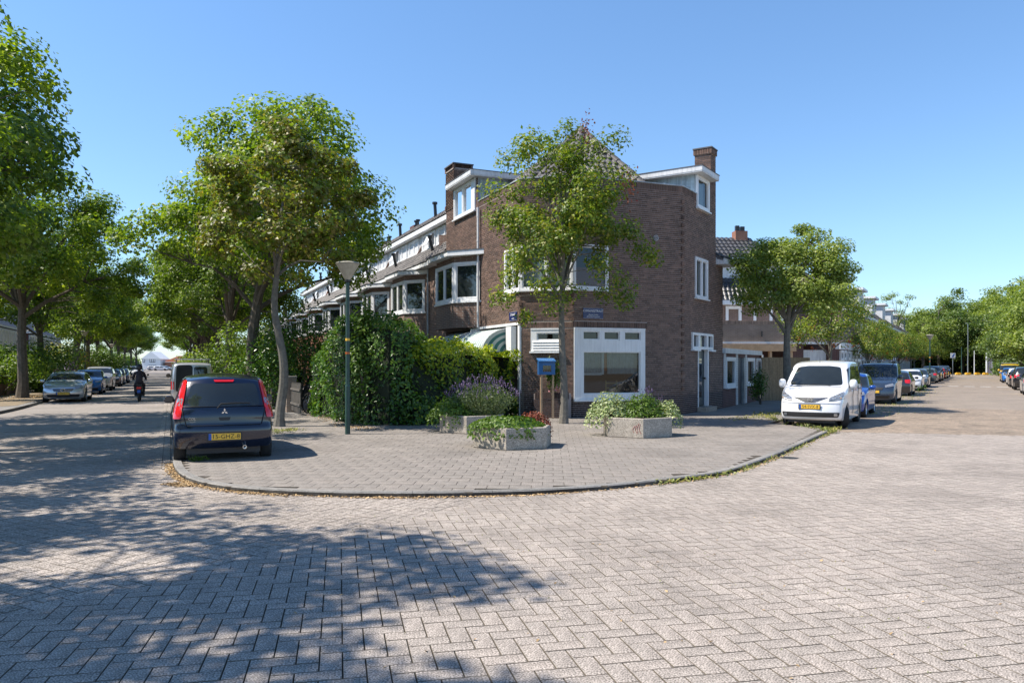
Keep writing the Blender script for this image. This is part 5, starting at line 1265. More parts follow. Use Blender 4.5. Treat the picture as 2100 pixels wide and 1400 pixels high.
def colt_extra(t, bvh, sp, paint):
    # wiper, emblem of three diamonds, lettering, aerial, exhaust
    a, b = surf(bvh, -.0, .99), surf(bvh, .10, .995)
    tube_part([(surf(bvh, .12, .985).x-.02, .12, .955), (surf(bvh, .06, 1.02).x-.03, .06, 1.035), (surf(bvh, -.20, 1.04).x-.03, -.20, 1.045), (surf(bvh, -.42, 1.04).x-.02, -.42, 1.035)], .010, 'rear_wiper', mt['chrome'] if False else mt['plastic'], t, 6)
    c = surf(bvh, .0, .90); m = MB(); xs = c.x-.022
    for q in (90, 210, 330):
        ca, sa = math.cos(R(q)), math.sin(R(q)); ctr = (ca*.030, sa*.030); d = (ca*.030, sa*.030); pz = (-sa*.017, ca*.017)
        P = [(ctr[0]+d[0], ctr[1]+d[1]), (ctr[0]+pz[0], ctr[1]+pz[1]), (ctr[0]-d[0], ctr[1]-d[1]), (ctr[0]-pz[0], ctr[1]-pz[1])]
        m.add([(xs, u, .895+v) for u, v in P] + [(xs+.02, u, .895+v) for u, v in P], [(0,1,2,3),(7,6,5,4),(0,4,5,1),(1,5,6,2),(2,6,7,3),(3,7,4,0)])
    m.build('badge', mt['chrome'], t)
    for txt, y, z, s in (('COLT', .50, .775, .062), ('ClearTec', .50, .725, .030)):
        p = surf(bvh, y, z); mm = Matrix(((0, 0, -1, p.x-.006), (-1, 0, 0, y), (0, 1, 0, z), (0, 0, 0, 1))); text_mesh(txt, s, mt['chrome'], 'lettering', t, mm, .002)
    tube_part([(-1.15, 0, 1.53), (-1.25, 0, 1.66)], .006, 'aerial', mt['black'], t, 5)
    m = MB(); m.lathe([(.025, 0), (.035, 0), (.036, .14), (.026, .14)], (-1.90, -.33, .27), 14, 'x'); m.build('exhaust', mt['chrome'], t, smooth=True)
    m = MB(); m.box(-1.7, -1.3, -.55, .5, .22, .34); m.build('silencer', mt['black'], t)
colt['extra'] = colt_extra
navy = M_paint('dark_blue_paint', (.004, .008, .026), .2); grey = M_paint('dark_grey_paint', (.03, .033, .04), .25, .3)
pX = gp(353, 944); rl = Vector((pX.x, pX.y)) + dL*.14       # rear left tyre
hC = math.atan2(dL.y, dL.x)
ctr = PL((-(rl.dot(nL))) + .87, rl.dot(dL)) + dL*1.28
# car heading: local +x -> dL, local +y -> left of heading = nL
carz = -.035
make_car(colt, 'dark blue small hatchback with tall red tail lights, parked with its rear towards the junction', navy, (ctr.x, ctr.y, carz), hC - R(1.2), plate='15-GHZ-8')
# --- white van-like people carrier, seen from the front
mt['paleline'] = M('panel_gap', (.30, .30, .31), .7)
nv = dict(L=4.4, W=1.70, H=1.86, belt=1.08, mid=-.3, axle=(1.36, -1.37), wr=.32, tk=.13, kf=.20, kr=.06, kc=.05, mirror=(.98, 1.20), pf=.60, pr=.8, msize=(.20, .26, .14), steer=R(22),
  top=[(-2.12, .32), (-2.18, .5), (-2.19, 1.0), (-2.13, 1.5), (-2.03, 1.76), (-1.75, 1.85), (-1.0, 1.87), (-.1, 1.86), (.45, 1.80), (.72, 1.68), (1.05, 1.42), (1.38, 1.15), (1.62, 1.05), (1.88, .96), (2.05, .84), (2.14, .70), (2.18, .52), (2.18, .38), (2.13, .26), (2.0, .22)])
nv['parts'] = [
 ('windscreen', ['front'], [(-.70, 1.17), (-.35, 1.155), (.35, 1.155), (.70, 1.17), (.575, 1.66), (.3, 1.70), (-.3, 1.70), (-.575, 1.66)], 'glassopq'),
 ('side_window', ['left', 'right'], [(.40, 1.14), (1.05, 1.14), (.62, 1.60), (.40, 1.66)], 'glassopq'),
 ('side_window', ['left', 'right'], [(-.72, 1.14), (.33, 1.14), (.33, 1.67), (-.70, 1.70)], 'glassopq'),
 ('side_window', ['left', 'right'], [(-1.95, 1.16), (-.80, 1.15), (-.80, 1.70), (-1.88, 1.68)], 'glassopq'),
 ('headlight', ['front'], [(-.79, 1.00), (-.80, .86), (-.60, .80), (-.46, .79), (-.50, .85), (-.66, .93)], 'whitelens'), ('headlight', ['front'], [(.79, 1.00), (.80, .86), (.60, .80), (.46, .79), (.50, .85), (.66, .93)], 'whitelens'),
 ('grille', ['front'], [(-.46, .845), (-.2, .835), (.2, .835), (.46, .845), (.26, .765), (.12, .715), (-.12, .715), (-.26, .765)], 'plastic'),
 ('lower_grille', ['front'], [(-.74, .45), (.74, .45), (.70, .32), (-.70, .32)], 'plastic'),
 ('fog_light', ['front'], [(-.68, .42), (-.60, .42), (-.60, .35), (-.68, .35)], 'rim'), ('fog_light', ['front'], [(.68, .42), (.60, .42), (.60, .35), (.68, .35)], 'rim'),
 ('seam', ['front'], [(-.81, .815), (-.60, .765), (-.46, .755), (-.46, .765), (-.60, .775), (-.81, .825)], 'plastic'), ('seam', ['front'], [(.81, .815), (.60, .765), (.46, .755), (.46, .765), (.60, .775), (.81, .825)], 'plastic'),
 ('seam', ['front'], [(-.80, .70), (.80, .70), (.80, .694), (-.80, .694)], 'paleline'),
 ('seam', ['front'], [(-.68, 1.13), (.68, 1.13), (.68, 1.122), (-.68, 1.122)], 'black'),
 ('seam', ['left', 'right'], [(.365, .35), (.375, .35), (.375, 1.12), (.365, 1.12)], 'black'), ('seam', ['left', 'right'], [(-.77, .35), (-.76, .35), (-.76, 1.12), (-.77, 1.12)], 'black'),
 ('slide_rail', ['left', 'right'], [(-1.9, 1.02), (-.8, 1.02), (-.8, 1.045), (-1.9, 1.045)], 'plastic'),
 ('door_handle', ['left', 'right'], [(.42, .98), (.60, .98), (.60, 1.02), (.42, 1.02)], 'white'), ('door_handle', ['left', 'right'], [(-.70, .98), (-.52, .98), (-.52, 1.02), (-.70, 1.02)], 'white'),
 ('tail_light', ['rear'], [(-.80, 1.4), (-.7, 1.4), (-.7, .8), (-.8, .8)], 'redlight'), ('tail_light', ['rear'], [(.80, 1.4), (.7, 1.4), (.7, .8), (.8, .8)], 'redlight'), ('rear_window', ['rear'], [(-.6, 1.15), (.6, 1.15), (.55, 1.6), (-.55, 1.6)], 'glassopq')]
def nv_extra(t, bvh, sp, paint):
    for s in (1, -1):
        for y, z, r_ in ((.71, .90, .045), (.61, .855, .035)):
            q = surf(bvh, s*y, z, False); m = MB(); m.lathe([(0, 0), (r_*.6, .004), (r_, .018), (r_*1.1, .012)], (q.x+.012, s*y, z), 16, 'x'); m.build('lamp_reflector', mt['chrome'], t, smooth=True)
        q = surf(bvh, s*.74, .835, False); m = MB(); m.box(q.x-.02, q.x+.02, s*.74-.03, s*.74+.03, .825, .85); m.build('indicator', mt['wood'], t)
    c = surf(bvh, 0, .78, False); m = MB(); x = c.x + .02
    n = 28; b = 0
    for k in range(n):
        q = 2*math.pi*k/n
        for rr, dx in ((.048, 0), (.048, .015), (.066, .015), (.066, 0)): m.v.append((x+dx, rr*math.cos(q), .78+rr*math.sin(q)))
    for k in range(n):
        for i in range(3): m.f.append((4*k+i, 4*((k+1) % n)+i, 4*((k+1) % n)+i+1, 4*k+i+1)); m.mi.append(0)
    m.box(x, x+.02, -.082, .082, .766, .794); m.build('badge', mt['chrome'], t)
    for z, w in ((.825, .42), (.80, .36), (.775, .28), (.745, .2)):
        m = MB(); 
        for s in (1, -1):
            pts = [(surf(bvh, s*w*k/4, z-.0 if k < 3 else z, False).x+.014, s*w*k/4, z) for k in (1, 2, 3, 4)]; m.tube(pts, .006, 5)
        m.build('grille_bar', mt['chrome'], t)
    tube_part([(.55, 0, 1.76), (.50, 0, 1.93)], .005, 'aerial', mt['black'], t, 5)
    p0, p1, p2 = surf(bvh, .35, 1.165, False), surf(bvh, 0, 1.18, False), surf(bvh, -.3, 1.175, False)
    tube_part([(p0.x+.02, .40, 1.165), (p1.x+.02, -.08, 1.195)], .009, 'wiper', mt['plastic'], t, 5); tube_part([(p1.x+.02, 0.05, 1.165), (p2.x+.02, -.50, 1.20)], .009, 'wiper', mt['plastic'], t, 5)
    m = MB(); c = surf(bvh, 0, 1.3, False)
    st = surf(bvh, -.56, 1.55, False)
    m = MB(); m.box(st.x+.006, st.x+.012, -.585, -.555, 1.52, 1.55); m.box(surf(bvh, -.58, 1.49, False).x+.006, surf(bvh, -.58, 1.49, False).x+.014, -.60, -.56, 1.47, 1.50); m.build('sticker', M('green_sticker', (.1, .5, .4), .5), t)
nv['extra'] = nv_extra
whitep = M_paint('white_car_paint', (.80, .80, .81), .3)
ax = gp(1732, 872.5); axc = Vector((ax.x, ax.y)) - nR*.77
hR = math.atan2(-dR.y, -dR.x)
c = axc + dR*1.36
make_car(nv, 'white people carrier facing the camera, parked in front of the round street tree', whitep, (c.x, c.y, RZ), hR, plate='54-SVX-8', cat='van')
# --- generic kinds
def feat(hw, cowl, rf, bz, zt, xr, lights=.72, gr=.6, belt=.95):
    w0, w1 = hw*.80, hw*.66
    return [('windscreen', ['front'], [(-w0, cowl), (w0, cowl), (w1, zt-.12), (-w1, zt-.12)], 'glassopq'),
     ('rear_window', ['rear'], [(-w0*.92, belt+.10), (w0*.92, belt+.10), (w1*.92, zt-.16), (-w1*.92, zt-.16)], 'glassopq'),
     ('side_window', ['left', 'right'], [(xr+.35, belt+.06), (bz-.05, belt+.05), (bz-.05, zt-.12), (xr+.55, zt-.16)], 'glassopq'),
     ('side_window', ['left', 'right'], [(bz+.03, belt+.05), (rf+.42, belt+.05), (rf+.02, zt-.17), (bz+.03, zt-.12)], 'glassopq'),
     ('headlight', ['front'], [(-hw*.93, lights+.02), (-hw*.55, lights-.05), (-hw*.52, lights+.05), (-hw*.86, lights+.13)], 'whitelens'), ('headlight', ['front'], [(hw*.93, lights+.02), (hw*.55, lights-.05), (hw*.52, lights+.05), (hw*.86, lights+.13)], 'whitelens'),
     ('grille', ['front'], [(-hw*.48, gr+.07), (hw*.48, gr+.07), (hw*.40, gr-.05), (-hw*.40, gr-.05)], 'plastic'), ('lower_grille', ['front'], [(-hw*.75, .38), (hw*.75, .38), (hw*.70, .25), (-hw*.70, .25)], 'plastic'),
     ('tail_light', ['rear'], [(-hw*.93, belt+.02), (-hw*.62, belt), (-hw*.66, belt-.17), (-hw*.93, belt-.2)], 'redlight'), ('tail_light', ['rear'], [(hw*.93, belt+.02), (hw*.62, belt), (hw*.66, belt-.17), (hw*.93, belt-.2)], 'redlight'),
     ('seam', ['left', 'right'], [(bz-.012, .32), (bz, .32), (bz, belt+.02), (bz-.012, belt+.02)], 'black'), ('door_handle', ['left', 'right'], [(bz+.1, belt-.12), (bz+.26, belt-.12), (bz+.26, belt-.09), (bz+.1, belt-.09)], 'plastic')]
compact = dict(L=4.29, W=1.78, H=1.43, belt=.90, mid=-.3, axle=(1.36, -1.34), wr=.32, tk=.24, kf=.22, kr=.12, kc=.06, mirror=(.72, .98), pf=.42, pr=.55,
  top=[(-2.05, .32), (-2.13, .45), (-2.14, .68), (-2.06, .92), (-1.92, 1.10), (-1.66, 1.30), (-1.35, 1.385), (-.8, 1.43), (-.1, 1.43), (.35, 1.34), (.85, 1.10), (1.12, .97), (1.5, .90), (1.85, .80), (2.03, .70), (2.12, .55), (2.13, .38), (2.06, .24)])
compact['parts'] = feat(.89, 1.04, .5, -.2, 1.43, -2.0, lights=.66, gr=.56, belt=.90)
def star_extra(t, bvh, sp, paint):
    c = surf(bvh, 0, .57, False); m = MB(); x = c.x + .02; n = 24
    for k in range(n):
        q = 2*math.pi*k/n
        for rr, dx in ((.075, 0), (.075, .012), (.09, .012), (.09, 0)): m.v.append((x+dx, rr*math.cos(q), .57+rr*math.sin(q)))
    for k in range(n):
        for i in range(3): m.f.append((4*k+i, 4*((k+1) % n)+i, 4*((k+1) % n)+i+1, 4*k+i+1)); m.mi.append(0)
    for q in (90, 210, 330): m.tube([(x+.006, 0, .57), (x+.006, .08*math.cos(R(q)), .57+.08*math.sin(R(q)))], [.016, .004], 6)
    m.build('badge', mt['chrome'], t)
    for z in (.595, .545):
        m = MB(); m.tube([(surf(bvh, y, z, False).x+.012, y, z) for y in (-.38, -.2, -.1)], .008, 5); m.tube([(surf(bvh, y, z, False).x+.012, y, z) for y in (.38, .2, .1)], .008, 5); m.build('grille_bar', mt['chrome'], t)
mb_ = dict(compact); mb_['extra'] = star_extra
mini = dict(L=3.6, W=1.62, H=1.47, belt=.92, mid=-.1, axle=(1.15, -1.22), wr=.28, tk=.22, kf=.26, kr=.14, kc=.06, mirror=(.6, .98), pf=.40, pr=.5,
  top=[(-1.70, .30), (-1.78, .45), (-1.79, .75), (-1.72, .98), (-1.58, 1.25), (-1.38, 1.40), (-.9, 1.46), (-.2, 1.47), (.25, 1.38), (.72, 1.10), (.98, .97), (1.25, .90), (1.5, .80), (1.68, .66), (1.77, .50), (1.77, .35), (1.70, .24)])
mini['parts'] = feat(.81, 1.03, .42, -.35, 1.47, -1.65, lights=.72, gr=.55, belt=.92)
suv = dict(L=4.35, W=1.82, H=1.62, belt=1.05, mid=-.3, axle=(1.34, -1.32), wr=.35, zg=.25, tk=.20, kf=.18, kr=.10, kc=.05, mirror=(.75, 1.15), pf=.50, pr=.85,
  top=[(-2.08, .36), (-2.15, .5), (-2.16, .85), (-2.10, 1.08), (-1.98, 1.30), (-1.78, 1.50), (-1.5, 1.58), (-.8, 1.62), (0, 1.62), (.40, 1.52), (.85, 1.25), (1.10, 1.12), (1.5, 1.06), (1.9, .98), (2.08, .85), (2.15, .65), (2.15, .45), (2.08, .28)])
suv['parts'] = feat(.91, 1.18, .5, -.25, 1.62, -2.0, lights=.84, gr=.70, belt=1.05)
caddy = dict(L=4.4, W=1.79, H=1.82, belt=1.10, mid=-.3, axle=(1.38, -1.30), wr=.32, tk=.12, kf=.20, kr=.05, kc=.04, mirror=(.80, 1.20), pf=.55, pr=.8, msize=(.2, .2, .13),
  top=[(-2.14, .34), (-2.19, .5), (-2.19, 1.1), (-2.16, 1.6), (-2.08, 1.76), (-1.8, 1.81), (-.8, 1.83), (0, 1.81), (.35, 1.72), (.8, 1.38), (1.12, 1.14), (1.45, 1.06), (1.8, .97), (2.02, .86), (2.14, .68), (2.17, .5), (2.16, .36), (2.08, .24)])
caddy['parts'] = feat(.895, 1.20, .6, -.3, 1.82, -2.1, lights=.78, gr=.66, belt=1.10)
def rack_extra(t, bvh, sp, paint):
    H = sp['H']
    for x in (.1, -.9):
        tube_part([(x, -.70, H+.10), (x, .70, H+.10)], .025, 'roof_rack', mt['rim'], t, 6)
        for s in (1, -1):
            tube_part([(x, s*.64, H-.08), (x, s*.64, H+.10)], .02, 'rack_foot', mt['black'], t, 6)
            tube_part([(x-.15, s*.66, H+.10), (x-.12, s*.66, H+.20), (x+.0, s*.66, H+.24), (x+.13, s*.66, H+.10)], .012, 'rack_guard', mt['rim'], t, 6)
caddy['extra'] = rack_extra
estate = dict(compact); estate['L'] = 4.5; estate['top'] = [(-2.15, .32), (-2.23, .45), (-2.24, .75), (-2.18, .98), (-2.06, 1.22), (-1.9, 1.38), (-1.6, 1.43), (-.8, 1.46), (-.1, 1.44), (.35, 1.35), (.85, 1.10), (1.12, .98), (1.55, .91), (1.95, .80), (2.13, .70), (2.22, .55), (2.23, .38), (2.16, .24)]
estate['parts'] = feat(.89, 1.04, .5, -.3, 1.45, -2.15, lights=.68, gr=.58, belt=.92)
P_ = {'silver': M_paint('silver_paint', (.60, .62, .64), .25, .6), 'blue': M_paint('blue_paint', (.012, .13, .42), .25), 'mblue': M_paint('mid_blue_paint', (.012, .07, .34), .25, .1), 'white': whitep, 'black': M_paint('black_paint', (.012, .013, .016), .2),
      'dgrey': grey, 'slate': M_paint('slate_blue_paint', (.035, .055, .095), .25, .3), 'lsilver': M_paint('light_silver_paint', (.55, .56, .58), .3, .5), 'red': M_paint('red_paint', (.35, .02, .02), .25), 'teal': M_paint('grey_green_paint', (.12, .15, .16), .3, .4), 'yellow': M_paint('yellow_paint', (.65, .42, .03), .35)}
protos = {}
def place(kind, paint, p, head, label, cat='car', group=None, z=RZ, det=1, plate=None):
    sp = {'compact': compact, 'benz': mb_, 'mini': mini, 'suv': suv, 'caddy': caddy, 'estate': estate, 'hatch': colt}[kind]
    if kind in protos and not plate:
        t = copy_tree(protos[kind]); t['label'] = label
        for ch in t.children:
            if ch.name.split('.')[0] in ('body', 'mirror') and ch.material_slots:
                ch.material_slots[0].link = 'OBJECT'; ch.material_slots[0].material = P_[paint]
        t.location = (p.x, p.y, z); t.rotation_euler.z = head
        t.name = 'parked_car' if cat == 'car' else 'parked_van'
    else:
        t = make_car(sp, label, P_[paint], (p.x, p.y, z), head, det=det, cat=cat, plate=plate)
        if not plate: protos[kind] = t
    t['category'] = cat
    if group: t['group'] = group
    elif 'group' in t: del t['group']
    return t
gR, gL, gR2 = 'cars parked along the left kerb of the right-hand street', 'cars parked on the left of the tree-lined street', 'cars parked on the far right of the right-hand street'
cx = axc.dot(nR); tx = axc.dot(dR)
def rs_(t, off=0): return PR(cx+off, t)
place('mini', 'mblue', rs_(gy(852, RZ)*0 + 24.9*1 and (Vector(gp(1786, 852)).dot(dR)) + 1.2), hR, 'bright blue small car directly behind the white people carrier', group=gR)
place('caddy', 'slate', rs_(gp(1839, 825).dot(dR) + 1.35), hR, 'dark slate-blue van with silver roof rack parked behind the bright blue car', 'van', gR)
t1 = gp(1868.6, 809).dot(dR)
place('compact', 'dgrey', rs_(t1 + 1.0), hR+math.pi, 'dark grey hatchback seen from behind, next after the roof-rack van', group=gR)
place('compact', 'white', rs_(gp(1891, 799.5).dot(dR) + 1.4), hR, 'white hatchback facing the camera beyond the dark grey hatchback', group=gR)
tt = gp(1903, 793).dot(dR) + 1.3
place('estate', 'teal', rs_(tt), hR, 'grey-green car tucked behind the white hatchback', group=gR)
seq = [('estate', 'teal', 'pale grey-green estate seen from behind just past the green lamp post', math.pi), ('suv', 'black', 'black off-road car behind the pale estate past the lamp post', 0), ('compact', 'slate', 'slate-blue hatchback, sixth from the far end of the row', 0),
       ('mini', 'dgrey', 'small dark grey car, fifth from the far end of the row', 0), ('compact', 'red', 'dark red hatchback, fourth from the far end of the row', math.pi), ('estate', 'slate', 'slate-blue estate, third from the far end of the row', 0), ('compact', 'mblue', 'blue hatchback, second from the far end of the row', 0), ('suv', 'dgrey', 'dark off-road car at the far end of the row', 0)]
tt = gp(1926, 783.5).dot(dR)
for k, (a, b, l, h) in enumerate(seq): place(a, b, rs_(tt + k*6.1, .05*(k % 3)), hR+h, l, group=gR)
# far right side
cr = 2.35+.9; q = gp(2072, 797)
place('compact', 'lsilver', PR(cr+.05, gp(2094, 806.5).dot(dR)+.9), hR+math.pi, 'light silver car cut off by the right edge of the photo', group=gR2)
place('suv', 'black', PR(cr, q.dot(dR)+.8), hR+math.pi, 'black off-road car seen from behind near the right edge', group=gR2)
place('compact', 'dgrey', PR(cr, q.dot(dR)+8.5), hR+math.pi, 'dark car with red tail lamps in front of the black off-road car', group=gR2)
place('mini', 'white', PR(cr, q.dot(dR)+15), hR+math.pi, 'small white car between the dark car and the blue one on the right', group=gR2)
place('mini', 'blue', PR(cr-.1, q.dot(dR)+25), hR, 'small blue car facing the camera on the far right side', group=gR2)
place('caddy', 'yellow', PR(cr, q.dot(dR)+31), hR, 'yellow van with roof rack at the far end of the right side', 'van', gR2)
# left street, left side: facing the camera
hLf = math.atan2(-dL.y, -dL.x)
a = gp(190, 815.5); cc = -a.dot(nL)
def ls_(t, off=0): return PL(cc - .89 + off, t)
tA_ = gp(184, 820.5).dot(dL)
t = make_car(mb_, 'silver compact hatchback facing the camera, first car on the left side of the tree-lined street', P_['silver'], (ls_(tA_+1.4).x, ls_(tA_+1.4).y, RZ), hLf, det=1, plate='4-XKB-19'); t['group'] = gL
place('mini', 'blue', ls_(gp(227, 805).dot(dL)+1.1), hLf, 'bright blue small car behind the silver compact hatchback', group=gL)
place('suv', 'lsilver', ls_(gp(241, 798).dot(dL)+1.2), hLf, 'silver off-road car behind the bright blue small car on the left', group=gL)
sl_ = [('compact', 'black', 'black hatchback with yellow plate behind the silver off-road car', 0), ('mini', 'black', 'small black car, fifth in the left row of the tree-lined street', 0), ('estate', 'slate', 'slate-blue estate, sixth in the left row of the tree-lined street', 0), ('suv', 'white', 'white off-road car, seventh in the left row deep in the street', 0), ('compact', 'lsilver', 'silver hatchback, eighth in the left row deep in the street', 0), ('compact', 'white', 'white hatchback, last in the left row near the street end', 0)]
tt = gp(262, 790).dot(dL)
for k, (a_, b_, l, h) in enumerate(sl_): place(a_, b_, ls_(tt + k*(6.3 if k < 3 else 11) , 0), hLf+h, l, group=gL)
for k, (px, Y, pt) in enumerate(((318, 235, 'white'), (330, 225, 'white'), (341, 232, 'lsilver'))):
    o = place('compact' if k else 'estate', pt, Vector(((px-1050)/FPX*Y, Y)), R(10), ['white estate parked sideways before the white end house', 'white hatchback parked sideways right of the white estate', 'silver hatchback parked sideways at the street end'][k], group='cars parked across the end of the tree-lined street')
# white panel van with open rear door, in front of the dark blue hatchback
wv = dict(caddy); wv['parts'] = [p for p in caddy['parts'] if p[0] not in ('rear_window', 'tail_light')] + [
  ('tail_light', ['rear'], [(.88, .98), (.76, .98), (.76, .62), (.88, .62)], 'redlight'), ('tail_light', ['rear'], [(-.88, .98), (-.76, .98), (-.76, .62), (-.88, .62)], 'redlight'),
  ('open_doorway', ['rear'], [(.70, .50), (0.0, .50), (0.0, 1.70), (.66, 1.70)], 'ink'), ('rear_window', ['rear'], [(-.04, 1.12), (-.62, 1.12), (-.60, 1.62), (-.04, 1.62)], 'glassopq')]
wv['blackmirror'] = True
def wv_extra(t, bvh, sp, paint):
    m = MB(); m.box(-2.95, -2.25, .80, .84, .48, 1.72); d = m.build('rear_door', paint, t); m = MB(); m.box(-2.85, -2.35, .842, .85, 1.1, 1.6); m.build('door_window', mt['glassopq'], d)
    H = sp['H']
    for x in (-1.7, -.9, -.1): tube_part([(x, -.72, H+.14), (x, .72, H+.14)], .022, 'roof_rack', mt['rim'], t, 6)
    for y in (-.5, 0, .5): tube_part([(-1.9, y, H+.14), (.1, y, H+.14)], .018, 'rack_rail', mt['rim'], t, 6)
    for s in (1, -1):
        for x in (-1.7, -.1): tube_part([(x, s*.66, H-.1), (x, s*.66, H+.14)], .018, 'rack_foot', mt['black'], t, 6)
wv['extra'] = wv_extra
pv = PL(cL+.86, 38.6)
make_car(wv, 'pale silver panel van with open rear door and roof rack beyond the dark blue hatchback', P_['lsilver'], (pv.x, pv.y, carz), hC, det=2, cat='van')
# ---------------------------------------------------------------- leaves and trees
def leaf_mesh(name, pos, nrm, size, mat, rng, aspect=.55, fold=.25, kind='kite'):
    """one small folded face pair per leaf; pos, nrm: (n,3); size: (n,)"""
    n = len(pos); nrm = nrm/np.maximum(1e-6, np.linalg.norm(nrm, axis=1))[:, None]
    t = rng.normal(size=(n, 3)); t -= nrm*np.sum(t*nrm, axis=1)[:, None]; t /= np.maximum(1e-6, np.linalg.norm(t, axis=1))[:, None]
    b = np.cross(nrm, t); s = size[:, None]
    if kind == 'kite':
        V = np.stack([pos - t*s*.5, pos + b*s*aspect*.5 + nrm*s*fold*.4 - t*s*.05, pos + t*s*.5 - nrm*s*fold*.3, pos - b*s*aspect*.5 + nrm*s*fold*.4 - t*s*.05], 1).reshape(-1, 3); k = 4
        F = np.arange(n*4).reshape(-1, 4); tri = np.concatenate([F[:, [0, 1, 2]], F[:, [0, 2, 3]]], 1).reshape(-1, 3)
    else:           # broad lobed leaf: five points fanned from the stalk
        P = [(-.5, 0), (-.15, .5), (.12, .22), (.5, .0), (.12, -.22), (-.15, -.5)]
        V = np.stack([pos + t*s*a + b*s*c*aspect*1.7 + nrm*s*fold*(abs(c)-.2) for a, c in P], 1).reshape(-1, 3); k = 6
        F = np.arange(n*6).reshape(-1, 6); tri = np.concatenate([F[:, [0, 1, 2]], F[:, [0, 2, 3]], F[:, [0, 3, 4]], F[:, [0, 4, 5]]], 1).reshape(-1, 3)
    me = bpy.data.meshes.new(name); m = len(tri)
    me.vertices.add(len(V)); me.vertices.foreach_set('co', V.astype(np.float32).ravel())
    me.loops.add(m*3); me.loops.foreach_set('vertex_index', tri.astype(np.int32).ravel())
    me.polygons.add(m); me.polygons.foreach_set('loop_start', np.arange(0, m*3, 3, dtype=np.int32)); me.polygons.foreach_set('loop_total', np.full(m, 3, dtype=np.int32))
    me.update(calc_edges=True); me.validate(); me.materials.append(mat); return me
def make_tree(name, label, H, th_, r0, rx, rz, cz, nclump, nleaf, lsize, leafmat, barkmat, seed, cr=.75, bend=(), fl=.65, cat='tree', group=None, kind='kite', lean=(0, 0), extra=None, nlimb=7, low=.15, shell=.55, ry=None, addC=()):
    rng = np.random.default_rng(seed); t = empty(name, (0, 0, 0), 0, label, cat, group); ry = ry or rx
    top = cz + rz*.55
    # trunk path
    pts = []; rad = []; nseg = 28 if bend else 12
    for i in range(nseg+1):
        f = i/nseg; z = f*top; k = min(1, z/max(.1, th_))
        off = np.array([lean[0]*f**2.2, lean[1]*f**2.2]) + np.array([math.sin(z*1.1+seed)*.05, math.cos(z*.9+seed)*.05])*min(1, z)
        for bz, bx, by in bend: off = off + np.array([bx, by])*math.exp(-((z-bz)/.9)**2)
        pts.append((off[0], off[1], z)); rad.append(r0*(1.28 if i == 0 else 1.0)*(1-.80*f**1.15))
    tm = MB(); tm.tube([(pts[0][0], pts[0][1], -.15)] + pts, [r0*1.5] + rad, 9)
    def trunk_at(z):
        for a, b in zip(pts, pts[1:]):
            if a[2] <= z <= b[2]: f = (z-a[2])/(b[2]-a[2]); return Vector(a).lerp(Vector(b), f)
        return Vector(pts[-1])
    # clumps with an uneven outline
    C = []; tries = 0
    ph = rng.uniform(0, 6.28, 6)
    while len(C) < nclump and tries < 20000:
        tries += 1; d = rng.normal(size=3); d /= np.linalg.norm(d)
        if d[2] < -.75: continue
        az = math.atan2(d[1], d[0]); lob = 1 + .13*math.sin(3*az+ph[0]) + .10*math.sin(5*az+ph[1]+2*d[2]) + .10*math.sin(4*d[2]*2+ph[2])
        r_ = (shell + (1-shell)*rng.uniform()**.6)*lob*rng.uniform(.90, 1.06)
        p = np.array([d[0]*rx, d[1]*ry, d[2]*rz*(1 if d[2] > 0 else .8)])*r_ + np.array([lean[0], lean[1], cz])
        if C and min(np.linalg.norm(p-q) for q in C) < cr*.55: 
            if rng.uniform() < .9: continue
        C.append(p)
    C = np.array(C + [np.array(q) for q in addC])
    # limbs: from the trunk out to sectors, then twigs to the clumps
    limbs = []
    order = rng.permutation(len(C))[:nlimb]
    for k, i in enumerate(order):
        e = Vector(C[i]); z0 = th_ + (e.z-th_)*rng.uniform(.05, .35); z0 = max(th_*.85, min(z0, top*.85)); s0 = trunk_at(z0)
        L = (e-s0).length; mid = s0.lerp(e, .5) + Vector((rng.normal()*.1*L*.5, rng.normal()*.1*L*.5, .10*L))
        path = [s0, s0.lerp(mid, .5) + Vector((0, 0, .03*L)), mid, mid.lerp(e, .5) + Vector(rng.normal(size=3)*.04*L), e]
        rr = r0*rng.uniform(.34, .5); tm.tube(path, [rr, rr*.8, rr*.55, rr*.35, rr*.12], 6); limbs += [mid, path[3], path[1]]
    for c in C:
        e = Vector(c); cand = limbs + [trunk_at(z) for z in np.linspace(th_, top, 6)]
        s0 = min(cand, key=lambda q: (q-e).length + (1.5 if q.z > e.z+.3 else 0)); L = (e-s0).length
        if L > .3: tm.tube([s0, s0.lerp(e, .5) + Vector((0, 0, .06*L)) + Vector(rng.normal(size=3)*.05*L), e], [r0*.13, r0*.08, r0*.03], 4, cap=False)
    tm.build('trunk', mt[barkmat], t, smooth=True)
    per = np.maximum(4, rng.poisson(nleaf/len(C), len(C))*1.0*rng.uniform(.6, 1.4, len(C))).astype(int); idx = np.repeat(np.arange(len(C)), per); n = len(idx)
    d = rng.normal(size=(n, 3)); d /= np.linalg.norm(d, axis=1)[:, None]; crs = rng.uniform(.75, 1.25, len(C))[idx]*cr
    rr = rng.uniform(size=n)**.45; P = C[idx] + d*(rr*crs)[:, None]*np.array([1, 1, fl])
    outw = P - np.array([lean[0], lean[1], cz-.3*rz]); outw /= np.linalg.norm(outw, axis=1)[:, None]
    N_ = d*.55 + outw*.35 + np.array([0, 0, .55]) + rng.normal(size=(n, 3))*.45
    me = leaf_mesh('crown', P, N_, lsize*rng.uniform(.65, 1.25, n), mt[leafmat], rng, aspect=.62 if kind == 'kite' else .55, kind=kind)
    bpyobj('crown', me, t)
    if extra: extra(t, C, rng)
    return t
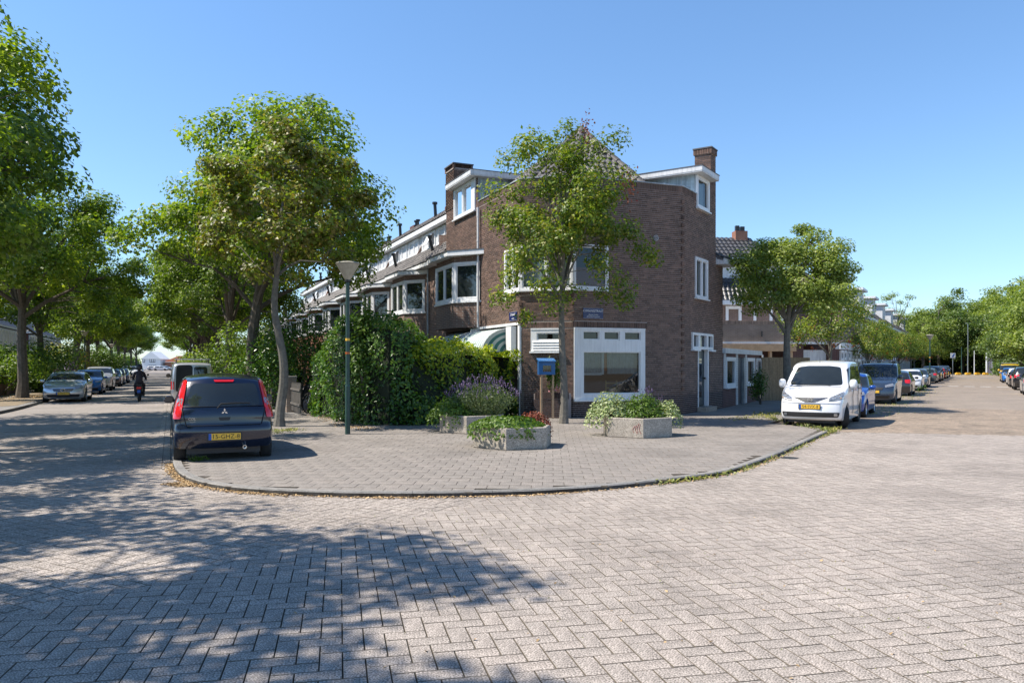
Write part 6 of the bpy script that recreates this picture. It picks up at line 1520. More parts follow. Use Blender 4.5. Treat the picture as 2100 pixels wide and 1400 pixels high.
def put(t, p, rz=0, s=1, label=None, z=0, sz=None):
    t.location = (p[0], p[1], z); t.rotation_euler.z = rz; t.scale = (s, s, sz or s)
    if label: t['label'] = label
    return t
gTL, gTR = 'tall street trees along the left kerb of the tree-lined street', 'tall street trees along the right kerb of the tree-lined street'
big = make_tree('street_tree', 'x', 12.2, 3.6, .27, 4.7, 4.6, 7.6, 120, 36000, .17, 'maple', 'bark', 11, cr=.95, kind='lobed', nlimb=9)
big2 = make_tree('street_tree', 'x', 12.2, 3.3, .25, 4.4, 4.4, 7.4, 110, 30000, .17, 'mapled', 'bark', 23, cr=.95, kind='lobed', nlimb=8)
shade = make_tree('street_tree', 'x', 12.2, 3.6, .25, 4.5, 4.4, 7.6, 84, 17000, .17, 'maple', 'bark', 61, cr=.85, kind='lobed', nlimb=8)
dotl = lambda q: q.dot(dL)
cT = -6.75
left = [(-29.5, 'smaller added green tree, unseen outside the left edge, casting shadow on the paving', shade, 3.0, .72), (-33.6, 'tall green tree just outside the left edge, shading the foreground paving', shade, 1.4, .95), (-25.4, 'tall green street tree outside the left edge, shading the side street mouth', big, 2.6, .78), (-16.3, 'tall green street tree whose crown enters the top left corner', big2, .3, 1.10),
        (0, 'thick-trunked green tree on the left beside the low garden wall', big, 4.2, .95), (10, 'green street tree second from the left, its trunk behind the silver compact hatchback', big2, 5.1, .88), (29.2, 'green street tree with grey trunk behind the bright blue small car', big, 2.2, .95),
        (39, 'fifth tall street tree on the left side', big2, .9, .95), (50, 'sixth tall street tree on the left side', big, 1.3, .95), (62, 'seventh tall street tree on the left side', big2, 3.3, .95), (76, 'eighth tall street tree on the left side', big, 5.3, .92), (92, 'ninth tall street tree on the left side', big2, 2.3, .92), (112, 'tenth tall street tree on the left side', big, .3, .92), (136, 'last tall street tree on the left side near the white house', big2, 4.3, .9)]
Tb = gp(46, 817); t0 = dotl(Tb); c0 = -Tb.dot(nL)
seen = set()
def use(src, label, group):
    if id(src) in seen: o = copy_tree(src)
    else: o = src; seen.add(id(src))
    o['label'] = label; o['group'] = group; return o
for dt, lab, src, rz_, s in left:
    o = use(src, lab, gTL); p = PL(c0 - (.6 if 5 < dt < 60 else 1.0 if dt == -16.3 else 0), t0+dt)
    if dt == -33.6: p = Vector((-10.1, 4.0))
    if dt == -29.5: p = Vector((-12.4, 8.7))  # smaller tree added out of view for the shadow it casts on the paving
    put(o, p, rz_, s)
Rb = gp(572, 874); tr0 = dotl(Rb); cr0 = -Rb.dot(nL)
big3 = make_tree('street_tree', 'tall leafy street tree directly behind the bronze tree, widest green crown there', 12.2, 3.6, .26, 3.5, 3.9, 7.7, 105, 34000, .16, 'maple', 'bark', 77, cr=.9, kind='lobed', nlimb=9, lean=(1.4, 0), group=gTR, ry=4.2,
  addC=[(-2.4, 0, 8.0), (-2.9, .5, 7.2), (-3.6, -.3, 7.4), (-4.3, .2, 7.2), (-4.8, 0, 6.6), (-3.4, .6, 6.2), (-2.5, -.6, 6.4), (-1.9, 0, 8.8), (-1.2, .3, 9.4), (4.6, 0, 8.4), (4.9, .3, 7.6), (4.2, 0, 6.0), (3.9, .2, 5.3), (1.0, 0, 11.6), (.6, .2, 11.2)])
put(big3, PL(cr0+.2, tr0+9.6), 0)
right = [ (18.9, 'second tall green street tree on the right side, dark straight trunk', big2, 2.0, .88), (28.7, 'third tall green street tree on the right side', big, .5, .86), (39, 'fourth tall green street tree on the right side', big2, 4.0, .86), (51, 'fifth tall green street tree on the right side', big, 1.7, .92),
         (64, 'sixth tall green street tree on the right side', big2, 5.6, .92), (80, 'seventh tall green street tree on the right side', big, 2.9, .9), (100, 'eighth tall green street tree on the right side', big2, 1.1, .9), (126, 'last tall green street tree on the right side near the street end', big, 4.9, .9)]
for dt, lab, src, rz_, s in right:
    o = use(src, lab, gTR); put(o, PL(cr0 + (.3 if dt < 10 else 0), tr0+dt), rz_, s)
# young thin tree on the left
thin = make_tree('street_tree', 'thin young street tree with leaning trunk beside the blue car on the left', 7, 2.6, .12, 2.4, 2.2, 4.9, 40, 7000, .16, 'maple', 'bark', 5, cr=.7, group=gTL, kind='lobed')
put(thin, PL(c0+.5, t0+19.5))
# crooked bronze-leaved tree near the camera
br = make_tree('bronze_tree', 'crooked grey-trunked tree with bronze and olive leaves right of the dark blue hatchback', 8, 3.9, .135, 2.15, 2.15, 5.85, 62, 15000, .125, 'brownleaf', 'barkgrey', 31, cr=.55, bend=((3.2, -.14, 0), (1.4, .08, 0)), lean=(.12, .1), kind='lobed', nlimb=5, addC=[(-.6, 0, 4.2), (.5, .2, 4.0), (2.3, 0, 6.2), (-1.9, .2, 5.0)])
put(br, Rb)
# rowan in front of the corner house
row = make_tree('rowan_tree', 'slender rowan tree with airy green crown standing before the corner house', 9, 3.1, .115, 1.95, 2.75, 5.75, 96, 21000, .11, 'rowan', 'barkgrey', 8, cr=.46, fl=.8, nlimb=12, shell=.30, lean=(-.12, 0),
  addC=[(2.45, -.2, 4.7), (2.2, 0, 5.0), (1.9, .1, 5.5), (-2.0, 0, 6.6), (-1.9, .1, 5.9), (-1.75, -.2, 3.6), (-1.5, .2, 4.2), (1.6, -.2, 3.9), (1.2, .3, 3.7), (-1.1, -.1, 3.0), (-.3, -.4, 3.4), (.15, 0, 8.35), (-.4, .1, 8.1), (-1.6, 0, 7.5), (-1.1, .1, 7.9), (1.75, .1, 3.5), (.2, -.5, 3.7)])
put(row, gp(1156, 868), 0)
# red dying sprig on the rowan's top
rng = np.random.default_rng(3)
P = np.array([.65, 0, 8.35]) + rng.normal(size=(90, 3))*np.array([.10, .1, .28]); bpyobj('red_sprig', leaf_mesh('red_sprig', P, rng.normal(size=(90, 3)), rng.uniform(.06, .12, 90), mt['redplant'], rng), row)
m = MB(); m.tube([(.25, 0, 7.6), (.55, 0, 8.1), (.68, 0, 8.7)], [.02, .014, .006], 5); m.build('twig', mt['barkgrey'], row)
P = np.array([1.75, -.4, 6.5]) + rng.normal(size=(60, 3))*np.array([.15, .1, .25]); bpyobj('red_sprig', leaf_mesh('red_sprig', P, rng.normal(size=(60, 3)), rng.uniform(.06, .12, 60), mt['redplant'], rng), row)
# right-hand street trees
gRR = 'street trees along the left pavement of the right-hand street'
def dotr(q): return q.dot(dR)
rd = make_tree('street_tree', 'round-crowned pale green street tree directly behind the white people carrier', 7, 2.5, .17, 2.1, 1.95, 4.95, 80, 27000, .115, 'alder', 'barkgrey', 14, cr=.66, fl=.5, group=gRR, nlimb=9, lean=(.4, 0))
pr1 = Vector(((1612-1050)/FPX*29, 29)); put(rd, pr1, 0)
rw2 = make_tree('rowan_tree', 'x', 6, 1.9, .11, 2.1, 1.7, 3.75, 55, 9000, .12, 'rowan', 'barkgrey', 17, cr=.6, fl=.8, group=gRR, nlimb=8)
def berries(t, n=240, r=(2.0, 1.5, 3.7)):
    rg = np.random.default_rng(9); d = rg.normal(size=(n//12, 3)); d /= np.linalg.norm(d, axis=1)[:, None]; c = d*np.array([r[0], r[0], r[1]])*.9 + np.array([0, 0, r[2]]); P = np.repeat(c, 12, 0) + rg.normal(size=(len(c)*12, 3))*.07
    bpyobj('berry_clusters', leaf_mesh('berry_clusters', P, rg.normal(size=(len(P), 3)), rg.uniform(.05, .09, len(P)), mt['redflower'], rg, aspect=1), t)
berries(rw2)
base_r = Vector(((1703-1050)/FPX*36, 36)); cc_ = base_r.dot(nR); tt_ = dotr(base_r)
for k, (dt, rz_, s, lab) in enumerate(((0, 0,.98, 'dark rowan tree with orange berries right of the round-crowned tree'), (12.5, 2, .80, 'rowan tree with berries before the first terrace house'), (21.5, 4, .80, 'third rowan tree along the terrace houses'), (30, 1, .82, 'fourth rowan tree along the terrace houses'),
                                  (39, 3, .82, 'fifth rowan tree along the terrace houses near the green lamp post'), (49, 5, .88, 'sixth rowan tree along the terrace houses'), (60, 2.4, .95, 'seventh rowan tree near the far end of the parked cars'), (72, .4, 1.0, 'last rowan tree before the wood at the street end'))):
    o = rw2 if k == 0 else copy_tree(rw2); put(o, PR(cc_ + .3*(k % 2), tt_+dt), rz_, s, lab)
wsp = make_tree('birch_tree', 'tall thin wispy blue-green tree rising above the terrace roofs on the right', 11, 4, .15, 1.9, 3.3, 7.6, 34, 3400, .16, 'alder', 'barkgrey', 19, cr=.6); put(wsp, Vector(((1838-1050)/FPX*92, 92)), 0, 1.0)
# the wood at the end of the right-hand street
wa = make_tree('wood_tree', 'x', 15, 3, .35, 6.2, 6.2, 8.0, 90, 13000, .42, 'forest', 'bark', 41, cr=1.6, nlimb=6, low=0)
wb = make_tree('wood_tree', 'x', 15, 3, .35, 5.6, 6.8, 7.6, 85, 12000, .42, 'alder', 'bark', 42, cr=1.5, nlimb=6)
gW = 'broad trees of the wood closing the right-hand street'; rn = random.Random(6)
wood = [(1855, 150, .9, 0), (1893, 140, .95, 1), (1925, 146, 1.25, 0), (1952, 160, 1.1, 1), (1975, 150, .85, 0), (1998, 158, 1.15, 1), (2022, 146, 1.1, 0), (2046, 150, 1.3, 1), (2072, 138, 1.2, 0), (2096, 128, 1.25, 1), (2125, 112, 1.2, 0), (2160, 100, 1.2, 1), (1940, 172, 1.35, 1), (1985, 175, 1.3, 0), (2030, 172, 1.5, 1), (2065, 165, 1.6, 0), (2105, 150, 1.6, 1), (2095, 88, .72, 0), (2140, 80, .9, 1), (1880, 165, 1.0, 1)]
names = ['broad dark wood tree, {} from the left along the end of the right-hand street', 'paler wood tree, {} from the left along the end of the right-hand street']
words = ['first', 'second', 'third', 'fourth', 'fifth', 'sixth', 'seventh', 'eighth', 'ninth', 'tenth', 'eleventh', 'twelfth']
s1 = set()
for k, (px, Y, s, w_) in enumerate(wood):
    src = (wa, wb)[w_]
    lab = names[w_].format(words[k]) if k < 12 else ('broad tree showing above the wood edge, ' + ['at its left part', 'over the street end', 'right of the white column', 'near the right side', 'by the right edge', 'low at the right edge', 'outermost at the right', 'behind the first wood tree'][k-12])
    o = src if id(src) not in s1 else copy_tree(src); s1.add(id(src)); put(o, Vector(((px-1050)/FPX*Y, Y)), rn.uniform(0, 6), s*(.84 if px < 2040 and Y > 139 else .78), lab); o['group'] = gW
# understorey so that the wood closes down to the ground
def thicket(name, label, path, w, h, n, mat, seed, lsize=.3, kind=None, cat='shrub', z0=0, hvar=.35, name2=None):
    rng = np.random.default_rng(seed); path = [Vector(p) for p in path]; L = sum((b-a).length for a, b in zip(path, path[1:])); P = []; 
    u = rng.uniform(0, L, n); hh = h*(1-hvar*.5 + hvar*.5*np.sin(u*1.3+seed)+hvar*.3*np.sin(u*3.1))
    acc = 0; out = np.zeros((n, 3)); nn = np.zeros((n, 3))
    for a, b in zip(path, path[1:]):
        l = (b-a).length; k = (u >= acc) & (u <= acc+l); f = (u[k]-acc)/l; d = (b-a)/l; pn = Vector((-d.y, d.x)); m_ = k.sum()
        q = rng.uniform(0, math.pi, m_); rr = rng.uniform(.72, 1.05, m_)
        lat = np.cos(q)*rr*w/2*(np.abs(np.cos(q))**-.3).clip(1, 1.5); z = np.sin(q)**.55*hh[k]*rr
        zz = np.where(rng.uniform(size=m_) < .4, rng.uniform(0, 1, m_)*hh[k]*.85, z)
        out[k] = np.stack([a.x+d.x*f*l+pn.x*lat, a.y+d.y*f*l+pn.y*lat, z0+zz], 1); nn[k] = np.stack([pn.x*lat, pn.y*lat, zz-hh[k]*.4], 1)/w; acc += l
    out += rng.normal(size=(n, 3))*.04*w; out[:, 2] = np.maximum(z0+.02, out[:, 2])
    o0 = path[0]; me = leaf_mesh('foliage', out - np.array([o0.x, o0.y, 0]), nn*1.5 + rng.normal(size=(n, 3))*.5 + np.array([0, 0, .4]), lsize*rng.uniform(.6, 1.3, n), mt[mat], rng)
    t = empty(name, (o0.x, o0.y, 0), 0, label, cat) if kind is None else None
    o = bpyobj('foliage' if kind is None else name, me, t)
    m = MB()
    for a, b in zip(path, path[1:]):
        F = FR(a, b); F.box(m, 0, F.L, -w*.30, w*.30, z0+.0, z0+h*.72)
    c = m.build('stems', mt['darkgreen'], t or o, sub=(o0.x, o0.y, 0))
    if kind: o.location = (o0.x, o0.y, 0); o['kind'] = kind
    return t or o
mt['darkgreen'] = M('dense_twigs', (.012, .020, .008), .95, .3, 5)
thicket('undergrowth', None, [Vector(((1820-1050)/FPX*150, 150)), Vector(((2000-1050)/FPX*160, 160)), Vector(((2180-1050)/FPX*130, 130))], 6, 5.2, 9000, 'forest', 3, .55, kind='stuff')
thicket('undergrowth', None, [Vector(((2040-1050)/FPX*150, 150)), Vector((58, 80)), Vector((44, 60))], 5, 4.5, 9000, 'forest', 4, .45, kind='stuff')
thicket('undergrowth', None, [PL(-11.5, 128), PL(-11.5, 290)], 5, 5, 6000, 'mapled', 5, .5, kind='stuff'); thicket('undergrowth', None, [PL(4.6, 100), PL(4.6, 290)], 4, 4.6, 6000, 'mapled', 6, .5, kind='stuff')
# ---------------------------------------------------------------- hedges and bushes near the corner
def bush(name, label, px, py, rx, ry, h, n, mat, seed, lsize=.12, cat='bush', Y=None, lumps=5, group=None, z=0):
    rng = np.random.default_rng(seed); p = gp(px, py) if Y is None else Vector(((px-1050)/FPX*Y, Y)); t = empty(name, (p.x, p.y, z), 0, label, cat, group)
    c = rng.normal(size=(lumps, 3))*np.array([rx*.42, ry*.42, h*.16]) + np.array([0, 0, h*.55]); k = rng.integers(0, lumps, n); d = rng.normal(size=(n, 3)); d /= np.linalg.norm(d, axis=1)[:, None]
    P = c[k] + d*np.array([rx*.62, ry*.62, h*.42])*(rng.uniform(size=n)**.35)[:, None]; P[:, 2] = np.abs(P[:, 2])
    bpyobj('foliage', leaf_mesh('foliage', P, d + np.array([0, 0, .5]) + rng.normal(size=(n, 3))*.4, lsize*rng.uniform(.6, 1.3, n), mt[mat], rng), t)
    m = MB()
    for i in range(lumps): m.tube([(0, 0, -.05), (c[i][0]*.5, c[i][1]*.5, h*.3), tuple(c[i])], [.035*h/1.5, .025*h/1.5, .012], 5)
    m.build('stems', mt['bark'], t); return t
def hedge_solid(name, label, foot, h, n, mat, seed, lsize, mats2=None, hf=None, drape=.25):
    """leaves over the sides and top of a prism with a wavy face"""
    rng = np.random.default_rng(seed); o0 = foot[0]; t = empty(name, (o0.x, o0.y, 0), 0, label, 'hedge'); k = len(foot); Ls = [(foot[(i+1) % k]-foot[i]).length for i in range(k)]
    per = sum(Ls); xs, ys = [p.x for p in foot], [p.y for p in foot]; P, NN = [], []; cxy = Vector((sum(xs)/k, sum(ys)/k))
    hfn = hf or (lambda x, y: h)
    while len(P) < n:
        if rng.uniform() < .74:
            u = rng.uniform(0, per); i = 0
            while u > Ls[i]: u -= Ls[i]; i += 1
            a, b = foot[i], foot[(i+1) % k]; d = (b-a).normalized(); pn = Vector((d.y, -d.x)); q = a + d*u
            if (q+pn*.1-cxy).length < (q-cxy).length: pn = -pn
            hh = hfn(q.x, q.y); z = rng.uniform(0, 1)*hh; bul = .16*math.sin(u*2.2+z*1.7+seed) + .12*math.sin(z*3.3+u*1.1) - .25*max(0, z/hh-.8)/.2*.8 + .1
            q = q + pn*(bul + rng.normal()*.055); P.append((q.x-o0.x, q.y-o0.y, z)); NN.append((pn.x, pn.y, .45))
        else:
            q = Vector((rng.uniform(min(xs), max(xs)), rng.uniform(min(ys), max(ys))))
            if not in_poly(q, foot): continue
            hh = hfn(q.x, q.y); z = hh + .10*math.sin(q.x*3+q.y*2)+.08*math.sin(q.x*7) + rng.normal()*.07; P.append((q.x-o0.x, q.y-o0.y, z)); NN.append((0, 0, 1))
    P = np.array(P); NN = np.array(NN) + rng.normal(size=(n, 3))*.42
    sel = np.zeros(n, bool) if mats2 is None else np.array([mats2[1](p[0]+o0.x, p[1]+o0.y, p[2], rng) for p in P])
    sz = lsize*rng.uniform(.6, 1.3, n)
    bpyobj('foliage', leaf_mesh('foliage', P[~sel], NN[~sel], sz[~sel], mt[mat], rng), t)
    if sel.any(): bpyobj('foliage', leaf_mesh('foliage', P[sel], NN[sel], sz[sel], mt[mats2[0]], rng), t)
    m = MB(); ins = [cxy + (p-cxy)*(1-.16/max(.3, (p-cxy).length)) for p in foot]; nI = len(ins)
    m.v = [(p.x-o0.x, p.y-o0.y, 0) for p in ins] + [(p.x-o0.x, p.y-o0.y, hfn(p.x, p.y)-.25) for p in ins]
    m.f = [(i, (i+1) % nI, nI+(i+1) % nI, nI+i) for i in range(nI)] + [tuple(range(nI, 2*nI))]; m.mi = [0]*len(m.f)
    m.build('twigs', mt['darkgreen'], t); return t
# yellow-green hedge in front of the awnings
f_ = [gp(838, 872), gp(935, 866), gp(1008, 856), gp(1040, 850), Vector((.05, 24.3)), Vector((-2.2, 25.6))]
f_[3] = gp(1030, 851)
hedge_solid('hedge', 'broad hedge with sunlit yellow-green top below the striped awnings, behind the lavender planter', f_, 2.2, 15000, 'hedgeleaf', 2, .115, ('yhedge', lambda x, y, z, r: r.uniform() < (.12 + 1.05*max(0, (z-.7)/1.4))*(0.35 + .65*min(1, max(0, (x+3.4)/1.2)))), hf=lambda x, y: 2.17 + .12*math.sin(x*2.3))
# ivy-clad dark bush block with taller top on the left
f2_ = [gp(655, 848), gp(700, 865), gp(800, 872), gp(845, 871), Vector((-2.8, 26.0)), Vector((-5.6, 27.0)), Vector((-7.0, 26.2))]
hedge_solid('hedge', 'tall dark ivy-covered bush standing directly behind the lamp post', f2_, 2.9, 17000, 'hedgeleaf', 5, .12, ('lawn', lambda x, y, z, r: r.uniform() < .10 + .16*(z/3)), hf=lambda x, y: 2.75 + .38*math.exp(-((x+4.6)/.9)**2) + .12*math.sin(x*3.1) - .25*max(0, x+3.2) + .15*max(0, -4.8-x)*0 - .5*max(0, -5.4-x))
bush('bush', 'leafy light green shoot rising from the ivy bush right of the lamp post', 752, 868, .5, .4, 3.9, 1500, 'lawn', 7, .13, lumps=4)
bush('bush', 'dark reddish-green bush over the garden fence right of the crooked trunk', 610, 0, 1.8, 1.3, 3.6, 9000, 'hedgeleaf', 8, .13, Y=29.5, lumps=7)
bush('bush', 'round green garden bush between the street tree and the crooked trunk', 528, 0, 1.7, 1.2, 3.0, 8000, 'mapled', 9, .14, Y=33, lumps=7)
bush('bush', 'bright green garden bush behind the pale silver panel van', 478, 0, 2.2, 1.5, 3.0, 7000, 'lawn', 10, .16, Y=44, lumps=7)
bush('bush', 'green garden bush further along the right-hand gardens', 448, 0, 2.4, 1.6, 3.4, 6000, 'maple', 12, .18, Y=54, lumps=7)
thicket('hedge', 'dark garden hedge behind the brick fence pillars on the right of the street', [PL(4.4, 31), PL(4.6, 60)], 1.4, 2.0, 9000, 'hedgeleaf', 13, .14, cat='hedge')
# left gardens
bush('bush', 'sunlit pale green garden bush at the left edge of the photo', 16, 0, 3.0, 1.8, 3.0, 8000, 'lawn', 21, .19, Y=45, lumps=9)
bush('bush', 'bright green bush arching over the hedge between the two left trunks', 74, 0, 2.0, 1.5, 2.7, 5000, 'lawn', 22, .18, Y=50, lumps=7)
thicket('hedge', 'clipped dark green hedge with sunlit top behind the two left trunks', [PL(-9.3, 38), PL(-9.3, 56)], 1.3, 2.0, 9000, 'hedgeleaf', 23, .16, cat='hedge', hvar=.1)
bush('bush', 'yellow flowering bush behind the parked silver compact hatchback', 142, 0, 2.2, 1.5, 3.3, 5500, 'yellowbush', 24, .19, Y=66, lumps=7)
bush('bush', 'small purple flowering bush behind the silver compact hatchback roof', 136, 0, .7, .6, 1.5, 600, 'lavflower', 25, .16, Y=50, lumps=4)
bush('bush', 'green garden bush left of the far lamp post on the left side', 200, 0, 2.6, 1.6, 3.2, 5000, 'lawn', 26, .22, Y=78, lumps=7)
bush('bush', 'dark green shrub left of the tall hedge at the left edge', -6, 0, 2.4, 1.6, 2.2, 5000, 'mapled', 27, .16, Y=40, lumps=6)
# shrub at the outbuilding, tiny plants
bush('bush', 'small dark shrub growing at the foot of the white outbuilding', 1560, 829, .5, .4, 1.5, 1400, 'hedgeleaf', 28, .09, lumps=4)
# low brick garden wall and pillars, left
ob = empty('garden_wall', (PL(-8.3, 36).x, PL(-8.3, 36).y, 0), 0, 'low brown brick garden wall with square pillars behind the thick left trunk', 'garden wall'); s = (PL(-8.3, 36).x, PL(-8.3, 36).y, 0)
F = FR(PL(-8.3, 30), PL(-8.3, 56)); m = MB(); F.box(m, 0, 26, -.1, .1, 0, .65); m.build('wall', mt['brickdark'], ob, sub=s)
for k in range(5): wbox(F, 'pillar', mt['brickfar'], ob, 3+k*5.2, 3.45+k*5.2, -.2, .2, 0, 1.05, s); wbox(F, 'pillar_cap', mt['concrete'], ob, 2.97+k*5.2, 3.48+k*5.2, -.23, .23, 1.052, 1.12, s)
# garden fence with brick pillars right of the crooked tree
fp = [gp(628, 832), gp(600, 824), gp(590, 822), gp(562, 812), gp(545, 806)]
F = FR(PL(3.9, 25.5), PL(3.9, 42)); F.n = nL; o = F.p(0, 0, 0)
ob = empty('garden_fence', o, 0, 'garden fence of brick pillars and dark pointed pickets behind the crooked trunk', 'fence')
for a in (2.1, 2.95, 6.4, 7.4, 11.2, 12.2): wbox(F, 'brick_pillar', mt['brickpale'], ob, a, a+.34, -.17, .17, 0, 1.22, o); wbox(F, 'pillar_cap', mt['concrete'], ob, a-.02, a+.36, -.19, .19, 1.222, 1.27, o)
x = .05
while x < 14:
    if not any(a-.1 < x < a+.36 for a in (2.1, 2.95, 6.4, 7.4, 11.2, 12.2)):
        m = MB(); F.box(m, x, x+.075, -.015, .015, .08, .98); m.add([F.p(x, -.015, .98), F.p(x+.075, -.015, .98), F.p(x+.0375, -.015, 1.08), F.p(x, .015, .98), F.p(x+.075, .015, .98), F.p(x+.0375, .015, 1.08)], [(0,1,2),(5,4,3),(0,3,4,1),(1,4,5,2),(2,5,3,0)]); m.build('picket', mt['wooddark'], ob, sub=o)
    x += .13
for z in (.3, .8): wbox(F, 'rail', mt['wooddark'], ob, 0, 14, .018, .05, z, z+.07, o)
# picket gate piece, black post and brick planter at the shop corner
o = gp(1062, 853); q = gp(1094, 853); F = FR(o, q); F.n = Vector((-F.d.y, F.d.x)); F.n = F.n if F.n.y < 0 else -F.n
ob = empty('picket_fence', (o.x, o.y, 0), 0, 'short weathered picket fence beside the black post at the corner house', 'fence')
s = (o.x, o.y, 0)
for k in range(7): 
    a = k*F.L/7; m = MB(); F.box(m, a, a+.045, 0, .02, .05, .80); m.add([F.p(a, 0, .8), F.p(a+.045, 0, .8), F.p(a+.0225, .01, .88), F.p(a+.045, .02, .8), F.p(a, .02, .8)], [(0,1,2),(1,3,2),(3,4,2),(4,0,2)]); m.build('picket', M_pick if 'M_pick' in globals() else mt['barkgrey'], ob, sub=s)
for z in (.25, .6): wbox(F, 'rail', mt['wooddark'], ob, 0, F.L, -.03, -.001, z, z+.05, s)
o = gp(1098, 853); ob = empty('gate_post', (o.x, o.y, 0), 0, 'black square metal post between the picket fence and the brick planter', 'post')
m = MB(); m.box(-.07, .07, -.06, .06, 0, .98); m.build('post', mt['black'], ob)
m = MB(); m.box(-.078, .078, -.068, .068, .982, 1.02); m.build('post_cap', mt['black'], ob)
pa, pb = F2.ap(1104), F2.ap(1172); pa, pb = min(pa, pb), max(pa, pb); Fp = FR(F2.p(pa, .05, 0), F2.p(pb, .05, 0)); Fp.n = F2.n
o = Fp.p(0, 0, 0); ob = empty('brick_planter', o, 0, 'dark brick planter box against the corner house below the blue book box', 'planter')
Fq = FR(Fp.p(0, .55, 0), Fp.p(Fp.L, .55, 0)); Fq.n = Fp.n
m = MB(); Fp.box(m, 0, Fp.L, 0, .535, 0, .76); m.build('wall', mt['mortard'], ob, sub=o)
m = MB()
for b in bricks(Fq, 0, Fq.L, 0, .594, [], 70, (), 99): brick5(Fq, m, *b[:5], b0=-.02)
x = 0
while x < Fq.L-.05: Fq.box(m, x, x+.055, -.2, .01, .60, .80); x += .067
tag(m.build('brickwork', mt['brickd'], ob, sub=o), kind='stuff')
m = MB(); Fp.box(m, .1, Fp.L-.1, .05, .33, .77, .79); m.build('soil', mt['soil'], ob, sub=o)
b_ = bush('shrub', 'loose green shrub with a few pink flowers in the brick planter under the blue box', 1132, 0, .42, .26, .95, 900, 'lawn', 33, .085, Y=23.75, z=.76, cat='shrub'); 
rng = np.random.default_rng(5); P = rng.normal(size=(24, 3))*np.array([.15, .1, .05]) + np.array([.2, -.15, .15]); bpyobj('pink_flowers', leaf_mesh('pink_flowers', P, rng.normal(size=(24, 3)), np.full(24, .07), M('pink_flower', (.6, .25, .25), .8), rng, aspect=1), b_)
# blue book box on a wooden post
Y = 23.45; x0 = (1103-1050)/FPX*Y; x1 = (1139-1050)/FPX*Y; zt, zb_ = CAMH-(738-748)/FPX*Y*-1*-1, CAMH-(768-748)/FPX*Y; zt = CAMH+(748-736)/FPX*Y-.03; zb_ = CAMH-(768-748)/FPX*Y
t = empty('book_box', ((x0+x1)/2, Y, 0), R(8), 'bright blue little book box with glazed door before the brick wall', 'book box'); w = (x1-x0)/2
bl = M_paint('blue_box_paint', (.010, .12, .34), .45, coat=.2); bl2 = M_paint('dark_blue_box_paint', (.018, .10, .28), .45, coat=.2)
m = MB(); m.box(-w*.93, w*.93, -.05, .22, zb_, zt-.05); body = m.build('case', bl2, t)
m = MB()
for a in ((-w*.93, -w*.48, zb_, zt-.08), (w*.48, w*.93, zb_, zt-.08), (-w*.48, w*.48, zb_, zb_+.09), (-w*.48, w*.48, zt-.17, zt-.08)): m.box(a[0], a[1], -.08, -.051, a[2], a[3])
m.build('door', bl, t)
m = MB(); m.box(-w*.48, w*.48, -.06, -.055, zb_+.09, zt-.17); m.build('door_pane', mt['glass'], t)
m = MB(); m.box(-w*.47, w*.47, -.054, -.052, zb_+.1, zt-.18); m.build('inside', mt['dark'], t)
for k in range(6): 
    m = MB(); h_ = .12+.03*((k*7) % 3); x = -w*.4+k*.045+.02; m.box(x, x+.035, -.0545, -.052, zb_+.1, zb_+.1+h_); m.build('book', [mt['white2'], mt['redlight'], mt['curtain'], mt['wood'], mt['black'], mt['white2']][k], t)
m = MB(); m.add([(-w, -.14, zt-.03), (w, -.14, zt-.03), (w, .26, zt+.06), (-w, .26, zt+.06), (-w, -.14, zt-.065), (w, -.14, zt-.065), (w, .26, zt+.025), (-w, .26, zt+.025)], [(0,1,2,3),(7,6,5,4),(0,4,5,1),(1,5,6,2),(2,6,7,3),(3,7,4,0)]); m.build('lid', bl, t)
m = MB(); m.box(w*.935, w*.94, .05, .15, zb_+.12, zb_+.35); m.build('notice', mt['whiteink'], t)
for x in (-w*.6, w*.75): m = MB(); m.box(x-.03, x+.03, .0, .06, 0, zb_-.002); m.build('post', mt['wood'], t)
# ---------------------------------------------------------------- concrete planters
def planter(px, pyb, Rr, h, rot, label, nx=6):
    Y = gy(pyb); p = Vector(((px-1050)/FPX*Y, Y + Rr*.85)); t = empty('concrete_planter', (p.x, p.y, 0), 0, label, 'planter', 'hexagonal concrete planters on the corner pavement')
    P = [(Rr*math.cos(rot+k*math.pi/3), Rr*math.sin(rot+k*math.pi/3)) for k in range(6)]; Pi = [(x*.90, y*.90) for x, y in P]; Pb = [(x*.985, y*.985) for x, y in P]
    m = MB(); n = 6; vs_ = [(x, y, .0) for x, y in Pb] + [(x, y, .02) for x, y in P] + [(x, y, h-.015) for x, y in P] + [(x*.985, y*.985, h) for x, y in P] + [(x, y, h) for x, y in Pi] + [(x, y, h-.12) for x, y in Pi]
    fs = [(r_*6+k, r_*6+(k+1) % 6, (r_+1)*6+(k+1) % 6, (r_+1)*6+k) for r_ in range(5) for k in range(6)]; m.add(vs_, fs); m.build('basin', mt['concrete'], t)
    m = MB(); m.prism([(x*.89, y*.89) for x, y in P], h-.14, h-.06); m.build('soil', mt['soil'], t); return t, p
